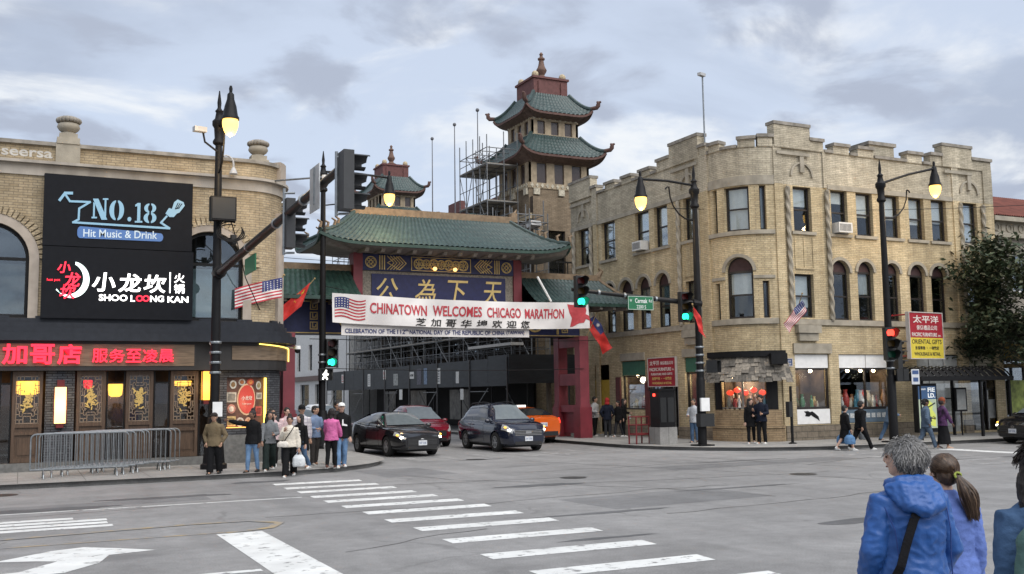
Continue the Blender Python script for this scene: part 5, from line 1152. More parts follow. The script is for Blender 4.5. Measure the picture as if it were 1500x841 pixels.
m.fbox(LFm, 8.65, 21.85, 4.47, 4.51, .002, .025); m.fbox(LFm, 8.65, 21.85, 5.69, 5.73, .002, .025); m.build('gilt_ornament', gold, G)
# short upper columns, stone frame, blue tablet
for X in (11.97, 19.07):
    m = MB(); m.box(X - .19, X + .19, 38.6, 39.2, 5.76, 7.75); m.build('upper_column', gcol, G)
m = MB(); m.box(12.16, 18.88, 38.7, 39.1, 5.76, 7.05); m.build('stone_frame', gstone, G)
m = MB(); TF = Fr((0, 38.7, 0), (1, 0, 0), (0, -1, 0)); m.fbox(TF, 12.55, 18.5, 5.5, 6.93, -.01, .05); m.build('tablet', pm('tablet_blue', (.015, .020, .090), .5, var=.2), G)
m = MB()
for ch_, x in (('公', 13.2), ('為', 14.85), ('下', 16.3), ('天', 17.85)): m = MB(); m.text(lambda a, b, d, x=x: TF.pt(x + a, 6.27 + b, .052 + d), ch_, w=.92, h=1.0, bold=.004, ext=.02, shear=.22); m.build('gilt_character', pm('bright_gilt', (.66, .50, .20), .4, metal=.2), G)
m = MB(); m.box(12.16, 18.88, 38.62, 39.18, 7.06, 7.72); m.build('frieze', gblue, G)
m = MB(); FF = Fr((0, 38.62, 0), (1, 0, 0), (0, -1, 0))
for u in (12.5, 18.54):
    m.ring(FF, u, 7.39, .2, .24, .002, .03, 0, 360, 18); m.ring(FF, u, 7.39, .05, .09, .002, .03, 0, 360, 10)
    for k in range(4): a = rad(90 * k + 45); m.ring(FF, u + .12 * math.cos(a), 7.39 + .12 * math.sin(a), .05, .075, .002, .028 + .001 * k, 0, 360, 8)
for u in (12.85, 12.95, 13.05, 17.97, 18.07, 18.17): m.fbox(FF, u, u + .045, 7.1, 7.68, .002, .03)
for sg, u in ((1, 13.2), (-1, 17.86)):
    for k in range(5): ribbon(m, FF, [(u + sg * .13 * k, 7.12), (u + sg * (.13 * k + .28), 7.39), (u + sg * .13 * k, 7.66)], .035, .002, .03)
    ribbon(m, FF, [(u, 7.39), (u + sg * .5, 7.12)], .03, .002, .033); ribbon(m, FF, [(u, 7.39), (u + sg * .5, 7.66)], .03, .002, .034)
for k in range(7): medal(m, 14.55 + .33 * k, 7.39, .2 if k % 2 else .23, FF)
m.fbox(FF, 14.25, 16.85, 7.1, 7.125, .002, .03); m.fbox(FF, 14.25, 16.85, 7.655, 7.68, .002, .03); m.fbox(FF, 14.22, 14.25, 7.1, 7.68, .002, .03); m.fbox(FF, 16.85, 16.88, 7.1, 7.68, .002, .03)
m.build('gilt_ornament', gold, G)
m = MB()
for u in np.arange(12.0, 19.3, .66): m.prism(Fr((u, 38.6, 0), (0, -1, 0), (1, 0, 0)), [(-.3, 7.74), (1.0, 7.66), (1.12, 7.76), (1.12, 7.93), (-.3, 7.97)], -.08, .08)
each('rafter_end', pm('grey_rafter', (.30, .28, .25), .8, var=.2), G, m)
hip_roof(G, 10.0, 20.85, 37.1, 40.9, 7.95, 11.9, 18.9, 38.95, 39.05, 9.4, .36, soff=pm('grey_soffit', (.27, .25, .23), .8, var=.2), lp=8., hipm=tile_g, trim=terra, edge=tile_d, horns=False, ridge=True, tsize=.09, wallbox=(12.0, 19.05, 38.6, 39.2, 7.74), pitch=.22, sag=1.25)
m = MB()
for X, y, z in ((11.75, 39, 9.65), (19.1, 39, 9.65)): m.obox((X, y, z), (.14, 0, 0), (0, .12, 0), (0, 0, .2)); m.tube([(X, y, z + .1), (X + (.16 if X > 15 else -.16), y, z + .38)], [.1, .03], 6)
for sx, ex, tx in ((-1, 10.0, 11.9), (1, 20.85, 18.9)):
    for ey in (37.1, 40.9):
        ty = 38.95 if ey < 39 else 39.05
        for k, p in enumerate(hip_curve((ex, ey, 7.95), (tx, ty, 9.4), .36, 1.25)[0:7]):
            if k in (0, 2, 4, 5): m.tube([p + Vector((0, 0, .05)), p + Vector((sx * -.05, 0, .25)), p + Vector((sx * .1, 0, .34))], [.07, .06, .03], 5)
each('roof_figure', terra, G, m)
# side wings
for x0, x1, sg in ((8.75, 11.75, -1), (19.3, 23.3, 1)):
    m = MB(); xe0, xe1 = (x0 - .5, x1) if sg < 0 else (x0, x1 + 1.0)
    roof_side(m, (xe0, 37.2, 5.82), (xe1, 37.2, 5.82), (x0, 39, 7.05), (x1, 39, 7.05), .0 if sg < 0 else .0, pitch=.22, sag=1.25); roof_side(m, (xe1, 40.8, 5.82), (xe0, 40.8, 5.82), (x1, 39, 7.05), (x0, 39, 7.05), 0, pitch=.22, sag=1.25)
    xo, xt = (xe0, x0) if sg < 0 else (xe1, x1); roof_side(m, (xo, 37.2, 5.82), (xo, 40.8, 5.82), (xt, 38.98, 7.05), (xt, 39.02, 7.05), .1, pitch=.22, sag=1.25)
    m.build('tiled_roof', tile_d if sg < 0 else tile_g, G, recalc=False, smooth=35)
    m = MB(); m.bar((x0 - .1, 39, 7.15), (x1 + .1, 39, 7.15), .22, .26); xr = x0 if sg < 0 else x1
    m.tube([(xr, 39, 7.2), (xr + sg * .2, 39, 7.5), (xr + sg * .05, 39, 7.62)], [.14, .1, .04], 6)
    for ey in (37.2, 40.8): m.tube(hip_curve((xo, ey, 5.82), (xt, 39, 7.05), .1, 1.25), .08, 6)
    m.build('ridge_trim', terra, G)
    m = MB(); m.poly([(xe0, 37.25, 5.78), (xe1, 37.25, 5.78), (xe1, 40.75, 5.78), (xe0, 40.75, 5.78)]); m.build('soffit', pm('eave_underside', (.14, .10, .085)), G, recalc=False)
    m = MB(); m.box(xe0, xe1, 37.15, 37.22, 5.70, 5.84); m.build('eave_board', tile_d, G)
    m = MB()
    for u in np.arange(xe0 + .5, xe1 - .2, .66): m.box(u - .07, u + .07, 37.3, 38.3, 5.6, 5.76)
    each('rafter_end', pm('grey_rafter', (.30, .28, .25)), G, m)
m = MB(); m.tube([(19.35, 37.3, 6.9), (19.9, 37.15, 5.85)], .05, 6); o = m.build('white_pipe', whitep, G)
# gate lamps
for X, nm in ((15.2, 'small lit bulb lamp under the gate eave left of the centre'), (16.1, 'small lit bulb lamp under the gate eave right of the centre')):
    t = thing('eave_lamp', nm, 'lamp', (X, 38.45, 7.2)); m = MB(); m.ell((0, 0, 0), .09, .09, .08, 10, 8); m.build('bulb', em('gate_bulb', (1, .55, .18), .9), t, world=False); m = MB(); m.tube([(0, .16, .06), (0, 0, .08)], .02, 6); m.build('bracket', blackm, t, world=False)

# ---- marathon banners
YB = 36.8
def Bz(u): return 5.91 - .08 * u - .11 * 4 * u * (1 - u), 4.80 - .07 * u - .11 * 4 * u * (1 - u)
def Bp(u, v, d=0.):
    t_, b_ = Bz(u); return (10.42 + 11.08 * u, YB + .07 * math.sin(u * 17 + v * 2.2) * (1 - .4 * v) + .016 * math.sin(u * 43 - v * 5) - d, b_ + (t_ - b_) * v)
def cloth(fn, nu, nv, mb=None, u0=0, u1=1, v0=0, v1=1):
    mb = mb or MB(); o = len(mb.v)
    for j in range(nv + 1):
        for i in range(nu + 1): mb.v.append(tuple(fn(u0 + (u1 - u0) * i / nu, v0 + (v1 - v0) * j / nv)))
    for j in range(nv):
        for i in range(nu): mb.f.append((o + j * (nu + 1) + i, o + j * (nu + 1) + i + 1, o + (j + 1) * (nu + 1) + i + 1, o + (j + 1) * (nu + 1) + i)); mb.m.append(mb.cur)
    return mb
vinyl = pm('white_vinyl', (.66, .64, .63), .55, var=.06, scale=2)
bn = thing('marathon_banner', 'wide white banner reading CHINATOWN WELCOMES CHICAGO MARATHON hung across the gate', 'banner', (16.5, YB, 4.5))
cloth(Bp, 120, 10).build('cloth', vinyl, bn, smooth=60)
redink = pm('banner_red_ink', (.42, .035, .05), .6, var=.12); inkb = pm('banner_black_ink', (.015, .014, .014), .6); inkblue = pm('banner_blue_ink', (.03, .04, .14), .6)
def dense(mb_):
    return mb_
m = MB(); words = (('CHINATOWN', .128, .345), ('WELCOMES', .362, .555), ('CHICAGO', .570, .715), ('MARATHON', .727, .893))
for wd, a, b in words:
    m.text(lambda X, Y, d, a=a, b=b: Bp((a + b) / 2 + X, .60 - .05 * abs((a + b) - 1) + Y, .018 + d), wd, w=(b - a) * .97, h=.37, bold=.02, ext=.004); m.build('red_lettering', redink, bn); m = MB()

m = MB()
for i, c in enumerate('芝加哥华埠欢迎您'): cx_ = .317 + i * .0588; m.text(lambda X, Y, d, cx_=cx_: Bp(cx_ + X, .165 + Y, .018 + d), c, w=.042, h=.28, bold=.018, ext=.004, shear=.1)
m.build('black_characters', inkb, bn)
FLW = pm('flag_white', (.62, .6, .58), .7); FLR = pm('flag_red', (.40, .035, .05), .7, var=.15); FLB = pm('flag_blue', (.03, .04, .14), .7)
m = MB()
def fl(u, v): 
    s = (u - .008) / .112; return Bp(u, v + .055 * math.sin(s * 6.2) - .10 * s * (1 - s) + .02, .012)
for k in range(13):
    m.mat(0 if k % 2 == 0 else 1); u0 = .008 if k < 6 else .058
    cloth(fl, 14, 1, m, .008 if k < 6 else .058, .116, .16 + k * .052, .16 + (k + 1) * .052)
m.mat(2); cloth(lambda u, v: fl(u, v), 8, 4, m, .008, .058, .16 + 6 * .052, .16 + 13 * .052)
m.mat(1)
for r_ in range(4):
    for c_ in range(5): u = .0135 + .0098 * c_; v = .53 + .082 * r_; m.poly([tuple(Vector(fl(u + .0022 * math.cos(k * PI / 2.5), v + .022 * math.sin(k * PI / 2.5))) + Vector((0, -.006, 0))) for k in range(5)])
m.build('printed_flag', [FLR, FLW, FLB], bn, recalc=False)
m = MB(); shp = [(.905, .93), (.93, .90), (.955, .97), (.975, 1.0), (.985, .84), (.99, .70), (.985, .55), (1.0, .48), (1.0, .30), (.985, .36), (.975, .22), (.955, .20), (.93, .08), (.918, .06), (.924, .40), (.912, .62)]
m.poly([Bp(.956, .55, .012)]) if False else None
c0 = Bp(.95, .6, .014)
for p, q in zip(shp, shp[1:] + shp[:1]):
    A = [Bp(.95 + (p[0] - .95) * t_, .6 + (p[1] - .6) * t_, .014) for t_ in (.5, 1)]; B = [Bp(.95 + (q[0] - .95) * t_, .6 + (q[1] - .6) * t_, .014) for t_ in (.5, 1)]
    m.poly([c0, A[0], B[0]]); m.quad(A[0], A[1], B[1], B[0])
m.build('red_print', pm('banner_red_print', (.42, .05, .06), .6, var=.15), bn, recalc=False)
b2 = thing('national_day_banner', 'narrow white banner with blue lettering hung under the wide marathon banner', 'banner', (15.2, 37.4, 4.3))
def B2(u, v, d=0.): return (10.82 + 7.95 * u, 37.0 + .03 * math.sin(u * 19) - d, 4.335 - .02 * 4 * u * (1 - u) + .5 * v)
cloth(B2, 60, 4).build('cloth', vinyl, b2, smooth=60)
m = MB()
x = .018
for wd, wdt in (('CELEBRATION', .178), ('OF', .034), ('THE', .052), ('112', .047), ('th', .022), ('NATIONAL', .136), ('DAY', .052), ('OF', .034), ('THE', .052), ('REPUBLIC', .134), ('OF', .034), ('CHINA', .078), ('(TAIWAN)', .118)):
    wdt *= .875
    if wd == 'th': m.text(lambda X, Y, d, x=x: B2(x + .008 + X, .47 + Y, .018 + d), wd, w=.02, h=.16, bold=.02, ext=.003); x += .024; continue
    m.text(lambda X, Y, d, x=x, wdt=wdt: B2(x + wdt / 2 + X, .345 + Y, .018 + d), wd, w=wdt, h=.34 if '(' not in wd else .38, bold=.02, ext=.003); x += wdt + (.0098 if wd != '112' else .0)
each('blue_letter', inkblue, b2, m)
for i, (p, q, sg, nm) in enumerate((((10.2, 37.25, 6.2), (10.86, YB, 6.03), .0, 'upper left rope of the marathon banner'), ((9.7, 37.35, 4.2), (22.2, 37.35, 4.25), .05, 'thin wire running under the banners between the gate columns'), ((10.2, 37.3, 3.1), (21.6, 37.5, 3.05), .08, 'lower thin wire across the street between gate columns'))):
    p, q = Vector(p), Vector(q); m = MB(); m.tube([p.lerp(q, t_) - Vector((0, 0, sg * 4 * t_ * (1 - t_))) for t_ in np.linspace(0, 1, 12)], .014, 5); o = m.build('rope', blackm, None, loc=p); tag(o, nm, 'rope')

# ---- hanging flags
def flag(name, label, top, fly, kind, size=(1.5, .9), droop=0., pole=None, amp=.07, hang=None):
    """top = hoist point, fly = direction along the cloth, hang = direction of the hoist"""
    t = thing(name, label, 'flag', top); F_ = Vector(fly).normalized(); Hh = Vector(hang or (0, 0, -1)).normalized(); nrm = F_.cross(Hh).normalized(); L_, H_ = size
    def fp(u, v, d=0.): return F_ * L_ * u + Hh * H_ * (1 - v) + nrm * (amp * math.sin(u * 7 + v * 2.5) + .4 * amp * math.sin(u * 15 - v * 6) + d) + Vector((0, 0, -droop * u * u))
    m = MB()
    if kind == 'us':
        for k in range(13):
            m.mat(0 if k % 2 == 0 else 1); cloth(fp, 18, 1, m, 0 if k < 6 else .42, 1, k / 13, (k + 1) / 13)
        m.mat(2); cloth(fp, 8, 5, m, 0, .42, 6 / 13, 1); m.mat(1)
        for s_ in (-.012, .012):
            for r_ in range(5):
                for c_ in range(6): m.poly([fp(.035 + .068 * c_ + .014 * math.cos(k * PI / 2.5), .5 + .1 * r_ + .024 * math.sin(k * PI / 2.5), s_) for k in range(5)])
        m.build('cloth', [FLR, FLW, FLB], t, world=False, recalc=False)
    elif kind == 'red':
        cloth(fp, 18, 8, m); m.mat(1)
        for s_ in (-.012, .012):
            for cx_, cy_, r_ in ((.15, .78, .12), (.3, .92, .04), (.36, .8, .04), (.36, .66, .04), (.3, .54, .04)):
                m.poly([fp(cx_ + (r_ if k % 2 == 0 else r_ * .4) * math.sin(k * PI / 5) * H_ / L_, cy_ + (r_ if k % 2 == 0 else r_ * .4) * math.cos(k * PI / 5), s_) for k in range(10)])
        m.build('cloth', [pm('flag_bright_red', (.50, .03, .025), .7, var=.15), pm('flag_yellow', (.65, .45, .05), .7)], t, world=False, recalc=False)
    elif kind == 'roc':
        cloth(fp, 16, 8, m); m.mat(1); 
        for s_ in (-.012, .012): cloth(lambda u, v: fp(u, v, s_), 8, 4, m, 0, .5, .5, 1)
        m.mat(2)
        for s_ in (-.02, .02):
            m.poly([fp(.25 + .09 * math.cos(k * PI / 8) * H_ / L_, .75 + .09 * math.sin(k * PI / 8), s_) for k in range(16)])
            for k in range(12): a = k * PI / 6; m.poly([fp(.25 + r_ * math.cos(a + da) * H_ / L_, .75 + r_ * math.sin(a + da), s_) for r_, da in ((.1, -.2), (.17, 0), (.1, .2))])
        m.build('cloth', [pm('flag_bright_red', (.50, .03, .025)), FLB, FLW], t, world=False, recalc=False)
    else:
        cloth(fp, 14, 6, m); m.build('cloth', pm('flag_bright_red', (.50, .03, .025)), t, world=False, recalc=False)
    if pole:
        m = MB(); p = Vector(pole[0]) - Vector(top); q = Vector(pole[1]) - Vector(top); m.tube([p, q], .018, 6); m.ell(q, .035, .035, .035, 8, 6); m.build('staff', pm('gilt_staff', (.35, .25, .12), .5, metal=.3), t, world=False)
    return t
flag('national_flag', 'striped flag with blue starry corner hanging off the left building by the street lamp', (7.15, 30.9, 5.72), (-1, .03, -.2), 'us', (1.45, .62), droop=.1, pole=((6.5, 31.25, 4.7), (7.2, 30.85, 5.8)), amp=.05)
flag('red_flag', 'red flag with yellow stars drooping beside the left gate column', (9.65, 37.1, 6.3), (-.75, .1, -.66), 'red', (1.75, .95), pole=((8.9, 37.4, 5.3), (9.8, 37.05, 6.45)), hang=(-.35, 0, -.95))
flag('blue_and_red_flag', 'dark blue and red flag drooping beside the right gate column', (22.35, 37.7, 5.35), (.5, -.05, -.87), 'roc', (1.6, .55), pole=((21.8, 37.75, 4.2), (22.4, 37.65, 5.45)), hang=(-.8, 0, -.5))
flag('national_flag', 'small drooping striped flag on the front of the buff corner building', (26.15, 29.0, 5.35), (-.68, .1, -.72), 'us', (1.2, .42), pole=((26.6, 30, 4.6), (26.1, 28.9, 5.6)), hang=(.5, 0, -.8), amp=.05)

flag('red_flag', 'small plain red flag hanging beside the lamp on the curved kerb', (21.0, 28.75, 4.95), (.25, 0, -.97), 'plain', (.85, .42), hang=(.75, .1, -.6), pole=((21.7, 29.35, 4.2), (20.95, 28.7, 5.05)), amp=.03)
# ---- overhead wires and the floodlight post by the tower
for k, (p, q, sag, nm) in enumerate((((8, 45, 8.4), (24, 44.5, 8.6), .3, 'thin overhead wire under the left tip of the gate roof'), ((8, 45.5, 7.9), (24, 44.6, 7.6), .35, 'lower overhead wire behind the left gate wing'), ((22.5, 33, 9.3), (39, 27, 9.6), .2, 'thin wire crossing the front of the buff building'))):
    p, q = Vector(p), Vector(q); m = MB(); m.tube([p.lerp(q, t_) - Vector((0, 0, sag * 4 * t_ * (1 - t_))) for t_ in np.linspace(0, 1, 16)], .012, 4); o = m.build('overhead_wire', blackm, None, loc=p); tag(o, nm, 'wire')
t = thing('floodlight_post', 'grey post carrying twin floodlights between the gate roof and buff building', 'floodlight', (23.3, 43.9, .12))
m = MB(); m.tube([(0, 0, 0), (0, 0, 10.2)], .13, 10); m.build('post', pm('post_timber', (.2, .17, .13), .8), t, world=False)
m = MB(); m.tube([(0, 0, 9.6), (-1.6, 0, 9.2), (-2.0, 0, 9.5)], .05, 6); m.tube([(0, 0, 9.9), (-.7, -.1, 10.0)], .05, 6); m.tube([(-.3, 0, 8.3), (-1.2, 0, 9.3)], .035, 6); m.build('bracket', galv, t, world=False)
for x, z in ((-2.05, 9.75), (-.75, 10.2)): m = MB(); m.obox((x, -.15, z), (.3, .05, 0), (-.03, .2, -.06), (0, .04, .12)); m.build('floodlight', pm('lamp_grey', (.4, .4, .4), .5), t, world=False)
# ================================================================ STREET LAMPS, SIGNALS
lampglow = em('lamp_globe', (1, .56, .13), .85)
def street_lamp(label, x, y, H, arms, z0=.12, base=True):
    t = thing('street_lamp', label, 'street lamp', (x, y, z0)); H -= z0
    if base:
        m = MB(); m.lathe((0, 0, 0), [(.36, 0), (.36, .12), (.30, .16), (.27, .5), (.25, .75), (.2, .85), (.19, 1.3), (.17, 1.4)], 16); m.build('pole_base', blackm, t, world=False, smooth=40)
    if not base: m = MB(); m.lathe((0, 0, 0), [(.16, 0), (.16, 2.3), (.135, 2.4)], 14); m.box(-.3, .3, -.3, .3, 0, .05); m.build('pole_base', blackm, t, world=False, smooth=40)
    m = MB(); m.lathe((0, 0, 1.0), [(.135, 0), (.13, 3), (.11, 6), (.095, H - 2.6)], 12); m.build('pole', blackm, t, world=False, smooth=40)
    m = MB(); m.lathe((0, 0, H - 1.6), [(.10, 0), (.17, .06), (.17, .12), (.12, .2), (.14, .5), (.19, .58), (.19, .7), (.12, .78), (.09, .95), (.12, 1.0), (.07, 1.06), (.05, 1.1), (.06, 1.25), (.015, 1.6)], 12); m.build('finial', blackm, t, world=False, smooth=40)
    m = MB()
    for k in range(4): m.lathe((0, 0, 2.6 + k * .28), [(.155, 0), (.165, .02), (.165, .05), (.155, .07)], 12)
    each('steel_band', galv, t, m, world=False)
    for dx, dy, za, zt in arms:
        d = Vector((dx, dy, 0)); L_ = d.length; dn = d / L_; za -= z0; zt -= z0
        m = MB(); m.tube([Vector((0, 0, za)), dn * L_ * .5 + Vector((0, 0, (za + zt) / 2 + .05)), d + Vector((0, 0, zt))], .045, 8)
        pts = [Vector((0, 0, za - 1.3)) + dn * .1]
        for k in range(1, 15): a = k / 14 * 4.6; pts.append(dn * (.12 + L_ * .42 * math.sin(min(a, PI / 2)) + (.16 * math.sin(a - PI / 2) if a > PI / 2 else 0)) + Vector((0, 0, za - 1.3 + 1.05 * (1 - math.cos(min(a, PI / 2))) + (.16 * (math.cos(a - PI / 2) - 1) * .8 + .12 if a > PI / 2 else 0))))
        m.tube(pts[:10], .028, 6); m.ell(d + Vector((0, 0, zt)), .07, .07, .09, 8, 6); m.build('arm', blackm, t, world=False, smooth=40)
        c = d + Vector((0, 0, zt)); m = MB(); m.lathe(c, [(.03, .28), (.05, .2), (.04, .1), (.09, .04), (.10, -.1), (.13, -.2), (.16, -.3), (.2, -.55), (.235, -.6), (.235, -.66)][::-1], 16); lh = m.build('lamp_hood', blackm, t, world=False, smooth=40)
        m = MB(); m.lathe(c, [(.02, -1.12), (.09, -1.08), (.16, -.98), (.205, -.84), (.215, -.74), (.2, -.66)], 18); m.build('globe', lampglow, lh, world=False, smooth=60)
        pl_ = bpy.data.lights.new('street_lamp_light', 'POINT'); pl_.energy = 60; pl_.color = (1, .70, .35); pl_.shadow_soft_size = .3
        lo = bpy.data.objects.new('street_lamp_light', pl_); COL.objects.link(lo); lo.location = Vector((x, y, z0)) + c + Vector((0, 0, -1.4))
    return t
street_lamp('tall black street lamp and signal mast in front of the hot pot building', 4.85, 28.9, 10.8, [(0, -1.75, 9.7, 10.17)])
street_lamp('slender black street lamp standing by the left gate column with a walk signal', 10.15, 37.2, 11.4, [(2.55, -.3, 10.6, 10.5)])
street_lamp('black street lamp on the curved kerb before the buff corner building', 21.7, 29.4, 10.2, [(-2.3, .0, 9.45, 9.5)], base=False)
street_lamp('black street lamp with a red signal right of the shop windows', 28.1, 26.75, 10.4, [(2.8, 0, 9.5, 10.3)], base=False)
sigb = pm('signal_black', (.017, .018, .019), .5, var=.1); sigg = pm('signal_dark_grey', (.035, .037, .04), .55, var=.1)
def signal(label, loc, rz, lit, mat=None, sc=1.):
    t = thing('traffic_signal', label, 'traffic signal', loc, rz); mat = mat or sigb
    cols = [(1, .05, .03), (.9, .5, .05), (.02, .9, .45)]; s = sc
    m = MB(); m.box(-.18 * s, .18 * s, -.02, .17 * s, -.53 * s, .53 * s); m.build('housing', mat, t, world=False)
    for k in range(3):
        z = (.35 - .35 * k) * s; m = MB(); n = 16; r = .15 * s
        pts = [(-.95 * PI / 2 - .0) + (PI * 1.5) * i / n - PI * .28 for i in range(n + 1)]
        for a, b in zip(pts, pts[1:]):
            A = (r * math.cos(a), r * math.sin(a)); B = (r * math.cos(b), r * math.sin(b)); ln = -.34 * s
            for rr in (1., .94): m.quad((A[0] * rr, -.02, z + A[1] * rr), (B[0] * rr, -.02, z + B[1] * rr), (B[0] * rr, ln * (1 if b > 0 and b < PI else .75), z + B[1] * rr), (A[0] * rr, ln * (1 if a > 0 and a < PI else .75), z + A[1] * rr))
        m.build('visor', mat, t, world=False, recalc=False)
        m = MB(); fr = Fr((0, 0, 0), (1, 0, 0), (0, -1, 0)); m.prism(fr, [(.135 * s * math.cos(2 * PI * i / 18), z + .135 * s * math.sin(2 * PI * i / 18)) for i in range(18)], .021, .035)
        c = cols[k]; m.build('lens', em('signal_lit_%d' % k, c, 1.3) if lit == k else pm('lens_dark_%d' % k, tuple(v * .06 for v in c), .25), t, world=False)
    return t
def mast(name, label, p, q, r0, r1):
    p, q = Vector(p), Vector(q); t = thing(name, label, 'mast arm', p); m = MB(); m.tube([(0, 0, 0), q - p], [r0, r1], 10); m.build('arm', black_metal, t, world=False, smooth=50)
    m = MB(); d = (q - p).normalized(); m.tube([d * -.1, d * .25], r0 * 1.5, 10); m.build('collar', blackm, t, world=False); m = MB()
    for f in (.35, .6, .8): m.tube([(q - p) * f - d * .04, (q - p) * f + d * .04], r1 * 1.55, 10)
    each('steel_band', galv, t, m, world=False); return t
mast('mast_arm', 'long black mast arm reaching out over the road from the left street lamp', (4.9, 28.9, 5.55), (4.9, 17.0, 6.02), .12, .075)
signal('dark traffic signal hung near the tip of the left mast arm', (5.05, 16.75, 5.80), rad(90), None, sigg, .98); signal('dark traffic signal half way along the left mast arm', (5.0, 20.7, 5.66), rad(90), None, sigg, .98)
for x, y, z0, z1, nm in ((4.86, 16.95, 5.2, 6.35, 'galvanised pipe bracket holding the signal at the mast tip'), (4.82, 20.7, 5.0, 6.4, 'galvanised pipe bracket holding the signal half way along the mast')):
    t = thing('signal_bracket', nm, 'bracket', (x, y, z0)); m = MB(); m.tube([(0, 0, 0), (0, 0, z1 - z0)], .03, 8); m.build('pipe', galv, t, world=False); m = MB(); m.tube([(0, 0, .04), (.2, -.1, .04)], .025, 6); m.tube([(0, 0, z1 - z0 - .1), (.2, -.1, z1 - z0 - .1)], .025, 6); each('clamp', galv, t, m, world=False)
t = thing('road_sign', 'blank back of a road sign fixed near the tip of the left mast arm', 'road sign', (4.78, 18.1, 6.0)); m = MB(); m.obox((0, 0, -.1), (.01, 0, 0), (0, .33, 0), (0, 0, .42)); m.build('plate', pm('sign_back', (.42, .43, .44), .4, metal=.5), t, world=False); m = MB(); m.box(-.03, .03, -.02, .02, -.4, .3); m.build('strap', galv, t, world=False)
stgreen = pm('street_sign_green', (.012, .14, .06), .45)
t = thing('street_sign', 'small green street sign seen edge on under the left mast arm', 'street sign', (4.92, 24.6, 5.35)); m = MB(); m.box(-.015, .015, -.62, .62, -.28, .12); m.build('plate', stgreen, t, world=False)
m = MB(); 
for k in range(2): m.text(lambda a, b, d, k=k: (.016 + d, -.0 - a * -1, -.03 - .17 * k + b), ('Wentworth', '200 W')[k], w=(.9, .4)[k], h=(.13, .1)[k], ext=.003)
m.build('lettering', whitep, t, world=False)
signal('green lit traffic signal on the slender lamp by the left gate column', (10.42, 36.95, 3.66), 0, 2)
mast('mast_arm', 'black mast arm reaching left from the lamp on the curved kerb', (21.7, 29.4, 5.15), (16.55, 29.4, 5.5), .1, .06)
signal('green lit traffic signal at the far end of the right mast arm', (16.75, 29.15, 5.42), 0, 2); signal('green lit traffic signal beside the lamp on the curved kerb', (20.95, 29.15, 5.0), 0, 2)
t = thing('street_sign', 'green street sign reading W Cermak Rd 2200 S on the mast arm', 'street sign', (19.2, 29.3, 5.1)); m = MB(); m.box(-.52, .52, -.02, .01, -.24, .24); m.build('plate', stgreen, t, world=False)
m = MB(); m.text(lambda a, b, d: (.02 + a, -.021 - d, .08 + b), 'Cermak', w=.5, h=.16, bold=.012, ext=.003); m.text(lambda a, b, d: (-.4 + a, -.021 - d, .08 + b), 'W', w=.09, h=.09, ext=.003); m.text(lambda a, b, d: (.4 + a, -.021 - d, .08 + b), 'Rd', w=.12, h=.1, ext=.003); m.text(lambda a, b, d: (.02 + a, -.021 - d, -.13 + b), '2200 S', w=.38, h=.12, ext=.003); m.build('lettering', whitep, t, world=False)
m = MB()
for a, b, p, q in ((-.51, .51, -.23, -.22), (-.51, .51, .22, .23), (-.51, -.5, -.22, .22), (.5, .51, -.22, .22)): m.box(a, b, -.024, -.02, p, q)
m.build('border', whitep, t, world=False)
def ped_signal(label, loc, rz, lit):
    t = thing('pedestrian_signal', label, 'pedestrian signal', loc, rz); m = MB(); m.box(-.22, .22, -.02, .2, -.22, .22); m.build('housing', sigb, t, world=False); m = MB(); m.box(-.24, .24, -.2, -.021, .2, .23); m.box(-.24, -.215, -.2, -.021, -.2, .2); m.box(.215, .24, -.2, -.021, -.2, .2); m.build('hood', sigb, t, world=False)
    fr = Fr((0, -.02, 0), (1, 0, 0), (0, -1, 0))
    if lit:
        m = MB(); k = .0
        m.prism(fr, [(.02 + .035 * math.cos(i * PI / 6), .14 + .035 * math.sin(i * PI / 6)) for i in range(12)], .002, .01)
        for pts in ([(.0, .1), (-.03, -.03)], [(-.02, -.02), (.06, -.17)], [(-.03, -.02), (-.1, -.16)], [(0, .08), (-.09, .0)], [(.0, .08), (.09, .0)]): ribbon(m, fr, pts, .05, .002, .012 + k); k += .001
        m.build('walking_figure', em('walk_white', (1, .97, .9), 1.4), t, world=False)
    else:
        m = MB(); m.fbox(fr, -.18, .18, -.18, .18, .002, .008); m.build('lens', pm('lens_off', (.02, .02, .02), .3), t, world=False)
    return t
ped_signal('lit white walking figure signal under the green light by the left gate column', (10.2, 36.95, 2.85), 0, True); ped_signal('dark pedestrian signal on the lamp post by the shingle awning', (22.15, 29.2, 2.9), rad(35), False)
signal('red lit traffic signal on the lamp right of the shop windows', (27.82, 26.4, 3.62), rad(-14), 0, None, 1.1); signal('unlit traffic signal turned away beside the red one', (28.55, 26.75, 3.25), rad(80), None); 
ped_signal('dark pedestrian signal low on the lamp beside the red light', (28.35, 26.5, 2.5), rad(60), False)
# boxes, cables and cameras on the left pole
t = thing('utility_box', 'black control box strapped high on the left street lamp', 'control box', (4.9, 28.6, 7.3)); m = MB(); m.box(-.32, .38, -.2, .1, -.32, .35); m.build('box', blackm, t, world=False); m = MB(); m.box(-.28, .34, -.215, -.201, -.28, .31); m.build('door', sigb, t, world=False)
m = MB(); r_ = random.Random(8)
for k in range(3): m.tube([(5.15 + .32 * math.cos(a) * (1 + .1 * k), 28.55, 6.75 + .3 * math.sin(a) * (1 - .1 * k) - .05 * k) for a in np.linspace(1.2, 6.6, 22)], .018, 5)
m.tube([(5.1, 28.6, 7.2), (5.5, 29.5, 6.6), (5.9, 30.2, 5.6), (6.6, 31.2, 4.6), (7.2, 31.8, 4.2)], .015, 5); o = m.build('cable_coil', blackm, None, loc=(4.9, 28.9, 6.5)); tag(o, 'loose coil of black cable hanging from the left street lamp', 'cable')
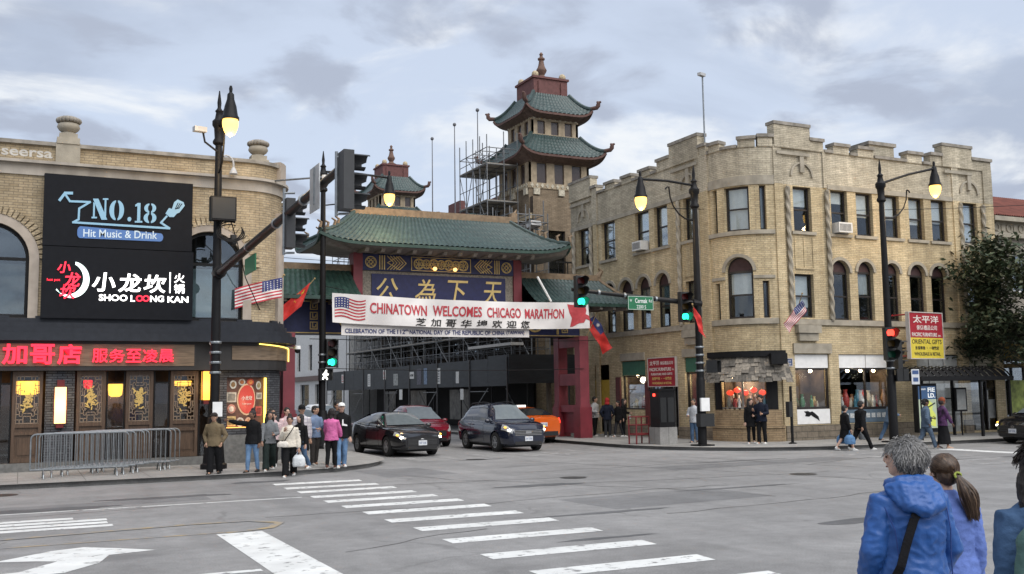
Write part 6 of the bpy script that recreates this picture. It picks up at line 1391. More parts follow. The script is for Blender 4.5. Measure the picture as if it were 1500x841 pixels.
def cam(label, loc, d):
    t = thing('security_camera', label, 'security camera', loc); d = Vector(d); m = MB(); m.tube([(0, 0, 0), d * .6 + Vector((0, 0, -.05)), d], .025, 6); m.build('bracket', blackm, t, world=False); m = MB(); m.tube([d + Vector((0, 0, .06)), d + Vector((0, 0, -.08))], .09, 10); m.ell(d + Vector((0, 0, -.14)), .1, .1, .1, 10, 8); m.build('dome', sigb, t, world=False)
cam('black dome camera low on the left street lamp under its control box', (4.9, 28.75, 6.55), (.35, -.1, .0))
t = thing('security_camera', 'small box camera on an arm high on the left street lamp', 'security camera', (4.9, 28.8, 9.0)); m = MB(); m.tube([(-.1, 0, 0), (-.45, 0, .25), (-.5, 0, .5)], .03, 6); m.build('bracket', black_metal, t, world=False); m = MB(); m.obox((-.6, -.05, .58), (.17, .03, 0), (-.02, .1, 0), (0, 0, .07)); m.build('housing', pm('lamp_grey', (.4, .4, .4)), t, world=False)
t = thing('security_camera', 'white dome camera on a long thin arm from the rounded corner parapet', 'security camera', (6.6, 31.5, 8.8)); e = Vector((1.5, -2.0, -.12)); m = MB(); m.tube([(0, 0, 0), e], .03, 6); m.build('bracket', galv, t, world=False); m = MB(); m.tube([e + Vector((0, 0, .05)), e + Vector((0, 0, -.15))], .09, 10); m.build('housing', whitep, t, world=False); m = MB(); m.ell(e + Vector((0, 0, -.22)), .1, .1, .11, 10, 8); m.build('dome', sigb, t, world=False)
t = thing('gooseneck_light', 'pale gooseneck lamp above the upper cornice beside the black pole', 'wall lamp', (5.15, 30.9, 7.5)); m = MB(); m.tube([(0, 0, 0), (0, -.2, .05), (0, -.25, 1.6)] + [(.22 - .22 * math.cos(a), -.25, 1.6 + .25 * math.sin(a)) for a in np.linspace(0, PI, 9)] + [(.44, -.25, 1.5)], .03, 7); m.build('neck', pm('lamp_grey', (.4, .4, .4)), t, world=False); m = MB(); m.lathe((.44, -.25, 1.3), [(.13, 0), (.1, .08), (.04, .2)], 12); m.build('shade', pm('lamp_grey', (.4, .4, .4)), t, world=False)
t = thing('paper_notice', 'white paper notice taped round the left street lamp', 'notice', (4.9, 28.72, 1.75)); m = MB(); m.box(-.14, .12, -.06, -.03, -.2, .2); m.build('sheet', whitep, t, world=False); m = MB(); m.box(-.15, .13, -.03, .0, -.02, .02); m.build('tape', galv, t, world=False)
t = thing('notice_box', 'white box fixed on the lamp post before the buff building', 'notice', (21.7, 29.22, 1.6)); m = MB(); m.box(-.2, .16, -.1, -.02, -.26, .2); m.build('sheet', whitep, t, world=False); m = MB(); m.box(-.3, .3, -.16, .1, -.8, -.35); m.build('push_button_box', sigb, t, world=False)
t = thing('roof_mast', 'thin pale mast with a camera rising behind the lamp of the corner building', 'mast', (24.6, 32.5, 11.2)); m = MB(); m.tube([(0, 0, 0), (0, 0, 3.6)], .035, 7); m.build('pole', galv, t, world=False); m = MB(); m.obox((-.12, -.1, 3.62), (.16, .05, 0), (-.03, .08, 0), (0, 0, .06)); m.build('camera_head', pm('lamp_grey', (.4, .4, .4)), t, world=False)
t = thing('push_button_post', 'short black post with a crossing button on the corner pavement', 'post', (24.9, 28.4, .12)); m = MB(); m.tube([(0, 0, 0), (0, 0, 2.05)], .05, 8); m.lathe((0, 0, 0), [(.14, 0), (.14, .03), (.06, .06)], 10); m.build('post', blackm, t, world=False); m = MB(); m.box(-.2, -.03, -.12, .06, .95, 1.5); m.build('button_box', sigb, t, world=False)
t = thing('utility_cabinet', 'tall black utility cabinet standing on a grey concrete block', 'cabinet', (21.35, 31.3, .12)); m = MB(); m.box(-.38, .38, -.35, .35, 0, .62); m.build('plinth', conc, t, world=False); m = MB(); m.box(-.34, .34, -.3, .3, .621, 2.0); m.box(-.37, .37, -.33, .33, 1.95, 2.03); m.build('cabinet', blackm, t, world=False); m = MB(); m.box(-.38, -.345, -.05, .05, 1.75, 1.85); m.build('red_lamp', em('signal_lit_0', (1, .05, .03), 1.3), t, world=False)
m = MB(); m.box(-.3, -.05, -.315, -.301, .8, 1.7); m.box(.02, .3, -.315, -.301, .8, 1.7); each('door', sigb, t, m, world=False)
t = thing('newspaper_rack', 'low red metal rack beside the black utility cabinet', 'rack', (20.75, 32.0, .12), rad(10)); rm = pm('rack_red', (.17, .022, .026), .5)
m = MB()
for x in (-.32, .32):
    for y in (-.2, .2): m.tube([(x, y, 0), (x, y, 1.02)], .03, 6)
m.build('legs', rm, t, world=False); m = MB()
for z in (.35, .7, 1.0):
    for y in (-.2, .2): m.tube([(-.32, y, z), (.32, y, z)], .025, 6)
    for x in (-.32, .32): m.tube([(x, -.2, z), (x, .2, z)], .025, 6)
m.build('rails', rm, t, world=False); m = MB(); m.box(-.3, .3, -.19, .19, .36, .4); m.build('shelf', rm, t, world=False)
# shop signs
def furn_sign(name, label, fr, u0, u1, z0, z1, d0, d1, cols, rows, ax=0, cat='sign'):
    t = thing(name, label, cat, fr.pt((u0 + u1) / 2, z0, d0)); W_ = u1 - u0; H_ = z1 - z0
    for zc0, zc1, mt in cols: m = MB(); m.fbox(fr, u0, u1, z0 + H_ * zc0, z0 + H_ * zc1 - .001, d0, d1); m.build('panel', mt, t)
    m = MB(); k = .035
    for a, b, p, q in ((u0 - k, u0, z0 - k, z1 + k), (u1, u1 + k, z0 - k, z1 + k), (u0, u1, z0 - k, z0), (u0, u1, z1, z1 + k)): m.fbox(fr, a, b, p, q, d0 - .01, d1 + .02)
    m.build('frame', pm('pale_frame', (.45, .42, .4), .6), t)
    for body, cu, cz, w_, h_, mt, b_ in rows: m = MB(); m.text(lambda a, b, d: fr.pt(u0 + W_ * cu + a, z0 + H_ * cz + b, d1 + .001 + d), body, w=W_ * w_, h=H_ * h_, bold=b_, ext=.004); m.build('lettering', mt, t)
    return t
signred = pm('sign_red', (.30, .018, .03), .5, var=.12); signyel = pm('sign_yellow', (.62, .50, .06), .5, var=.1); inkw = pm('sign_white_ink', (.65, .62, .58), .6); inky = pm('sign_yellow_ink', (.62, .45, .15), .6); inkk = pm('sign_black_ink', (.02, .02, .02), .6)
SGF = Fr((0, 29.75, 0), (1, 0, 0), (0, -1, 0))
furn_sign('shop_sign', 'projecting red and yellow shop sign with Chinese and English lettering above the bus shelter', Fr((0, 25.75, 0), (.995, .1, 0), (.1, -.995, 0)), 31.5, 33.55, 3.2, 5.0, 0, .14, ((0, .45, signyel), (.45, 1, signred)),
          (('太平洋', .5, .86, .78, .17, inkw, .015), ('傢俬禮品公司', .52, .675, .62, .105, inkw, .01), ('PACIFIC FURNITURE', .44, .52, .76, .085, inkw, .022), ('inc.', .90, .505, .09, .05, inkw, .01), ('ORIENTAL GIFTS', .5, .365, .9, .10, inkk, .01), ('批發零售 ・ 一律歡迎', .5, .225, .72, .08, inkk, .02), ('WHOLESALE & RETAIL', .5, .095, .8, .075, inkk, .022)))
t = bpy.data.objects['shop_sign']; 
m = MB(); m.tube([(31.6, 29.1, 4.95), (31.6, 30.0, 4.95)], .03, 6); m.tube([(33.4, 29.3, 4.9), (33.4, 30.0, 4.9)], .03, 6); m.tube([(31.6, 29.2, 3.3), (31.6, 30.0, 3.3)], .03, 6); each('bracket', signred, [o for o in bpy.data.objects if o.get('label', '').startswith('projecting red')][0], m)
furn_sign('shop_sign', 'flat red shop sign with white and yellow lettering over the side street door', RL, -36.62, -34.62, 2.26, 3.44, .02, .1, ((0, 1, signred),),
          (('太平洋', .24, .83, .36, .17, inkw, .015), ('傢俬禮品公司', .69, .82, .46, .12, inkw, .01), ('PACIFIC FURNITURE', .45, .60, .8, .12, inkw, .022), ('inc.', .92, .59, .08, .07, inkw, .01), ('FURNITURE AND GIFTS', .5, .43, .78, .08, inkw, .02), ('批發零售 ・ 一律歡迎', .5, .27, .72, .11, inky, .015), ('WHOLESALE & RETAIL', .5, .11, .72, .08, inky, .02)))
furn_sign('street_plate', 'small blue and white plate on the brick beside the shingle awning', RF, 26.08, 26.36, 2.95, 3.2, .07, .085, ((0, 1, pm('plate_blue', (.04, .08, .2), .5)),), (('CITY', .5, .7, .7, .25, inkw, .01), ('2200', .5, .3, .7, .25, inkw, .01)), cat='plate')

# ================================================================ BUS SHELTER
bs = thing('bus_shelter', 'black bus shelter with ribbed curved roof in front of the shop doors', 'bus shelter', (33.2, 28.4, .12))
x0, x1, y0, y1 = 30.6, 35.6, 27.75, 29.1
m = MB()
for i in range(40):
    a = x0 + (x1 - x0) * i / 40; b = x0 + (x1 - x0) * (i + 1) / 40; rb2 = .05 if i % 3 == 0 else 0
    pr = [(y0 - .1 + (y1 - y0 + .2) * k / 10, 2.42 + .42 * math.sin(PI * k / 10) ** .8 + rb2) for k in range(11)]
    for (ya, za), (yb, zb) in zip(pr, pr[1:]): m.quad((a, ya, za), (b, ya, za), (b, yb, zb), (a, yb, zb))
m.box(x0 - .05, x1 + .05, y0 - .16, y0 - .08, 2.3, 2.46); m.box(x0 - .05, x1 + .05, y1 + .08, y1 + .16, 2.3, 2.46); m.build('roof', blackm, bs, recalc=False)
for x in (x0 + .05, 32.2, 33.9, x1 - .05):
    m = MB(); m.box(x - .045, x + .045, y1 - .05, y1 + .04, .12, 2.35); m.build('post', blackm, bs)
for x in (33.9, x1 - .05): m = MB(); m.box(x - .045, x + .045, y0 - .04, y0 + .05, .12, 2.35); m.build('post', blackm, bs)
m = MB(); m.box(32.25, 33.85, y1 - .01, y1, .5, 2.2); m.box(33.95, 35.5, y1 - .01, y1, .5, 2.2); each('glass_panel', glassS, bs, m)
ad = MB(); ad.box(30.7, 31.75, 27.98, 28.2, .35, 2.2); ad.build('advert_case', blackm, bs)
AF = Fr((0, 27.98, 0), (1, 0, 0), (0, -1, 0))
m = MB(); m.fbox(AF, 30.76, 31.69, 1.6, 2.1, .002, .01); m.build('advert_blue', em('ad_blue', (.03, .07, .15), .16), bs)
m = MB(); m.fbox(AF, 30.76, 31.69, .5, 1.6, .002, .01); m.build('advert_pale', em('ad_pale', (.30, .35, .26), .16), bs)
m = MB(); r_ = random.Random(5)
m.prism(AF, [(30.95, .52), (31.3, .62), (31.6, .55), (31.62, 1.0), (31.45, 1.2), (31.5, 1.42), (31.3, 1.55), (31.1, 1.3), (31.12, 1.0), (30.92, .8)], .011, .016); m.build('advert_figure', em('ad_yellow', (.42, .46, .10), .18), bs)
m = MB(); ribbon(m, AF, [(31.0, 1.45), (31.25, 1.3), (31.6, 1.45)], .05, .017, .02); m.prism(AF, [(31.15, .72), (31.4, .75), (31.35, .95), (31.2, .92)], .017, .02); m.build('advert_shading', pm('ad_dark', (.03, .03, .03), .5), bs)
m = MB(); m.text(lambda a, b, d: AF.pt(31.45 + a, 1.96 + b, .011 + d), 'FIE', w=.38, h=.17, bold=.03, ext=.003); m.text(lambda a, b, d: AF.pt(31.45 + a, 1.74 + b, .011 + d), 'LD.', w=.38, h=.17, bold=.03, ext=.003); m.text(lambda a, b, d: AF.pt(31.0 + a, 1.98 + b, .011 + d), 'museum', w=.3, h=.06, ext=.003); m.build('lettering', em('ad_white', (.6, .62, .62), .25), bs)
t = thing('notice_case', 'small black framed notice case standing in the bus shelter', 'notice', (34.1, 28.9, .12)); m = MB(); m.box(-.32, .32, -.05, .02, .95, 1.9); m.box(-.03, .03, -.03, 0, 0, .95); m.build('frame', blackm, t, world=False); m = MB(); m.box(-.25, .25, -.06, -.051, 1.02, 1.83); m.build('sheet', pm('pale_panel', (.36, .37, .36)), t, world=False)
t = thing('bus_stop_sign', 'thin pole with a white bus stop plate left of the shelter', 'bus stop sign', (29.75, 26.95, .12)); m = MB(); m.tube([(0, 0, 0), (0, 0, 2.6)], .03, 8); m.build('pole', blackm, t, world=False); m = MB(); m.box(-.42, -.03, -.02, .0, 2.05, 2.6); m.build('plate', pm('plate_white', (.55, .57, .6), .5), t, world=False); m = MB(); m.box(-.38, -.07, -.026, -.021, 2.42, 2.56); m.box(-.35, -.1, -.026, -.021, 2.15, 2.3); m.build('print', pm('plate_blue', (.04, .08, .2)), t, world=False)
t = thing('mailbox', 'dark blue mailbox with domed top behind the black car', 'mailbox', (38.2, 28.6, .12)); mbx = pm('mail_blue', (.02, .035, .08), .45); m = MB()
pr = [(-.3, .3), (.3, .3), (.3, .95)] + [(.3 * math.cos(a), .95 + .3 * math.sin(a)) for a in np.linspace(.3, PI - .3, 8)] + [(-.3, .95)]
m.prism(Fr((0, 0, 0), (0, 1, 0), (1, 0, 0)), pr, -.32, .32); m.build('body', mbx, t, world=False); m = MB()
for x in (-.27, .27):
    for y in (-.22, .22): m.box(x - .04, x + .04, y - .04, y + .04, 0, .3)
each('leg', mbx, t, m, world=False); m = MB(); m.box(-.25, .25, -.33, -.301, .85, 1.0); m.build('slot', blackm, t, world=False)

# ================================================================ BARRICADES (stacked in front of the doors)
def barricade():
    t = thing('crowd_barrier', 'x', 'barrier', (0, 0, .12)); L_ = 2.3; m = MB(); r = .12; H_ = 1.1; z0 = .22
    pts = [(-L_ / 2, 0, z0), (-L_ / 2, 0, H_ - r)] + [(-L_ / 2 + r - r * math.cos(a), 0, H_ - r + r * math.sin(a)) for a in np.linspace(.3, PI / 2, 4)] + [(L_ / 2 - r + r * math.sin(a), 0, H_ - r + r * math.cos(a)) for a in np.linspace(0, PI / 2 - .3, 4)] + [(L_ / 2, 0, H_ - r), (L_ / 2, 0, z0), (-L_ / 2, 0, z0)]
    m.tube(pts, .021, 7); m.build('frame', galv, t, world=False, smooth=50)
    m = MB(); n = 18
    for k in range(1, n): x = -L_ / 2 + L_ * k / n; m.tube([(x, 0, z0), (x, 0, H_)], .0095, 5, cap=False)
    m.build('bars', galv, t, world=False)
    for x in (-.85, .85):
        m = MB(); m.tube([(x, -.32, 0), (x, -.27, .1), (x, -.16, .17), (x, 0, .2), (x, .16, .17), (x, .27, .1), (x, .32, 0)], .02, 6); m.build('foot', galv, t, world=False)
    return t
proto = barricade(); rngB = random.Random(6)
spots = [(1.42, 28.10, .02, 'crowd barrier standing frontmost in the stack before the lattice doors'), (1.62, 28.50, -.01, 'crowd barrier second from the road in the stack before the doors'), (1.87, 28.80, .015, 'crowd barrier third from the road in the stack before the doors'), (2.02, 29.10, -.02, 'crowd barrier in the middle of the stack before the doors'), (2.62, 29.35, .02, 'crowd barrier fourth from the doors, pushed further right'), (2.77, 29.60, .0, 'crowd barrier close to the doors, pushed far right'), (2.92, 29.85, .02, 'crowd barrier nearest the doors at the right end of the stack')]
for i, (x, y, a, lab) in enumerate(spots):
    if i == 0: proto.location = (x, y, .12); proto.rotation_euler = (0, 0, a); proto['label'] = lab; proto['group'] = 'crowd barriers stacked before the doors'
    else: dup(proto, (x, y, .12), a, lab, 'crowd barriers stacked before the doors')

# ================================================================ TREE by the shelter
def tree(name, label, x, y, H, cr, ch, seed, nl=9000, leaf=.12):
    t = thing(name, label, 'tree', (x, y, .1)); r = random.Random(seed); tips = []
    tm = MB(); tm.tube([(0, 0, 0), (.03, .02, H * .18), (-.05, .03, H * .38), (.02, -.04, H * .6), (0.05, 0, H * .88)], [.15, .12, .10, .065, .02], 8); tm.build('trunk', pm('bark', (.055, .045, .038), .9, var=.3, scale=14, bump=.6), t, world=False, smooth=60)
    lm = MB()
    for k in range(34):
        z = H * r.uniform(.28, .88); a = r.uniform(0, 2 * PI); rr = cr * r.uniform(.55, 1.0) * (1 - .55 * abs((z - H * .52) / (H * .5)) ** 1.6)
        p0 = Vector((0, 0, z * .86)); p2 = Vector((rr * math.cos(a), rr * math.sin(a), z + r.uniform(.2, .8))); p1 = p0.lerp(p2, .5) + Vector((0, 0, r.uniform(.0, .35)))
        lm.tube([p0, p1, p2], [.045, .03, .012], 5); tips += [p1.lerp(p2, q) for q in (.2, .5, .8, 1.)]
        for b in range(4):
            q = p1.lerp(p2, r.uniform(.2, 1.)); e = q + Vector((r.gauss(0, .5), r.gauss(0, .5), r.gauss(.1, .35))); lm.tube([q, e], [.016, .006], 4); tips += [e, q.lerp(e, .6)]
    lm.build('limbs', pm('bark', (.05, .04, .03)), t, world=False)
    m = MB()
    for i in range(nl):
        c = r.choice(tips); s = r.gauss(0, 1); p = c + Vector((r.gauss(0, .34), r.gauss(0, .34), r.gauss(-.03, .27)))
        if p.z < H * .27: continue
        n = Vector((r.gauss(0, .7), r.gauss(0, .7), 1)).normalized(); u = n.orthogonal().normalized(); an = r.uniform(0, 2 * PI); v = n.cross(u); u, v = u * math.cos(an) + v * math.sin(an), v * math.cos(an) - u * math.sin(an); L_ = leaf * r.uniform(.6, 1.3)
        m.mat(r.randrange(3)); m.poly([p - u * L_, p + v * L_ * .42 + n * .01, p + u * L_ * 1.05, p - v * L_ * .42])
    m.build('crown', [pm('leaf_dark', (.026, .042, .020), .6, var=.4, scale=1.5), pm('leaf_mid', (.042, .060, .030), .6, var=.4, scale=1.5), pm('leaf_olive', (.066, .072, .038), .6, var=.4, scale=1.5)], t, world=False, recalc=False)
tree('street_tree', 'dark green leafy street tree in front of the tiled roof building', 37.4, 27.7, 8.3, 3.7, 5.5, 5, 23000, .135)
t = thing('awning_frame', 'dark framed doorway canopy beneath the street tree', 'canopy', (39.6, 29.6, .12)); m = MB(); m.box(-1.2, 1.6, -.7, .6, 2.75, 2.9); m.build('canopy_top', pm('tan_canvas', (.25, .19, .1), .8), t, world=False); m = MB(); m.box(-1.15, -1.05, -.65, -.55, 0, 2.75); m.box(1.45, 1.55, -.65, -.55, 0, 2.75); each('post', blackm, t, m, world=False)
# ================================================================ CARS
def interp(tab, x):
    if x <= tab[0][0]: return tab[0][1]
    for (a, p), (b, q) in zip(tab, tab[1:]):
        if x <= b:
            t = (x - a) / (b - a); t = t * t * (3 - 2 * t) if len(tab) > 3 else t; return p + (q - p) * t
    return tab[-1][1]
def lin(tab, x):
    if x <= tab[0][0]: return tab[0][1]
    for (a, p), (b, q) in zip(tab, tab[1:]):
        if x <= b: return p + (q - p) * (x - a) / (b - a)
    return tab[-1][1]
chrome = pm('chrome', (.6, .6, .6), .12, metal=1., var=.02); carglass = pm('car_glass', (.012, .015, .018), .06, spec=.45, var=.02); ws_glass = pm('windscreen_glass', (.11, .13, .14), .05, spec=.8, var=.1); tyre = pm('tyre_rubber', (.014, .014, .014), .85); rimm = pm('alloy_rim', (.42, .43, .44), .3, metal=.8); plastic = pm('black_plastic', (.014, .014, .015), .55)
def carpaint(name, col, rough=.16): return pm('car_paint_' + name, col, rough, var=.05, coat=.6, spec=.5)
head_on = em('headlight_lit', (1, .93, .78), 4); head_off = pm('headlight_lens', (.35, .36, .36), .08, spec=.8); amber = em('amber_lit', (1, .5, .06), .9); tail_on = em('tail_lit', (1, .05, .03), .9); tail_off = pm('tail_lens', (.22, .01, .012), .12)
def car(label, loc, rz, paint, kind='sedan', lights='front', group=None, plate=True, roofsign=False, shut=False):
    P = dict(sedan=dict(L=4.85, W=1.84, hood=[(-2.42, .98), (-2.25, 1.06), (-1.6, 1.07), (-.6, .99), (.9, .98), (1.5, .93), (2.1, .82), (2.42, .66)], roof=[(-1.95, 1.06), (-1.15, 1.38), (-.5, 1.46), (.1, 1.45), (.35, 1.40), (1.15, .97)], axle=1.4, r=.335, ws=(.28, 1.12), rs=(-1.9, -1.05), fz=.56),
             suv=dict(L=4.56, W=1.80, hood=[(-2.28, 1.0), (-2.15, 1.05), (-1.5, 1.08), (.9, 1.05), (1.5, 1.03), (2.0, .96), (2.28, .78)], roof=[(-2.2, 1.08), (-1.85, 1.52), (-1.5, 1.64), (-.4, 1.69), (.15, 1.66), (.38, 1.60), (1.1, 1.05)], axle=1.32, r=.345, ws=(.32, 1.08), rs=(-2.18, -1.78), fz=.68),
             crossover=dict(L=4.7, W=1.9, hood=[(-2.35, .95), (-2.2, 1.05), (-1.5, 1.06), (.8, 1.0), (1.5, .95), (2.05, .84), (2.35, .66)], roof=[(-2.15, 1.06), (-1.4, 1.46), (-.5, 1.62), (.1, 1.60), (.4, 1.52), (1.25, 1.0)], axle=1.42, r=.36, ws=(.34, 1.22), rs=(-2.1, -1.3), fz=.6))[kind]
    L_, W2 = P['L'], P['W'] / 2; F_ = L_ / 2; zb = .20
    wt = [(-F_, .80), (-F_ + .15, .91), (-F_ + .6, .985), (-.4, 1.), (F_ - 1.0, .985), (F_ - .45, .93), (F_ - .12, .80), (F_, .66)]
    zbt = [(-F_, .36), (-F_ + .25, .24), (-F_ + .8, zb), (F_ - .8, zb), (F_ - .2, .22), (F_, .30)]
    def sec(x):
        w = W2 * lin(wt, x); zt = lin(P['hood'], x); b = lin(zbt, x); h = zt - b
        return [(0, b), (.80 * w, b), (.955 * w, b + .10 * h), (.995 * w, b + .35 * h), (w, b + .58 * h), (.985 * w, b + .80 * h), (.94 * w, zt - .035), (.86 * w, zt), (.45 * w, zt + .022), (0, zt + .03)]
    def bp(x, s, off=0., side=1):
        q = sec(x); i = min(int(s), len(q) - 2); t = s - i; y = q[i][0] + (q[i + 1][0] - q[i][0]) * t; z = q[i][1] + (q[i + 1][1] - q[i][1]) * t
        sgn = 1 if x > 0 else -1; e = max(0, abs(x) - (F_ - .5)) / .5; return (x + sgn * off * e, side * (y + off * (1.0 if s < 7.2 else .2)), z + (off if s > 6.5 else 0))
    xs = sorted(set([-F_, -F_ + .05, F_ - .05, F_] + list(np.linspace(-F_, F_, 34))))
    def loft(m, secs):
        n = len(secs[0]); o = len(m.v)
        for s in secs: m.v.extend(s)
        for i in range(len(secs) - 1):
            for k in range(n): m.f.append((o + i * n + k, o + i * n + (k + 1) % n, o + (i + 1) * n + (k + 1) % n, o + (i + 1) * n + k)); m.m.append(0)
        m.f.append(tuple(o + k for k in range(n))[::-1]); m.f.append(tuple(o + (len(secs) - 1) * n + k for k in range(n))); m.m += [0, 0]
    t = thing('car', label, 'car', loc, rz, group)
    m = MB(); S_ = []
    for x in xs: q = sec(x); S_.append([(x, y, z) for y, z in q] + [(x, -y, z) for y, z in q[-2:0:-1]])
    loft(m, S_); body = m.build('body', paint, t, world=False, smooth=42)
    for ax in (-P['axle'], P['axle']):
        c = MB(); n = 20; rr = P['r'] + .055
        A = [(ax + rr * math.cos(2 * PI * i / n), -2, P['r'] + rr * math.sin(2 * PI * i / n)) for i in range(n)]; B = [(a, 2, b) for a, _, b in A]
        c.add(A + B, [tuple(range(n)), tuple(range(2 * n - 1, n - 1, -1))] + [(i, (i + 1) % n, n + (i + 1) % n, n + i) for i in range(n)]); cut = c.build('cutter', paint)
        md = body.modifiers.new('b', 'BOOLEAN'); md.object = cut; md.operation = 'DIFFERENCE'; md.solver = 'EXACT'
        body.location = (0, 0, 0); old_p = body.parent; body.parent = None; bpy.context.view_layer.update(); apply_mods(body); body.parent = old_p; bpy.data.objects.remove(cut)
    m = MB(); m.box(-F_ + .5, F_ - .5, -W2 * .74, W2 * .74, .16, .62); m.build('underbody', plastic, t, world=False)
    # greenhouse
    gx = sorted(set(list(np.linspace(P['roof'][0][0], P['roof'][-1][0], 26))))
    def g(x):
        zr = lin(P['roof'], x); zt = lin(P['hood'], x); w = W2 * lin(wt, x); k = max(0, min(1, (zr - zt) / .4)); wb = .90 * w; wtp = wb - .24 * k - .02
        return zr, zt, wb, wtp, k
    m = MB(); S_ = []
    for x in gx:
        zr, zt, wb, wtp, k = g(x); zr = max(zr, zt + .02); h = zr - zt
        q = [(0, zt - .1), (wb, zt - .1), (wb, zt - .01), (wb + (wtp - wb) * .5, zt + h * .5), (wtp, zr - .09 * k), (wtp - .06, zr - .025 * k), (wtp * .5, zr + .012 * k), (0, zr + .02 * k)]
        S_.append([(x, y, z) for y, z in q] + [(x, -y, z) for y, z in q[-2:0:-1]])
    loft(m, S_); m.build('cabin', paint, t, world=False, smooth=42)
    def side(x, f, off, sd):
        zr, zt, wb, wtp, k = g(x); z = zt + (max(zr, zt + .02) - .09 * k - zt) * f; return (x, sd * (wb + (wtp - wb) * f + off), z)
    # side windows: polygons following the pillars
    a0, a1 = P['rs'][1] - .12, P['ws'][0] - .02; mid = (a0 + a1) / 2 + .05; bx0, bx1 = P['rs'][0] + .28, P['ws'][1] - .22
    for sd in (1, -1):
        for (p, q, r_, s_) in ((mid + .05, bx1, a1 - .0, mid + .05), (mid - .62 - .2, mid - .04, mid - .04, mid - .62), (bx0, mid - .62 - .27, mid - .70, max(a0, bx0 + .3))):
            if s_ >= r_: continue
            gm = MB(); n = 6; o = []
            for j in range(4):
                f = .05 + .88 * j / 3
                for i in range(n + 1):
                    xa = p + (s_ - p) * j / 3; xb = q + (r_ - q) * j / 3; x = xa + (xb - xa) * i / n; o.append(side(x, f, .008, sd))
            gm.add(o, [(j * (n + 1) + i, j * (n + 1) + i + 1, (j + 1) * (n + 1) + i + 1, (j + 1) * (n + 1) + i) for j in range(3) for i in range(n)]); gm.build('side_window', carglass, t, world=False, smooth=60)
    for (x0, x1), nm, gl in ((P['ws'], 'windscreen', ws_glass), (P['rs'], 'rear_window', carglass)):
        gm = MB(); o = []; nx, ny = 8, 10
        for i in range(nx + 1):
            x = x0 + (x1 - x0) * (.05 + .87 * i / nx) if nm == 'windscreen' else x0 + (x1 - x0) * (.13 + .85 * i / nx); zr, zt, wb, wtp, k = g(x)
            for j in range(ny + 1):
                v = 2 * j / ny - 1; yy = (wtp - .055) * v; o.append((x + (.012 if nm == 'windscreen' else -.012), yy, zr + .02 * k + .006 - .03 * k * abs(v) ** 2 + .012))
        gm.add(o, [(i * (ny + 1) + j, i * (ny + 1) + j + 1, (i + 1) * (ny + 1) + j + 1, (i + 1) * (ny + 1) + j) for i in range(nx) for j in range(ny)]); gm.build(nm, gl, t, world=False, smooth=60)
    def patch(x0, x1, s0, s1, off, sd, nx=6, ns=5):
        gm = MB(); o = [bp(x0 + (x1 - x0) * i / nx, s0 + (s1 - s0) * j / ns, off, sd) for i in range(nx + 1) for j in range(ns + 1)]
        gm.add(o, [(i * (ns + 1) + j, i * (ns + 1) + j + 1, (i + 1) * (ns + 1) + j + 1, (i + 1) * (ns + 1) + j) for i in range(nx) for j in range(ns)]); return gm
    for sd in (1, -1):
        for x0, x1 in ((mid + .02, min(mid + 1.12, P['axle'] - P['r'] - .1)), (max(mid - .95, -P['axle'] + P['r'] - .05), mid - .02)):
            d = patch(x0, x1, 2.2, 6.6, .006, sd).build('door', paint, t, world=False, smooth=60); hm = MB(); c = Vector(bp(x0 + .16, 5.3, .03, sd)); hm.obox(c, (.09, 0, 0), (0, .012, 0), (0, 0, .014)); hm.build('handle', paint, d, world=False)
        patch(-F_ + .5, F_ - .5, 1.2, 2.1, .006, sd, 16, 3).build('sill', plastic, t, world=False)
        mm = MB(); mx = P['ws'][1] - .28; c = Vector(side(mx, .18, .13, sd)); mm.ell(c, .07, .11, .075, 10, 8); mm.tube([side(mx, .02, 0, sd), c], .025, 6); mm.build('mirror', paint, t, world=False, smooth=60)
        hl = patch(F_ - .48, F_ - .015, 5.0 if kind != 'suv' else 4.7, 6.5, .010, sd, 6, 4); hl.build('headlight', head_off, t, world=False, smooth=60)
        if lights == 'front':
            bx = F_ - .10; c = Vector(bp(bx, 5.6, .02, sd)); mm = MB(); mm.ell((F_ - .13, c.y * .93, c.z - .005), .07, .10, .045, 10, 8); mm.build('headlamp_bulb', head_on, t, world=False)
            mm = MB(); c2 = Vector(bp(F_ - .3, 5.5, .012, sd)); mm.ell(c2, .1, .03, .03, 8, 6); mm.build('indicator', amber, t, world=False)
        tl = patch(-F_ + .015, -F_ + (.42 if kind != 'suv' else .25), 4.7, 6.4, .010, sd, 5, 4); tl.build('tail_light', tail_on if lights == 'rear' else tail_off, t, world=False, smooth=60)
    fz = P['fz']; wn = W2 * .58
    m = MB(); m.box(F_ - .03, F_ + .012, -wn, wn, fz - .10, fz + .09) if kind == 'suv' else m.box(F_ - .03, F_ + .012, -wn, wn, fz - .16, fz + .05); gr = m.build('grille', plastic, t, world=False)
    m = MB()
    if kind == 'suv':
        for k in range(4): m.box(F_ + .013, F_ + .02, -wn, wn, fz - .09 + k * .052, fz - .072 + k * .052)
        m.box(F_ + .013, F_ + .024, -.11, .11, fz - .03, fz + .05)
    else:
        for k in range(3): m.box(F_ + .013, F_ + .018, -wn * .95, wn * .95, fz - .12 + k * .06, fz - .112 + k * .06)
        m.ell((F_ + .014, 0, fz + .01), .012, .08, .05, 10, 6)
    m.build('grille_trim', chrome if kind == 'suv' else pm('dark_chrome', (.2, .2, .2), .2, metal=.9), gr, world=False)
    m = MB(); m.box(F_ - .03, F_ + .006, -wn, wn, .26, .38); m.build('lower_intake', plastic, t, world=False)
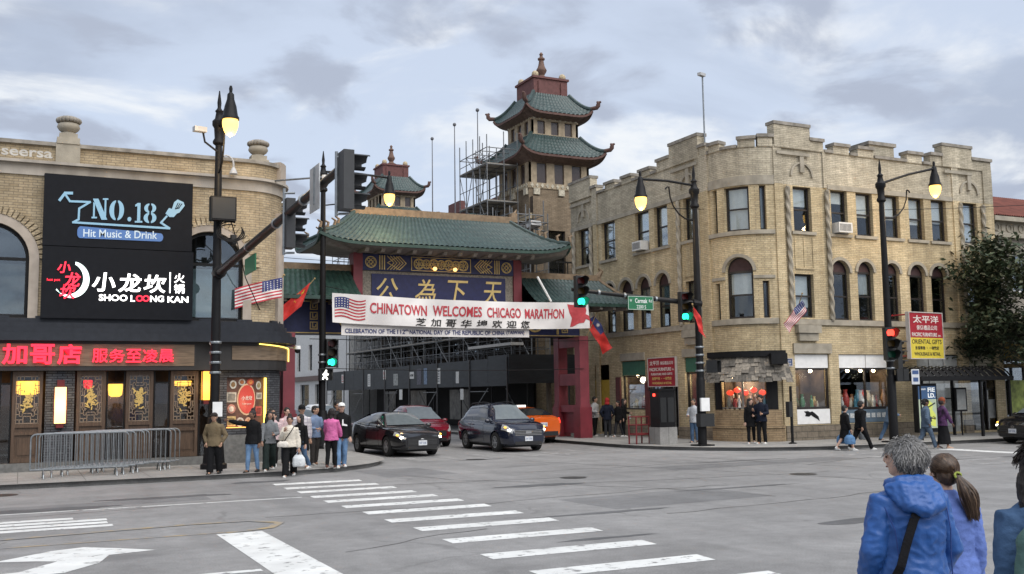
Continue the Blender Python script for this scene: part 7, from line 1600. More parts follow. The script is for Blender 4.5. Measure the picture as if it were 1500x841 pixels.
    if plate:
        for sx in (1, -1):
            m = MB(); z = .47 if sx > 0 else .78; x = sx * (F_ + (.03 if sx > 0 else .012)); m.box(x - .012, x + .012, -.15, .15, z - .08, z + .08); pt = m.build('number_plate', pm('plate_white', (.55, .57, .6)), t, world=False)
            m = MB(); m.text(lambda a, b, d, x=x, z=z, sx=sx: (x + sx * (.013 + d), a * sx, z + b), 'K47 2106', w=.24, h=.07, ext=.002); m.build('lettering', pm('plate_blue', (.04, .08, .2)), pt, world=False)
    m = MB(); m.box(-F_ - .008, -F_ + .05, -W2 * .7, W2 * .7, .32, .5); m.build('rear_bumper', plastic, t, world=False)
    if kind == 'suv':
        for sd in (1, -1):
            m = MB(); pts = [(x, sd * (g(x)[3] - .07), g(x)[0] + (.05 if -1.6 < x < .0 else .0)) for x in np.linspace(-1.75, .15, 12)]; m.tube(pts, .02, 6); m.build('roof_rail', plastic, t, world=False)
    if roofsign: m = MB(); m.box(-.33, -.22, -.2, .2, 1.47, 1.55); m.build('roof_sign', em('taxi_sign', (.9, .9, .85), .35), t, world=False)
    for ax in (-P['axle'], P['axle']):
        for sd in (1, -1):
            r = P['r']; pr = [(r * .62, .10), (r * .9, .115), (r, .09), (r, -.09), (r * .9, -.11), (r * .62, -.1)]; n = 24; yc = sd * (W2 - .13)
            m = MB(); o = []
            for a_, b_ in pr:
                for k in range(n): o.append((ax + a_ * math.cos(2 * PI * k / n), yc + sd * b_, r + a_ * math.sin(2 * PI * k / n)))
            m.add(o, [(i * n + k, i * n + (k + 1) % n, ((i + 1) % 6) * n + (k + 1) % n, ((i + 1) % 6) * n + k) for i in range(6) for k in range(n)]); wh = m.build('wheel', tyre, t, world=False, smooth=50)
            m = MB(); fr = Fr((ax, yc + sd * .085, r), (1, 0, 0), (0, sd, 0)); m.ring(fr, 0, 0, r * .55, r * .635, -.03, .012, 0, 360, 24); m.ring(fr, 0, 0, 0.0, r * .13, -.01, .014, 0, 360, 10)
            for k in range(10): a = rad(36 * k + (6 if k % 2 else -6)); ribbon(m, fr, [(r * .12 * math.cos(a), r * .12 * math.sin(a)), (r * .58 * math.cos(a), r * .58 * math.sin(a))], .03, -.02, .006 + .0008 * k)
            m.build('rim', rimm, wh, world=False); m = MB(); m.ring(fr, 0, 0, 0, r * .6, -.06, -.04, 0, 360, 20); m.build('brake_disc', plastic, wh, world=False)
    return t
carS = car('black sedan with lit headlights turning out of the gate street', (11.95, 34.2, 0), rad(-87), carpaint('black', (.008, .008, .010)), 'sedan', 'front')
carV = car('dark blue sport utility car with lit amber headlights and chrome grille', (16.1, 34.2, 0), rad(-90), carpaint('navy', (.010, .014, .030)), 'suv', 'front')
car('maroon crossover car waiting behind the black sedan and the blue car', (14.65, 39.3, 0), rad(-94), carpaint('maroon', (.14, .008, .018)), 'crossover', 'none')
car('orange taxi with lit red tail lights driving away beside the right gate column', (19.15, 38.9, 0), rad(89), carpaint('orange', (.62, .11, .015)), 'sedan', 'rear', roofsign=True)
car('black car with glossy roof in the street directly behind the crowd', (11.35, 45.5, 0), rad(-86), carpaint('black', (.008, .008, .010)), 'sedan', 'none')
car('silver car furthest back in the street behind the crowd', (11.3, 54, 0), rad(-88), carpaint('silver', (.38, .39, .40)), 'sedan', 'none')
car('white roofed car far back between the black sedan and the shed', (14.1, 52, 0), rad(-90), carpaint('white', (.62, .62, .61)), 'crossover', 'none')
car('glossy black electric car with slim lit headlights entering at the right edge', (34.1, 24.75, 0), rad(180), carpaint('black', (.008, .008, .010)), 'crossover', 'front')
# ================================================================ PEOPLE
def remesh(o, vox, smooth=3, disp=0., dsc=6., seed=0, fold=(1, 1, .5)):
    md = o.modifiers.new('r', 'REMESH'); md.mode = 'VOXEL'; md.voxel_size = vox; md.use_smooth_shade = True
    if smooth: sm = o.modifiers.new('s', 'SMOOTH'); sm.factor = .5; sm.iterations = smooth
    par = o.parent; o.parent = None; bpy.context.view_layer.update(); mats = list(o.data.materials); apply_mods(o); o.parent = par
    if not o.data.materials:
        for q in mats: o.data.materials.append(q)
    if disp:
        me = o.data; n = len(me.vertices); co = np.empty(n * 3); me.vertices.foreach_get('co', co); co = co.reshape(-1, 3); no = np.empty(n * 3); me.vertices.foreach_get('normal', no); no = no.reshape(-1, 3)
        sd = Vector((seed * 3.1, seed * 1.7, seed * .9)); k = np.array([noise.noise(Vector((c[0] * dsc * fold[0], c[1] * dsc * fold[1], c[2] * dsc * fold[2])) + sd) + .5 * (1 - 2 * abs(noise.noise(Vector((c[0] * dsc * 1.9, c[1] * dsc * 1.9, c[2] * dsc * 2.6)) - sd))) for c in co])
        co += no * (k * disp)[:, None]; me.vertices.foreach_set('co', co.ravel()); me.update()
    me = o.data; me.polygons.foreach_set('use_smooth', [True] * len(me.polygons)); return o
def rings(m, rs, n=16):
    """rs: (centre, rx, ry) about the vertical"""
    o = len(m.v)
    for c, rx, ry in rs:
        for k in range(n):
            a = 2 * PI * k / n; ca, sa = math.cos(a), math.sin(a); e = .94
            m.v.append((c[0] + rx * math.copysign(abs(ca) ** e, ca), c[1] + ry * math.copysign(abs(sa) ** e, sa), c[2]))
    for i in range(len(rs) - 1):
        for k in range(n): m.f.append((o + i * n + k, o + i * n + (k + 1) % n, o + (i + 1) * n + (k + 1) % n, o + (i + 1) * n + k)); m.m.append(0)
    m.f.append(tuple(o + k for k in range(n))[::-1]); m.f.append(tuple(o + (len(rs) - 1) * n + k for k in range(n))); m.m += [0, 0]
ARMS = {  # elbow and wrist relative to shoulder / elbow, in heights: (out, forward, up)
    'down': ((.024, -.01, -.168), (.006, .03, -.145)), 'back': ((.03, -.075, -.15), (.01, -.02, -.145)), 'fore': ((.03, .06, -.155), (.0, .07, -.125)),
    'pocket': ((.065, -.045, -.155), (-.045, .055, -.115)), 'phone': ((.035, .04, -.155), (-.035, .115, .055)), 'face': ((.045, .055, -.14), (-.06, .09, .115)),
    'hold': ((.04, .03, -.155), (-.06, .125, -.01)), 'carry': ((.04, .0, -.165), (.02, .04, -.14)), 'wave': ((.15, .04, .02), (.14, .03, .035)), 'cross': ((.05, .045, -.15), (-.12, .08, .0))}
SKINS = {'light': (.52, .33, .25), 'tan': (.42, .25, .17), 'brown': (.16, .085, .055), 'mid': (.34, .20, .14)}
def skin_mat(k): return pm('skin_' + k, SKINS[k], .5, var=.06, scale=20, spec=.35)
def cl(name, col, rough=.85, **k): return pm('cloth_' + name, col, rough, var=k.pop('var', .15), scale=k.pop('scale', 9), bump=k.pop('bump', .25), bscale=k.pop('bscale', 60), spec=.12, **k)
def person(label, loc, H, rz, skin='light', top=None, hem=.47, puff=1., bottom=None, leg='trousers', shoes=None, hair=('short', (.012, .01, .009)), arms=('down', 'down'), legs=((4, 4), (-4, 6)), head=0., tilt=0., lean=0., group=None, vox=.014, fem=False, mask=None, sole=None, sleeves=True, seed=1, wide=1.):
    t = thing('person', label, 'person', loc, rz, group); h = H; sk = skin_mat(skin)
    def V(x, f, z): return Vector((x * h, -f * h, z * h))
    shw = (.090 if fem else .104) * wide; hz = .50; dz = 0.
    # legs
    J = {}
    for s, (sw, bend) in zip((-1, 1), legs):
        a = rad(sw); b = rad(sw - bend); hip = V(s * .05 * wide, 0, hz); kn = hip + V(s * .004, .235 * math.sin(a), -.235 * math.cos(a)); an = kn + V(s * .0, .222 * math.sin(b), -.222 * math.cos(b)); J[s] = (hip, kn, an, b)
    low = min(J[s][2].z for s in J) - .043 * h
    for s in J: hip, kn, an, b = J[s]; J[s] = tuple(p - Vector((0, 0, low)) for p in (hip, kn, an)) + (b,)
    z0 = -low / h
    def T(x, f, z): f2 = f + math.tan(rad(lean)) * max(0, z - .5); return V(x, f2, z + z0)
    tor = [(.455, .075, .060), (.50, .092, .066), (.55, .088, .062), (.61, .074 if fem else .080, .054), (.68, .082 if fem else .090, .060), (.74, .088 if fem else .098, .062), (.785, .088 if fem else .100, .054), (.815, .072, .044), (.835, .04, .034)]
    m = MB(); rings(m, [(T(0, .0, z), rx * h * wide, ry * h * wide) for z, rx, ry in tor])
    m.tube([T(0, .0, .80), T(0, .006, .85), T(0, .016, .885)], [.036 * h, .031 * h, .032 * h], 12)
    AR = {}
    for s, nm in zip((-1, 1), arms):
        if isinstance(nm, tuple): e_, w_ = nm
        else: e_, w_ = ARMS[nm]
        sh = T(s * shw, 0, .786); el = sh + V(s * e_[0], e_[1], e_[2]); wr = el + V(s * w_[0], w_[1], w_[2]); AR[s] = (sh, el, wr, nm)
        m.tube([sh - V(s * .02, 0, 0), sh, sh.lerp(el, .5), el, el.lerp(wr, .35), wr], [.034 * h, .033 * h, .028 * h, .023 * h, .024 * h, .0165 * h], 10)
        d = (wr - el).normalized(); m.tube([wr - d * .01, wr + d * .028 * h, wr + d * .052 * h], [(.015 * h, .013 * h), (.024 * h, .012 * h), (.022 * h, .009 * h)], 10)
    lf = 1. if leg in ('shorts', 'none') else .84
    for s in J:
        hip, kn, an, b = J[s]; m.tube([hip + V(0, 0, .02), hip.lerp(kn, .3), kn, kn.lerp(an, .3), an], [.052 * h * wide * lf, .050 * h * wide * lf, .033 * h * lf, .034 * h * lf, .021 * h * lf], 12)
        m.tube([an + V(0, -.022, -.016), an + V(0, .03, -.02), an + V(0, .085, -.03)], [.020 * h, .024 * h, .014 * h], 8)
    # head
    hc = T(0, .016, .935); Rh = Matrix.Rotation(rad(head), 3, 'Z') @ Matrix.Rotation(rad(tilt), 3, 'X')
    def Hd(x, f, z): return hc + Rh @ Vector((x * h, -f * h, z * h))
    def ellr(mm, c, r, n=14, k=10, jit=0.):
        o = len(mm.v); mm2 = MB(); mm2.ell((0, 0, 0), r[0] * h, r[1] * h, r[2] * h, n, k)
        mm.add([Hd(*c) + Rh @ Vector(v) for v in mm2.v], mm2.f)
    ellr(m, (0, -.006, .014), (.0475, .060, .052)); ellr(m, (0, .014, -.018), (.040, .043, .048)); ellr(m, (0, .03, -.047), (.023, .022, .018)); ellr(m, (0, .055, .016), (.034, .012, .010))
    m.tube([Hd(0, .056, .012), Hd(0, .066, -.010), Hd(0, .062, -.018)], [.006 * h, .010 * h, .009 * h], 8)
    for s in (-1, 1): ellr(m, (s * .048, -.002, -.004), (.007, .014, .018)); ellr(m, (s * .022, .045, -.014), (.017, .012, .012))
    b = m.build('body', [sk, pm('eye_dark', (.015, .01, .008), .3), pm('lip', (.30, .15, .125), .5)], t, world=False); remesh(b, min(vox, .012), 2)
    f = MB()
    for s in (-1, 1):
        sh, el, wr, nm = AR[s]; d = (wr - el).normalized(); sd = d.cross(Vector((0, 1, 0))); sd = sd.normalized() if sd.length > .2 else Vector((1, 0, 0)); pn = d.cross(sd).normalized(); k0 = wr + d * .05 * h; cu = .5 if nm in ('phone', 'carry', 'hold', 'face') else .22
        for i, ln in enumerate((.036, .044, .047, .041)):
            r_ = k0 + sd * (-.018 + .012 * i) * h - d * .012 * h; p1 = r_ + d * ln * .55 * h + pn * s * cu * .012 * h; f.tube([r_, p1, p1 + (d * (1 - cu) + pn * s * cu).normalized() * ln * .55 * h], [.0058 * h, .0054 * h, .0036 * h], 6)
        r_ = wr + d * .018 * h - sd * .02 * h; f.tube([r_, r_ + (d * .6 - sd * .8) * .022 * h, r_ + (d * 1.5 - sd * .9) * .026 * h], [.0075 * h, .0062 * h, .0042 * h], 6)
    f.mat(1)
    for s in (-1, 1): ellr(f, (s * .0195, .0545, .002), (.0065, .0035, .0034), 8, 6); ellr(f, (s * .02, .056, .0145), (.012, .0045, .0026), 8, 5)
    f.mat(2); ellr(f, (0, .0585, -.033), (.012, .0035, .0034), 10, 6)
    bm = bmesh.new(); bm.from_mesh(b.data); fm_ = bpy.data.meshes.new('f'); fm_.from_pydata(f.v, [], f.f); fm_.polygons.foreach_set('material_index', f.m); fm_.polygons.foreach_set('use_smooth', [True] * len(f.f)); bm.from_mesh(fm_); bm.to_mesh(b.data); bm.free(); bpy.data.meshes.remove(fm_)
    # clothes
    if leg != 'none' and bottom:
        m = MB(); rings(m, [(T(0, 0, .60), .084 * h * wide, .062 * h * wide), (T(0, 0, .54), .096 * h * wide, .072 * h * wide), (T(0, 0, .48), .094 * h * wide, .070 * h * wide), (T(0, 0, .455), .07 * h, .055 * h)])
        for s in J:
            hip, kn, an, b_ = J[s]; wd = {'trousers': (.060, .055, .043, .040, .037), 'wide': (.062, .060, .054, .054, .056), 'slim': (.056, .051, .036, .037, .026), 'shorts': (.062, .060, .056, 0, 0)}.get(leg, (.06, .055, .043, .04, .037))
            if leg == 'shorts': m.tube([hip + V(0, 0, .03), hip.lerp(kn, .4), hip.lerp(kn, .92)], [wd[0] * h * wide, wd[1] * h * wide, wd[2] * h], 12)
            else: m.tube([hip + V(0, 0, .03), hip.lerp(kn, .35), kn, kn.lerp(an, .45), an + V(0, 0, -.015)], [wd[0] * h * wide, wd[1] * h * wide, wd[2] * h, wd[3] * h, wd[4] * h], 12)
        if leg == 'skirt':
            m = MB(); rings(m, [(T(0, 0, .62), .082 * h, .062 * h), (T(0, 0, .5), .10 * h, .078 * h), (T(0, .01, .3), .108 * h, .105 * h), (T(0, .01, .10), .115 * h, .135 * h)])
        remesh(m.build('skirt' if leg == 'skirt' else leg if leg == 'shorts' else 'trousers', bottom, t, world=False), vox, 2, .006 * h, 9, seed)
    if top:
        m = MB(); pf = .011 * puff; hemz = hem; R_ = [r for r in tor if r[0] > hemz + .02]
        rr = [(hemz, tor[1][1] + .006, tor[1][2] + .006)] + R_[:-1]
        rings(m, [(T(0, 0, z), (rx + pf + (.006 if z < .62 else 0)) * h * wide, (ry + pf) * h * wide) for z, rx, ry in rr] + [(T(0, .002, .832), .056 * h, .046 * h), (T(0, .006, .858), .038 * h, .038 * h)], 18)
        for s in AR:
            sh, el, wr, nm = AR[s]; d = (wr - el).normalized(); q = pf * .55
            end = wr - d * .004 * h if sleeves else sh.lerp(el, .75)
            m.tube([sh - V(s * .03, 0, .004), sh, sh.lerp(el, .5), el, el.lerp(wr, .5), end] if sleeves else [sh - V(s * .03, 0, .004), sh, sh.lerp(el, .5), end], [(.030 + q) * h, (.037 + q) * h, (.033 + q) * h, (.030 + q) * h, (.026 + q) * h, (.020 + q * .6) * h][:6 if sleeves else 4], 12)
        remesh(m.build('jacket', top, t, world=False), vox, 2, (.006 + .003 * (puff > 1.4)) * h, 10 if puff < 1.5 else 7, seed + 3, (1, 1, .7))
    if shoes:
        for s in J:
            hip, kn, an, b_ = J[s]; m = MB(); g = an + V(0, 0, -.02); yaw = s * .012; lift = max(0., an.z - .043 * h); pit = .35 if lift > .03 else 0
            pts = [g + V(0, -.034, -.002), g + V(0, .0, .004), g + V(yaw * .5, .04, -.004 - pit * .02), g + V(yaw, .09, -.012 - pit * .06), g + V(yaw, .104, -.015 - pit * .07)]
            m.tube(pts, [(.018 * h, .022 * h), (.024 * h, .025 * h), (.026 * h, .021 * h), (.024 * h, .014 * h), (.012 * h, .008 * h)], 10); m.tube([an + V(0, .0, .02), an + V(0, .0, -.02)], [.026 * h, .026 * h], 10)
            o = remesh(m.build('shoe', shoes, t, world=False), .010, 1)
            m = MB(); m.obox(g + V(yaw * .5, .034, -.021 - pit * .03), V(.024, 0, 0), V(0, .066, -pit * .03), V(0, 0, .004)); m.build('sole', sole or pm('sole_white', (.6, .6, .58), .7), o, world=False)
    # hair / headwear
    kind, hcol = hair[0], hair[1]; hm = pm('hair_%d_%d_%d' % tuple(int(c * 999) for c in hcol), hcol, .5, var=.35, scale=30, bump=.5, bscale=90, streak=(4, 4, 1), spec=.4)
    if kind in ('short', 'long', 'bun', 'pony', 'curly', 'cap', 'beanie', 'hood'):
        m = MB(); ellr(m, (0, -.012, .022), (.053, .062, .056)); ellr(m, (0, -.03, -.008), (.05, .043, .048))
        if kind != 'hood':
            if kind in ('long',): 
                for s in (-1, 0, 1): m.tube([Hd(s * .038, -.03 + .014 * abs(s), .02), Hd(s * .05, -.035 + .025 * abs(s), -.05), Hd(s * .05, -.045 + .03 * abs(s), -.12), Hd(s * .042, -.05 + .035 * abs(s), -.19)], [.026 * h, .03 * h, .03 * h, .012 * h], 10)
            if kind == 'bun': ellr(m, (0, -.02, .085), (.032, .032, .028)); 
            o = remesh(m.build('hair', hm, t, world=False), .010, 1, .006 * h, 40, seed)
        if kind == 'cap':
            cm_ = hair[2]; m = MB(); ellr(m, (0, -.004, .030), (.056, .066, .048)); o = m.build('cap', cm_, t, world=False, smooth=60); m = MB(); q = [Hd(.05 * math.cos(a), .045 + .055 * math.sin(a), .026 - .008 * math.sin(a)) for a in np.linspace(0, PI, 10)]; m.poly(q); m.poly([p + Vector((0, 0, .012)) for p in q[::-1]]); m.build('cap_brim', cm_, o, world=False, recalc=False)
        if kind == 'beanie': cm_ = hair[2]; m = MB(); ellr(m, (0, -.006, .036), (.058, .068, .060)); remesh(m.build('beanie', cm_, t, world=False), .01, 1, .006 * h, 30)
        if kind == 'hood':
            cm_ = hair[2]; m = MB(); ellr(m, (0, -.018, .014), (.062, .068, .070)); m.tube([Hd(0, -.03, -.03), Hd(0, -.02, -.09)], [.055 * h, .07 * h], 12); remesh(m.build('hood', cm_, t, world=False), .012, 2, .006 * h, 16)
    if mask: m = MB(); ellr(m, (0, .045, -.03), (.033, .026, .026)); m.build('face_mask', mask, t, world=False, smooth=60)
    if leg == 'coat': pass
    return t, dict(T=T, AR=AR, Hd=Hd, h=h, t=t)
def wpt(P, v): 
    t = P['t']; return Vector(t.location) + Matrix.Rotation(t.rotation_euler[2], 3, 'Z') @ Vector(v)
def bag(name, label, cat, P, v, size, mat, strap=None, droop=.3, handle=True):
    """a bag hanging from local point v"""
    w = wpt(P, v); b = thing(name, label, cat, w, P['t'].rotation_euler[2]); m = MB(); x, y, z = size
    rings(m, [((0, 0, -droop - z), x * .9, y * .9), ((0, 0, -droop - z * .7), x, y), ((0, 0, -droop - z * .3), x * .92, y * .9), ((0, 0, -droop), x * .6, y * .4)], 14); remesh(m.build('bag_body', mat, b, world=False), .014, 1, .012, 9, int(x * 100))
    if handle: m = MB(); m.tube([(-x * .4, 0, -droop), (0, 0, .01), (x * .4, 0, -droop)], .008, 5); m.build('handle', mat, b, world=False)
    if strap: m = MB(); R_ = Matrix.Rotation(-P['t'].rotation_euler[2], 3, 'Z'); m.tube([Vector(p) - Vector(v) for p in strap], .012, 5); m.build('strap', blackm, b, world=False)
    return b
black_c = cl('black', (.010, .010, .011)); char_c = cl('charcoal', (.028, .029, .032)); navy_c = cl('navy', (.012, .015, .026)); jean = cl('blue_jeans', (.13, .22, .36), scale=5, var=.25); jean_d = cl('mid_jeans', (.07, .12, .20), scale=5, var=.3); white_s = pm('white_shoe', (.62, .62, .60), .6); black_s = pm('black_shoe', (.012, .012, .012), .5); brown_s = pm('brown_boot', (.09, .035, .025), .7); cream = cl('cream', (.60, .55, .47), scale=4); grey_c = cl('grey', (.16, .17, .18)); lgrey = cl('light_grey', (.36, .37, .38)); pink_c = cl('pink', (.52, .13, .30)); pale_pink = cl('pale_pink', (.55, .42, .43)); bluegrey = cl('blue_grey', (.15, .20, .30)); olive = cl('olive_tan', (.15, .115, .07)); redc = cl('red', (.32, .03, .03))
def plaid():
    m, t_, b = newmat('plaid_cloth'); n = t_.nodes; l = t_.links; tcn = n.new('ShaderNodeTexCoord'); prev = None; base = n.new('ShaderNodeRGB'); base.outputs[0].default_value = (.58, .56, .56, 1); prev = base.outputs[0]
    for ax, sc, c in (('X', 3.2, (.22, .2, .25)), ('Z', 3.2, (.22, .2, .25)), ('X', 9, (.42, .38, .42)), ('Z', 9, (.42, .38, .42))):
        w = n.new('ShaderNodeTexWave'); w.bands_direction = ax; w.inputs['Scale'].default_value = sc; l.new(tcn.outputs['Object'], w.inputs[0]); r = n.new('ShaderNodeMapRange'); l.new(w.outputs['Fac'], r.inputs[0]); r.inputs[1].default_value = .72; r.inputs[2].default_value = .8; r.inputs[4].default_value = .55
        x = n.new('ShaderNodeMix'); x.data_type = 'RGBA'; l.new(r.outputs[0], x.inputs[0]); l.new(prev, x.inputs[6]); x.inputs[7].default_value = (*c, 1); prev = x.outputs[2]
    l.new(prev, b.inputs['Base Color']); b.inputs['Roughness'].default_value = .85; return m
BLK = (.010, .009, .009); WALK = ((22, 6), (-16, 22)); WALK2 = ((-18, 24), (20, 5))
G1 = 'people on the corner pavement by the poster window'
# --- left corner crowd
person('man in olive tan jacket and dark flat cap, hands in pockets, by the street lamp', (4.54, 26.95, .12), 1.56, rad(-28), 'tan', olive, .46, 1.5, black_c, 'wide', black_s, ('cap', (.1, .1, .1), cl('dark_cap', (.035, .03, .028))), ('pocket', 'pocket'), ((10, 6), (-8, 8)), lean=4, seed=1, wide=1.05, sole=black_s)
person('woman in black sweater and light blue jeans stretching one arm out to the left', (5.5, 26.95, .12), 1.60, rad(-38), 'brown', black_c, .46, 1.3, jean, 'slim', black_s, ('bun', (.02, .012, .012)), ('wave', 'down'), ((8, 4), (-8, 6)), head=-12, fem=True, seed=2, sole=black_s, wide=1.08)
person('person with long dark hair, grey hoodie and wide dark trousers behind the black sweater', (6.02, 27.3, .12), 1.60, rad(-12), 'mid', grey_c, .47, 1.2, cl('dark_green', (.022, .032, .03)), 'wide', white_s, ('long', BLK), ('fore', 'hold'), WALK, head=20, fem=True, seed=3)
person('girl in pale pink jacket at the back of the crowd by the poster window', (6.46, 28.75, .12), 1.54, rad(-20), 'light', pale_pink, .5, 1.5, black_c, 'slim', white_s, ('short', BLK), ('hold', 'down'), WALK2, fem=True, seed=4)
_, P5 = person('woman in cream puffer jacket with cross body bag, hand raised to her mouth', (6.36, 26.45, 0), 1.60, rad(-18), 'mid', cream, .50, 2.3, black_c, 'wide', white_s, ('bun', (.02, .014, .012)), ('face', 'carry'), WALK, fem=True, seed=5, vox=.012)
bag('crossbody_bag', 'small cream crossbody bag on the hip of the puffer jacket woman', 'bag', P5, P5['T'](-.10, .10, .60), (.15, .06, .15), cl('cream_bag', (.62, .58, .52)), [P5['T'](.075, .05, .84), P5['T'](.03, .105, .76), P5['T'](-.04, .11, .66), P5['T'](-.10, .10, .56)], .0, False)
bag('carrier_bag', 'white plastic carrier bag held by the puffer jacket woman', 'bag', P5, P5['AR'][1][2] + Vector((0, 0, -.05)), (.17, .11, .30), cl('thin_white_plastic', (.55, .57, .58), .4), None, .12)
_, P6 = person('long haired girl in black hoodie with a white letter on the sleeve side', (6.78, 27.0, .12), 1.50, rad(-48), 'light', black_c, .47, 1.2, jean_d, 'trousers', white_s, ('long', BLK), ('down', 'down'), WALK, head=-22, fem=True, seed=6)
m = MB(); m.text(lambda a, b, d: P6['T'](.03, .083, .68) + Vector((a, -d - .012, b)), 'S', w=.09, h=.13, bold=.02, ext=.006); m.build('printed_letter', whitep, P6['t'], world=False)
person('tall man in plaid shirt, black cap and black shorts', (7.0, 27.75, .12), 1.74, rad(-8), 'tan', plaid(), .42, 1.3, black_c, 'shorts', white_s, ('cap', BLK, black_c), ('down', 'down'), WALK2, head=12, tilt=8, seed=7)
person('young man in blue grey hoodie and dark trousers holding a phone', (7.58, 28.55, .12), 1.66, rad(22), 'tan', bluegrey, .47, 1.3, cl('brown_grey', (.045, .04, .038)), 'trousers', pm('grey_shoe', (.3, .29, .27), .7), ('short', BLK), ('hold', 'phone'), ((3, 3), (-4, 5)), head=14, seed=8)
_, P9 = person('woman with long dark hair in pink jacket seen from behind', (7.66, 27.1, .12), 1.60, rad(146), 'light', pink_c, .47, 1.6, black_c, 'slim', brown_s, ('long', (.012, .008, .008)), ('fore', 'fore'), ((6, 4), (-6, 6)), fem=True, seed=9)
bag('carrier_bag', 'small white paper bag carried by the woman in the pink jacket', 'bag', P9, P9['AR'][1][2] + Vector((0, 0, -.05)), (.09, .06, .16), cl('white_paper', (.6, .6, .58), .6), None, .08)
_, P10 = person('man in white cap, black printed hoodie and blue jeans', (7.98, 27.25, .12), 1.76, rad(-10), 'light', black_c, .46, 1.3, jean, 'trousers', white_s, ('cap', BLK, cl('white_cap', (.62, .62, .60))), ('down', 'down'), ((12, 4), (-8, 8)), head=4, seed=10)
m = MB(); m.prism(Fr(P10['T'](.03, .10, .70), (1, 0, 0), (0, -1, 0)), [(-.05, .08), (-.02, .09), (-.015, -.03), (.08, -.06), (.09, -.1), (-.06, -.08)], .0, .012); m.build('chest_print', whitep, P10['t'], world=False)
person('dark haired man in dark coat half hidden behind the white cap man', (8.2, 28.4, .12), 1.78, rad(10), 'tan', char_c, .44, 1.4, black_c, 'trousers', black_s, ('short', BLK), ('down', 'pocket'), ((3, 3), (-3, 4)), head=-20, seed=11, sole=black_s)
person('dark haired person half hidden at the back of the crowd by the red column', (6.95, 29.3, .12), 1.62, rad(5), 'light', pale_pink, .47, 1.2, navy_c, 'trousers', white_s, ('short', BLK), ('hold', 'down'), seed=12, fem=True)
person('small dark haired person furthest back beside the red gate column', (6.6, 29.75, .12), 1.60, rad(30), 'tan', char_c, .47, 1.2, navy_c, 'trousers', black_s, ('short', BLK), seed=13, fem=True)
# --- right corner
person('man in light grey sweatshirt and black trousers by the right gate column', (22.75, 38.6, .12), 1.72, rad(25), 'tan', lgrey, .47, 1.3, black_c, 'trousers', white_s, ('short', BLK), ('hold', 'down'), ((5, 3), (-5, 5)), head=20, seed=14)
person('person in dark jacket with bright red hood near the gate column', (22.85, 37.7, .12), 1.66, rad(150), 'tan', navy_c, .44, 1.5, char_c, 'trousers', white_s, ('hood', BLK, redc), ('pocket', 'pocket'), seed=15)
person('person in black standing just right of the red hood', (23.15, 37.3, .12), 1.55, rad(-80), 'mid', black_c, .44, 1.2, char_c, 'slim', white_s, ('short', BLK), ('hold', 'down'), ((14, 4), (-10, 10)), seed=16, fem=True)
_, P17 = person('person in black jacket with long dark hair beside the green topped window', (23.45, 37.35, .12), 1.62, rad(40), 'light', black_c, .44, 1.3, black_c, 'trousers', white_s, ('long', BLK), ('carry', 'hold'), seed=17, fem=True)
bag('carrier_bag', 'small pale bag held by the long haired person near the side window', 'bag', P17, P17['AR'][1][2], (.08, .05, .16), lgrey, None, .1)
person('masked woman in black with striped trousers at the shop door', (23.75, 34.45, .12), 1.62, rad(-35), 'light', black_c, .47, 1.2, pm('striped_cloth', (.12, .12, .12), .8, var=1., scale=16, streak=(4, 4, .2)), 'wide', white_s, ('long', BLK), ('down', 'hold'), seed=18, fem=True, mask=black_c)
person('man in pale tee shirt and jeans half hidden behind the lamp post', (22.75, 31.3, .12), 1.62, rad(-60), 'tan', cl('pale_tee', (.42, .44, .47)), .46, 1.1, jean_d, 'trousers', black_s, ('short', (.05, .04, .035)), ('hold', 'down'), seed=19)
person('woman in black coat with red trim beside the man under the awning', (23.75, 29.25, .12), 1.62, rad(-40), 'light', black_c, .38, 1.4, black_c, 'slim', white_s, ('long', BLK), ('down', 'hold'), ((4, 3), (-14, 10)), seed=20, fem=True, head=40)
person('man in dark jacket and cap looking at a phone under the shingle awning', (23.98, 28.95, .12), 1.74, rad(-62), 'tan', navy_c, .46, 1.4, black_c, 'trousers', white_s, ('short', BLK), ('phone', 'hold'), ((3, 3), (-4, 4)), seed=21, tilt=14, wide=1.05)
_, P22 = person('woman in long black coat and bare ankles striding with blue bags', (24.85, 25.75, 0), 1.52, rad(78), 'light', black_c, .30, 1.5, black_c, 'shorts', white_s, ('short', BLK), ('carry', 'carry'), WALK, seed=22, fem=True)
for s, lab in ((-1, 'blue shopping bag in the far hand of the striding woman in black coat'), (1, 'blue shopping bag in the near hand of the striding woman in black coat')): bag('shopping_bag', lab, 'bag', P22, P22['AR'][s][2] + Vector((0, .05, -.03)), (.13, .2, .3), cl('blue_bag', (.09, .18, .32)), None, .14)
_, P23 = person('big man all in black taking a wide stride with a grey bag', (25.5, 25.72, 0), 1.70, rad(82), 'tan', black_c, .47, 1.7, black_c, 'trousers', white_s, ('short', BLK), ('back', 'fore'), ((28, 4), (-24, 14)), seed=23, lean=4, wide=1.12)
bag('shopping_bag', 'grey shopping bag swinging from the hand of the big striding man', 'bag', P23, P23['AR'][1][2] + Vector((0, 0, -.03)), (.09, .15, .3), grey_c, None, .12)
person('person in blue grey tracksuit with pale hood collar crossing the road', (27.66, 24.9, 0), 1.70, rad(62), 'brown', cl('slate_blue', (.085, .12, .17)), .45, 1.6, cl('slate_blue', (.085, .12, .17)), 'trousers', white_s, ('cap', BLK, black_c), ('pocket', 'hold'), WALK, seed=24, wide=1.05)
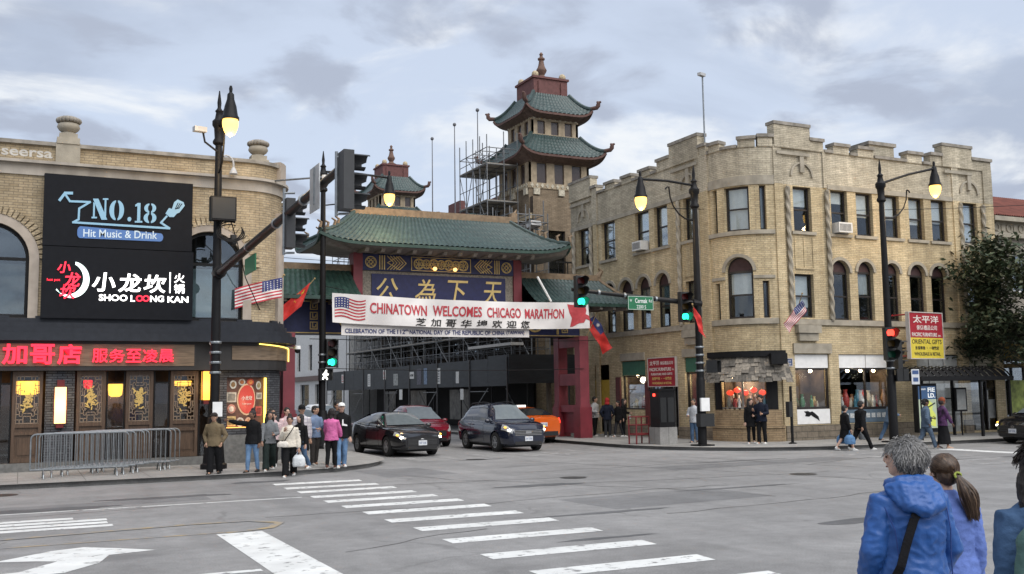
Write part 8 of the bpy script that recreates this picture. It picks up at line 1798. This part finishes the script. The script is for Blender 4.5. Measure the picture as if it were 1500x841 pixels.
person('woman in long black skirt, purple jacket and rust knit hat crossing', (28.0, 24.5, 0), 1.68, rad(70), 'brown', pm('purple_print', (.06, .02, .07), .85, var=.9, scale=7), .46, 1.3, black_c, 'skirt', pm('tan_shoe', (.42, .26, .18), .6), ('beanie', (.03, .02, .02), cl('rust_knit', (.22, .06, .03))), ('fore', 'hold'), ((9, 3), (-8, 8)), seed=25, fem=True)
person('person in faded denim leaning behind the lamp with the red signal', (28.75, 27.6, .12), 1.6, rad(70), 'tan', cl('faded_denim', (.10, .15, .22)), .46, 1.3, jean_d, 'trousers', black_s, ('short', BLK), ('hold', 'down'), ((24, 4), (-20, 10)), seed=26, lean=14)
# --- drivers
# --- foreground, seen from behind
def strands(name, mat, par, curves, r0=.004, r1=.0015, n=4):
    m = MB()
    for c in curves: k = len(c); m.tube(c, [r0 + (r1 - r0) * i / (k - 1) for i in range(k)], n, cap=False)
    return m.build(name, mat, par, world=False, smooth=80, recalc=False)
rain = pm('blue_rain_jacket', (.024, .088, .29), .42, var=.16, scale=5, bump=.6, bscale=11, spec=.35)
def hairs(P, n, ln, curl, seed, face_cut=.028, up=.2, rad_=.16, cols=None, r=(.054, .064, .060), cz=.012):
    rg = random.Random(seed); out = []; h = P['h']
    while len(out) < n:
        v = Vector((rg.gauss(0, 1), rg.gauss(0, 1), rg.gauss(0, 1))).normalized(); f = v.y
        if f * r[1] > face_cut and v.z < .45: continue
        if v.z < -.55: continue
        p = (v.x * r[0], -.010 + f * r[1], cz + v.z * r[2]); g_ = Vector((rg.gauss(0, .35), -.55 + rg.gauss(0, .35), -.9 + up)); d = (g_ - v * g_.dot(v)).normalized(); c = []; ph = rg.uniform(0, 6.3); a1 = v.orthogonal().normalized(); a2 = v.cross(a1)
        L_ = ln * rg.uniform(.6, 1.3)
        for i in range(6):
            t_ = i / 5; q = Vector(p) + v * (.002 + L_ * rad_ * t_) + d * L_ * t_ + (a1 * math.cos(ph + t_ * curl) + a2 * math.sin(ph + t_ * curl)) * L_ * .28 * t_ ** .6; c.append(P['Hd'](q.x, q.y, q.z))
        out.append(c)
    return out
_, PA = person('gray haired woman in bright blue rain jacket seen from behind in front of us', (4.73, 4.42, .12), 1.66, rad(164), 'light', rain, .44, 1.9, jean_d, 'trousers', black_s, ('short', (.10, .095, .09)), ((( .05, .0, -.165), (-.03, .075, -.12)), ((.05, -.01, -.165), (.0, .06, -.13))), ((2, 2), (-2, 3)), head=38, tilt=-4, vox=.008, fem=True, seed=31, wide=1.14)
hg = [pm('gray_hair_%d' % k, c, .45, var=.2, scale=40) for k, c in enumerate(((.075, .07, .066), (.15, .145, .14), (.26, .255, .25)))]
HS = hairs(PA, 5200, .034, 2.0, 4, .02, .0, .03, r=(.0545, .064, .0595))
for k in range(3): strands('hair_strands', hg[k], PA['t'], [c for i, c in enumerate(HS) if min(2, max(0, int((c[0].z - PA['Hd'](0, 0, -.035).z) / (.085 * PA['h']) * 2.2 + ((i * 37) % 100) / 100 * 1.3))) == k], .0026, .0014, 3)
# hood lying on the back, seams
m = MB(); T_ = PA['T']; h = PA['h']
for k in range(5): f_ = k / 4; m.tube([T_(-.098 + .02 * f_, -.02 - .05 * f_, .835 - .035 * f_), T_(-.06, -.062 - .03 * f_, .835 - .05 * f_), T_(0, -.078 - .03 * f_, .83 - .062 * f_), T_(.06, -.062 - .03 * f_, .835 - .05 * f_), T_(.098 - .02 * f_, -.02 - .05 * f_, .835 - .035 * f_)], [.018 * h, .026 * h, .029 * h, .026 * h, .018 * h], 10)
m.tube([T_(-.07, .02, .845), T_(-.055, -.04, .858), T_(0, -.055, .862), T_(.055, -.04, .858), T_(.07, .02, .845)], [.018 * h, .021 * h, .022 * h, .021 * h, .018 * h], 10)
remesh(m.build('hood', rain, PA['t'], world=False), .008, 3, .006 * h, 12, 5)
m = MB(); m.tube([T_(-.115, .03, .80), T_(-.118, -.045, .775), T_(-.105, -.083, .70), T_(-.098, -.088, .60), T_(-.1, -.088, .52)], .004, 5); m.tube([T_(.115, .03, .80), T_(.118, -.045, .775), T_(.105, -.083, .70), T_(.098, -.088, .60)], .004, 5); each('seam', pm('seam_navy', (.010, .035, .16), .5), PA['t'], m, world=False)
bb_ = thing('shoulder_bag', 'black shoulder bag with wide strap across the blue rain jacket', 'bag', wpt(PA, T_(.14, -.05, .48)), PA['t'].rotation_euler[2]); v0 = T_(.14, -.05, .48)
m = MB(); pts = [T_(-.06, .075, .82), T_(-.05, -.0, .862), T_(.0, -.10, .80), T_(.045, -.107, .74), T_(.075, -.104, .66), T_(.10, -.10, .58), T_(.13, -.07, .5)]
for p, q in zip(pts, pts[1:]): m.bar(p - v0, q - v0, .05, .008, up=(0, 1, .3))
m.build('strap', cl('black_webbing', (.012, .012, .014)), bb_, world=False)
m = MB(); rings(m, [((0, 0, -.3), .1, .06), ((0, 0, -.1), .12, .07), ((0, 0, .05), .1, .05)], 12); remesh(m.build('bag_body', cl('black_webbing', (.012, .012, .014)), bb_, world=False), .012, 1)
_, PB = person('girl with brown ponytail in periwinkle top beside the blue rain jacket', (5.46, 4.78, .12), 1.52, rad(158), 'light', cl('periwinkle', (.115, .175, .44), scale=4), .44, 1.6, jean_d, 'trousers', white_s, ('short', (.055, .032, .020)), ('down', 'down'), ((2, 2), (-2, 3)), head=6, vox=.009, fem=True, seed=32, wide=1.02)
rg = random.Random(9); hb_ = [pm('brown_hair_%d' % k, c, .4, var=.2, scale=40) for k, c in enumerate(((.038, .022, .014), (.075, .045, .028), (.13, .082, .050)))]
cv = []
for i in range(1500):
    v = Vector((rg.gauss(0, 1), rg.gauss(0, 1), rg.gauss(0, 1))).normalized()
    if (v.y > .45 and v.z < .45) or v.z < -.6: continue
    s_ = Vector((v.x * .055, -.010 + v.y * .066, .016 + v.z * .060)); e_ = Vector((-.012 + rg.gauss(0, .004), -.083, -.012 + rg.gauss(0, .004))); c = []
    for k in range(7):
        t_ = k / 6; q = s_.lerp(e_, t_); w_ = Vector((q.x, q.y + .010, q.z - .016)); rr = math.sqrt((w_.x / .057) ** 2 + (w_.y / .068) ** 2 + (w_.z / .062) ** 2)
        if rr < 1 and t_ < .93: w_ = w_ / max(rr, .2); q = Vector((w_.x, w_.y - .010, w_.z + .016))
        c.append(PB['Hd'](q.x, q.y, q.z))
    cv.append(c)
for i in range(420):
    a = rg.uniform(0, 6.3); sp = rg.uniform(0, 1) ** .5; c = []
    L_ = rg.uniform(.12, .19)
    for k in range(8):
        t_ = k / 7; wd = (.008 + .036 * math.sin(min(1, t_ * 1.25) * 2.4) * .9) * sp; c.append(PB['Hd'](-.012 - .050 * t_ + wd * math.cos(a) + rg.gauss(0, .001), -.085 - .030 * math.sin(t_ * 2.6) + wd * .7 * math.sin(a), -.012 - L_ * t_ + rg.gauss(0, .001)))
    cv.append(c)
for k in range(3): strands('hair_strands', hb_[k], PB['t'], [c for i, c in enumerate(cv) if (i * 7) % 10 in ((0, 1, 2, 3, 4), (5, 6, 7), (8, 9))[k]], .0032, .0016, 3)
m = MB(); m.tube([PB['Hd'](-.012 + .013 * math.cos(a), -.084 + .004 * math.sin(2 * a), -.012 + .013 * math.sin(a)) for a in np.linspace(0, 2 * PI, 14)], .008, 6); m.build('hair_tie', pm('lime_tie', (.28, .33, .06), .7), PB['t'], world=False)
denim = cl('denim_jacket', (.055, .105, .20), scale=3, var=.35)
_, PC = person('person in denim jacket with dark curly hair at the right edge of the view', (4.60, 3.43, .12), 1.68, rad(150), 'light', denim, .45, 1.5, jean_d, 'trousers', white_s, ('long', (.012, .009, .008)), ('down', 'down'), ((2, 2), (-2, 3)), head=10, vox=.009, fem=True, seed=33, wide=1.08)
HC = hairs(PC, 2600, .036, 5, 8, .02, -.3, .05)
strands('hair_strands', pm('dark_curls', (.014, .010, .009), .4), PC['t'], HC, .0042, .002, 3)
gb = thing('green_bag', 'teal green cloth bag slung on the back of the denim jacket person', 'bag', wpt(PC, PC['T'](.03, -.13, .70)), PC['t'].rotation_euler[2]); m = MB(); rings(m, [((0, .0, -.35), .16, .07), ((0, .0, -.1), .20, .10), ((.02, .0, .08), .16, .08), ((.03, 0, .18), .06, .03)], 16); remesh(m.build('bag_body', cl('teal', (.075, .135, .125), scale=3), gb, world=False), .012, 2, .012, 6, 3)
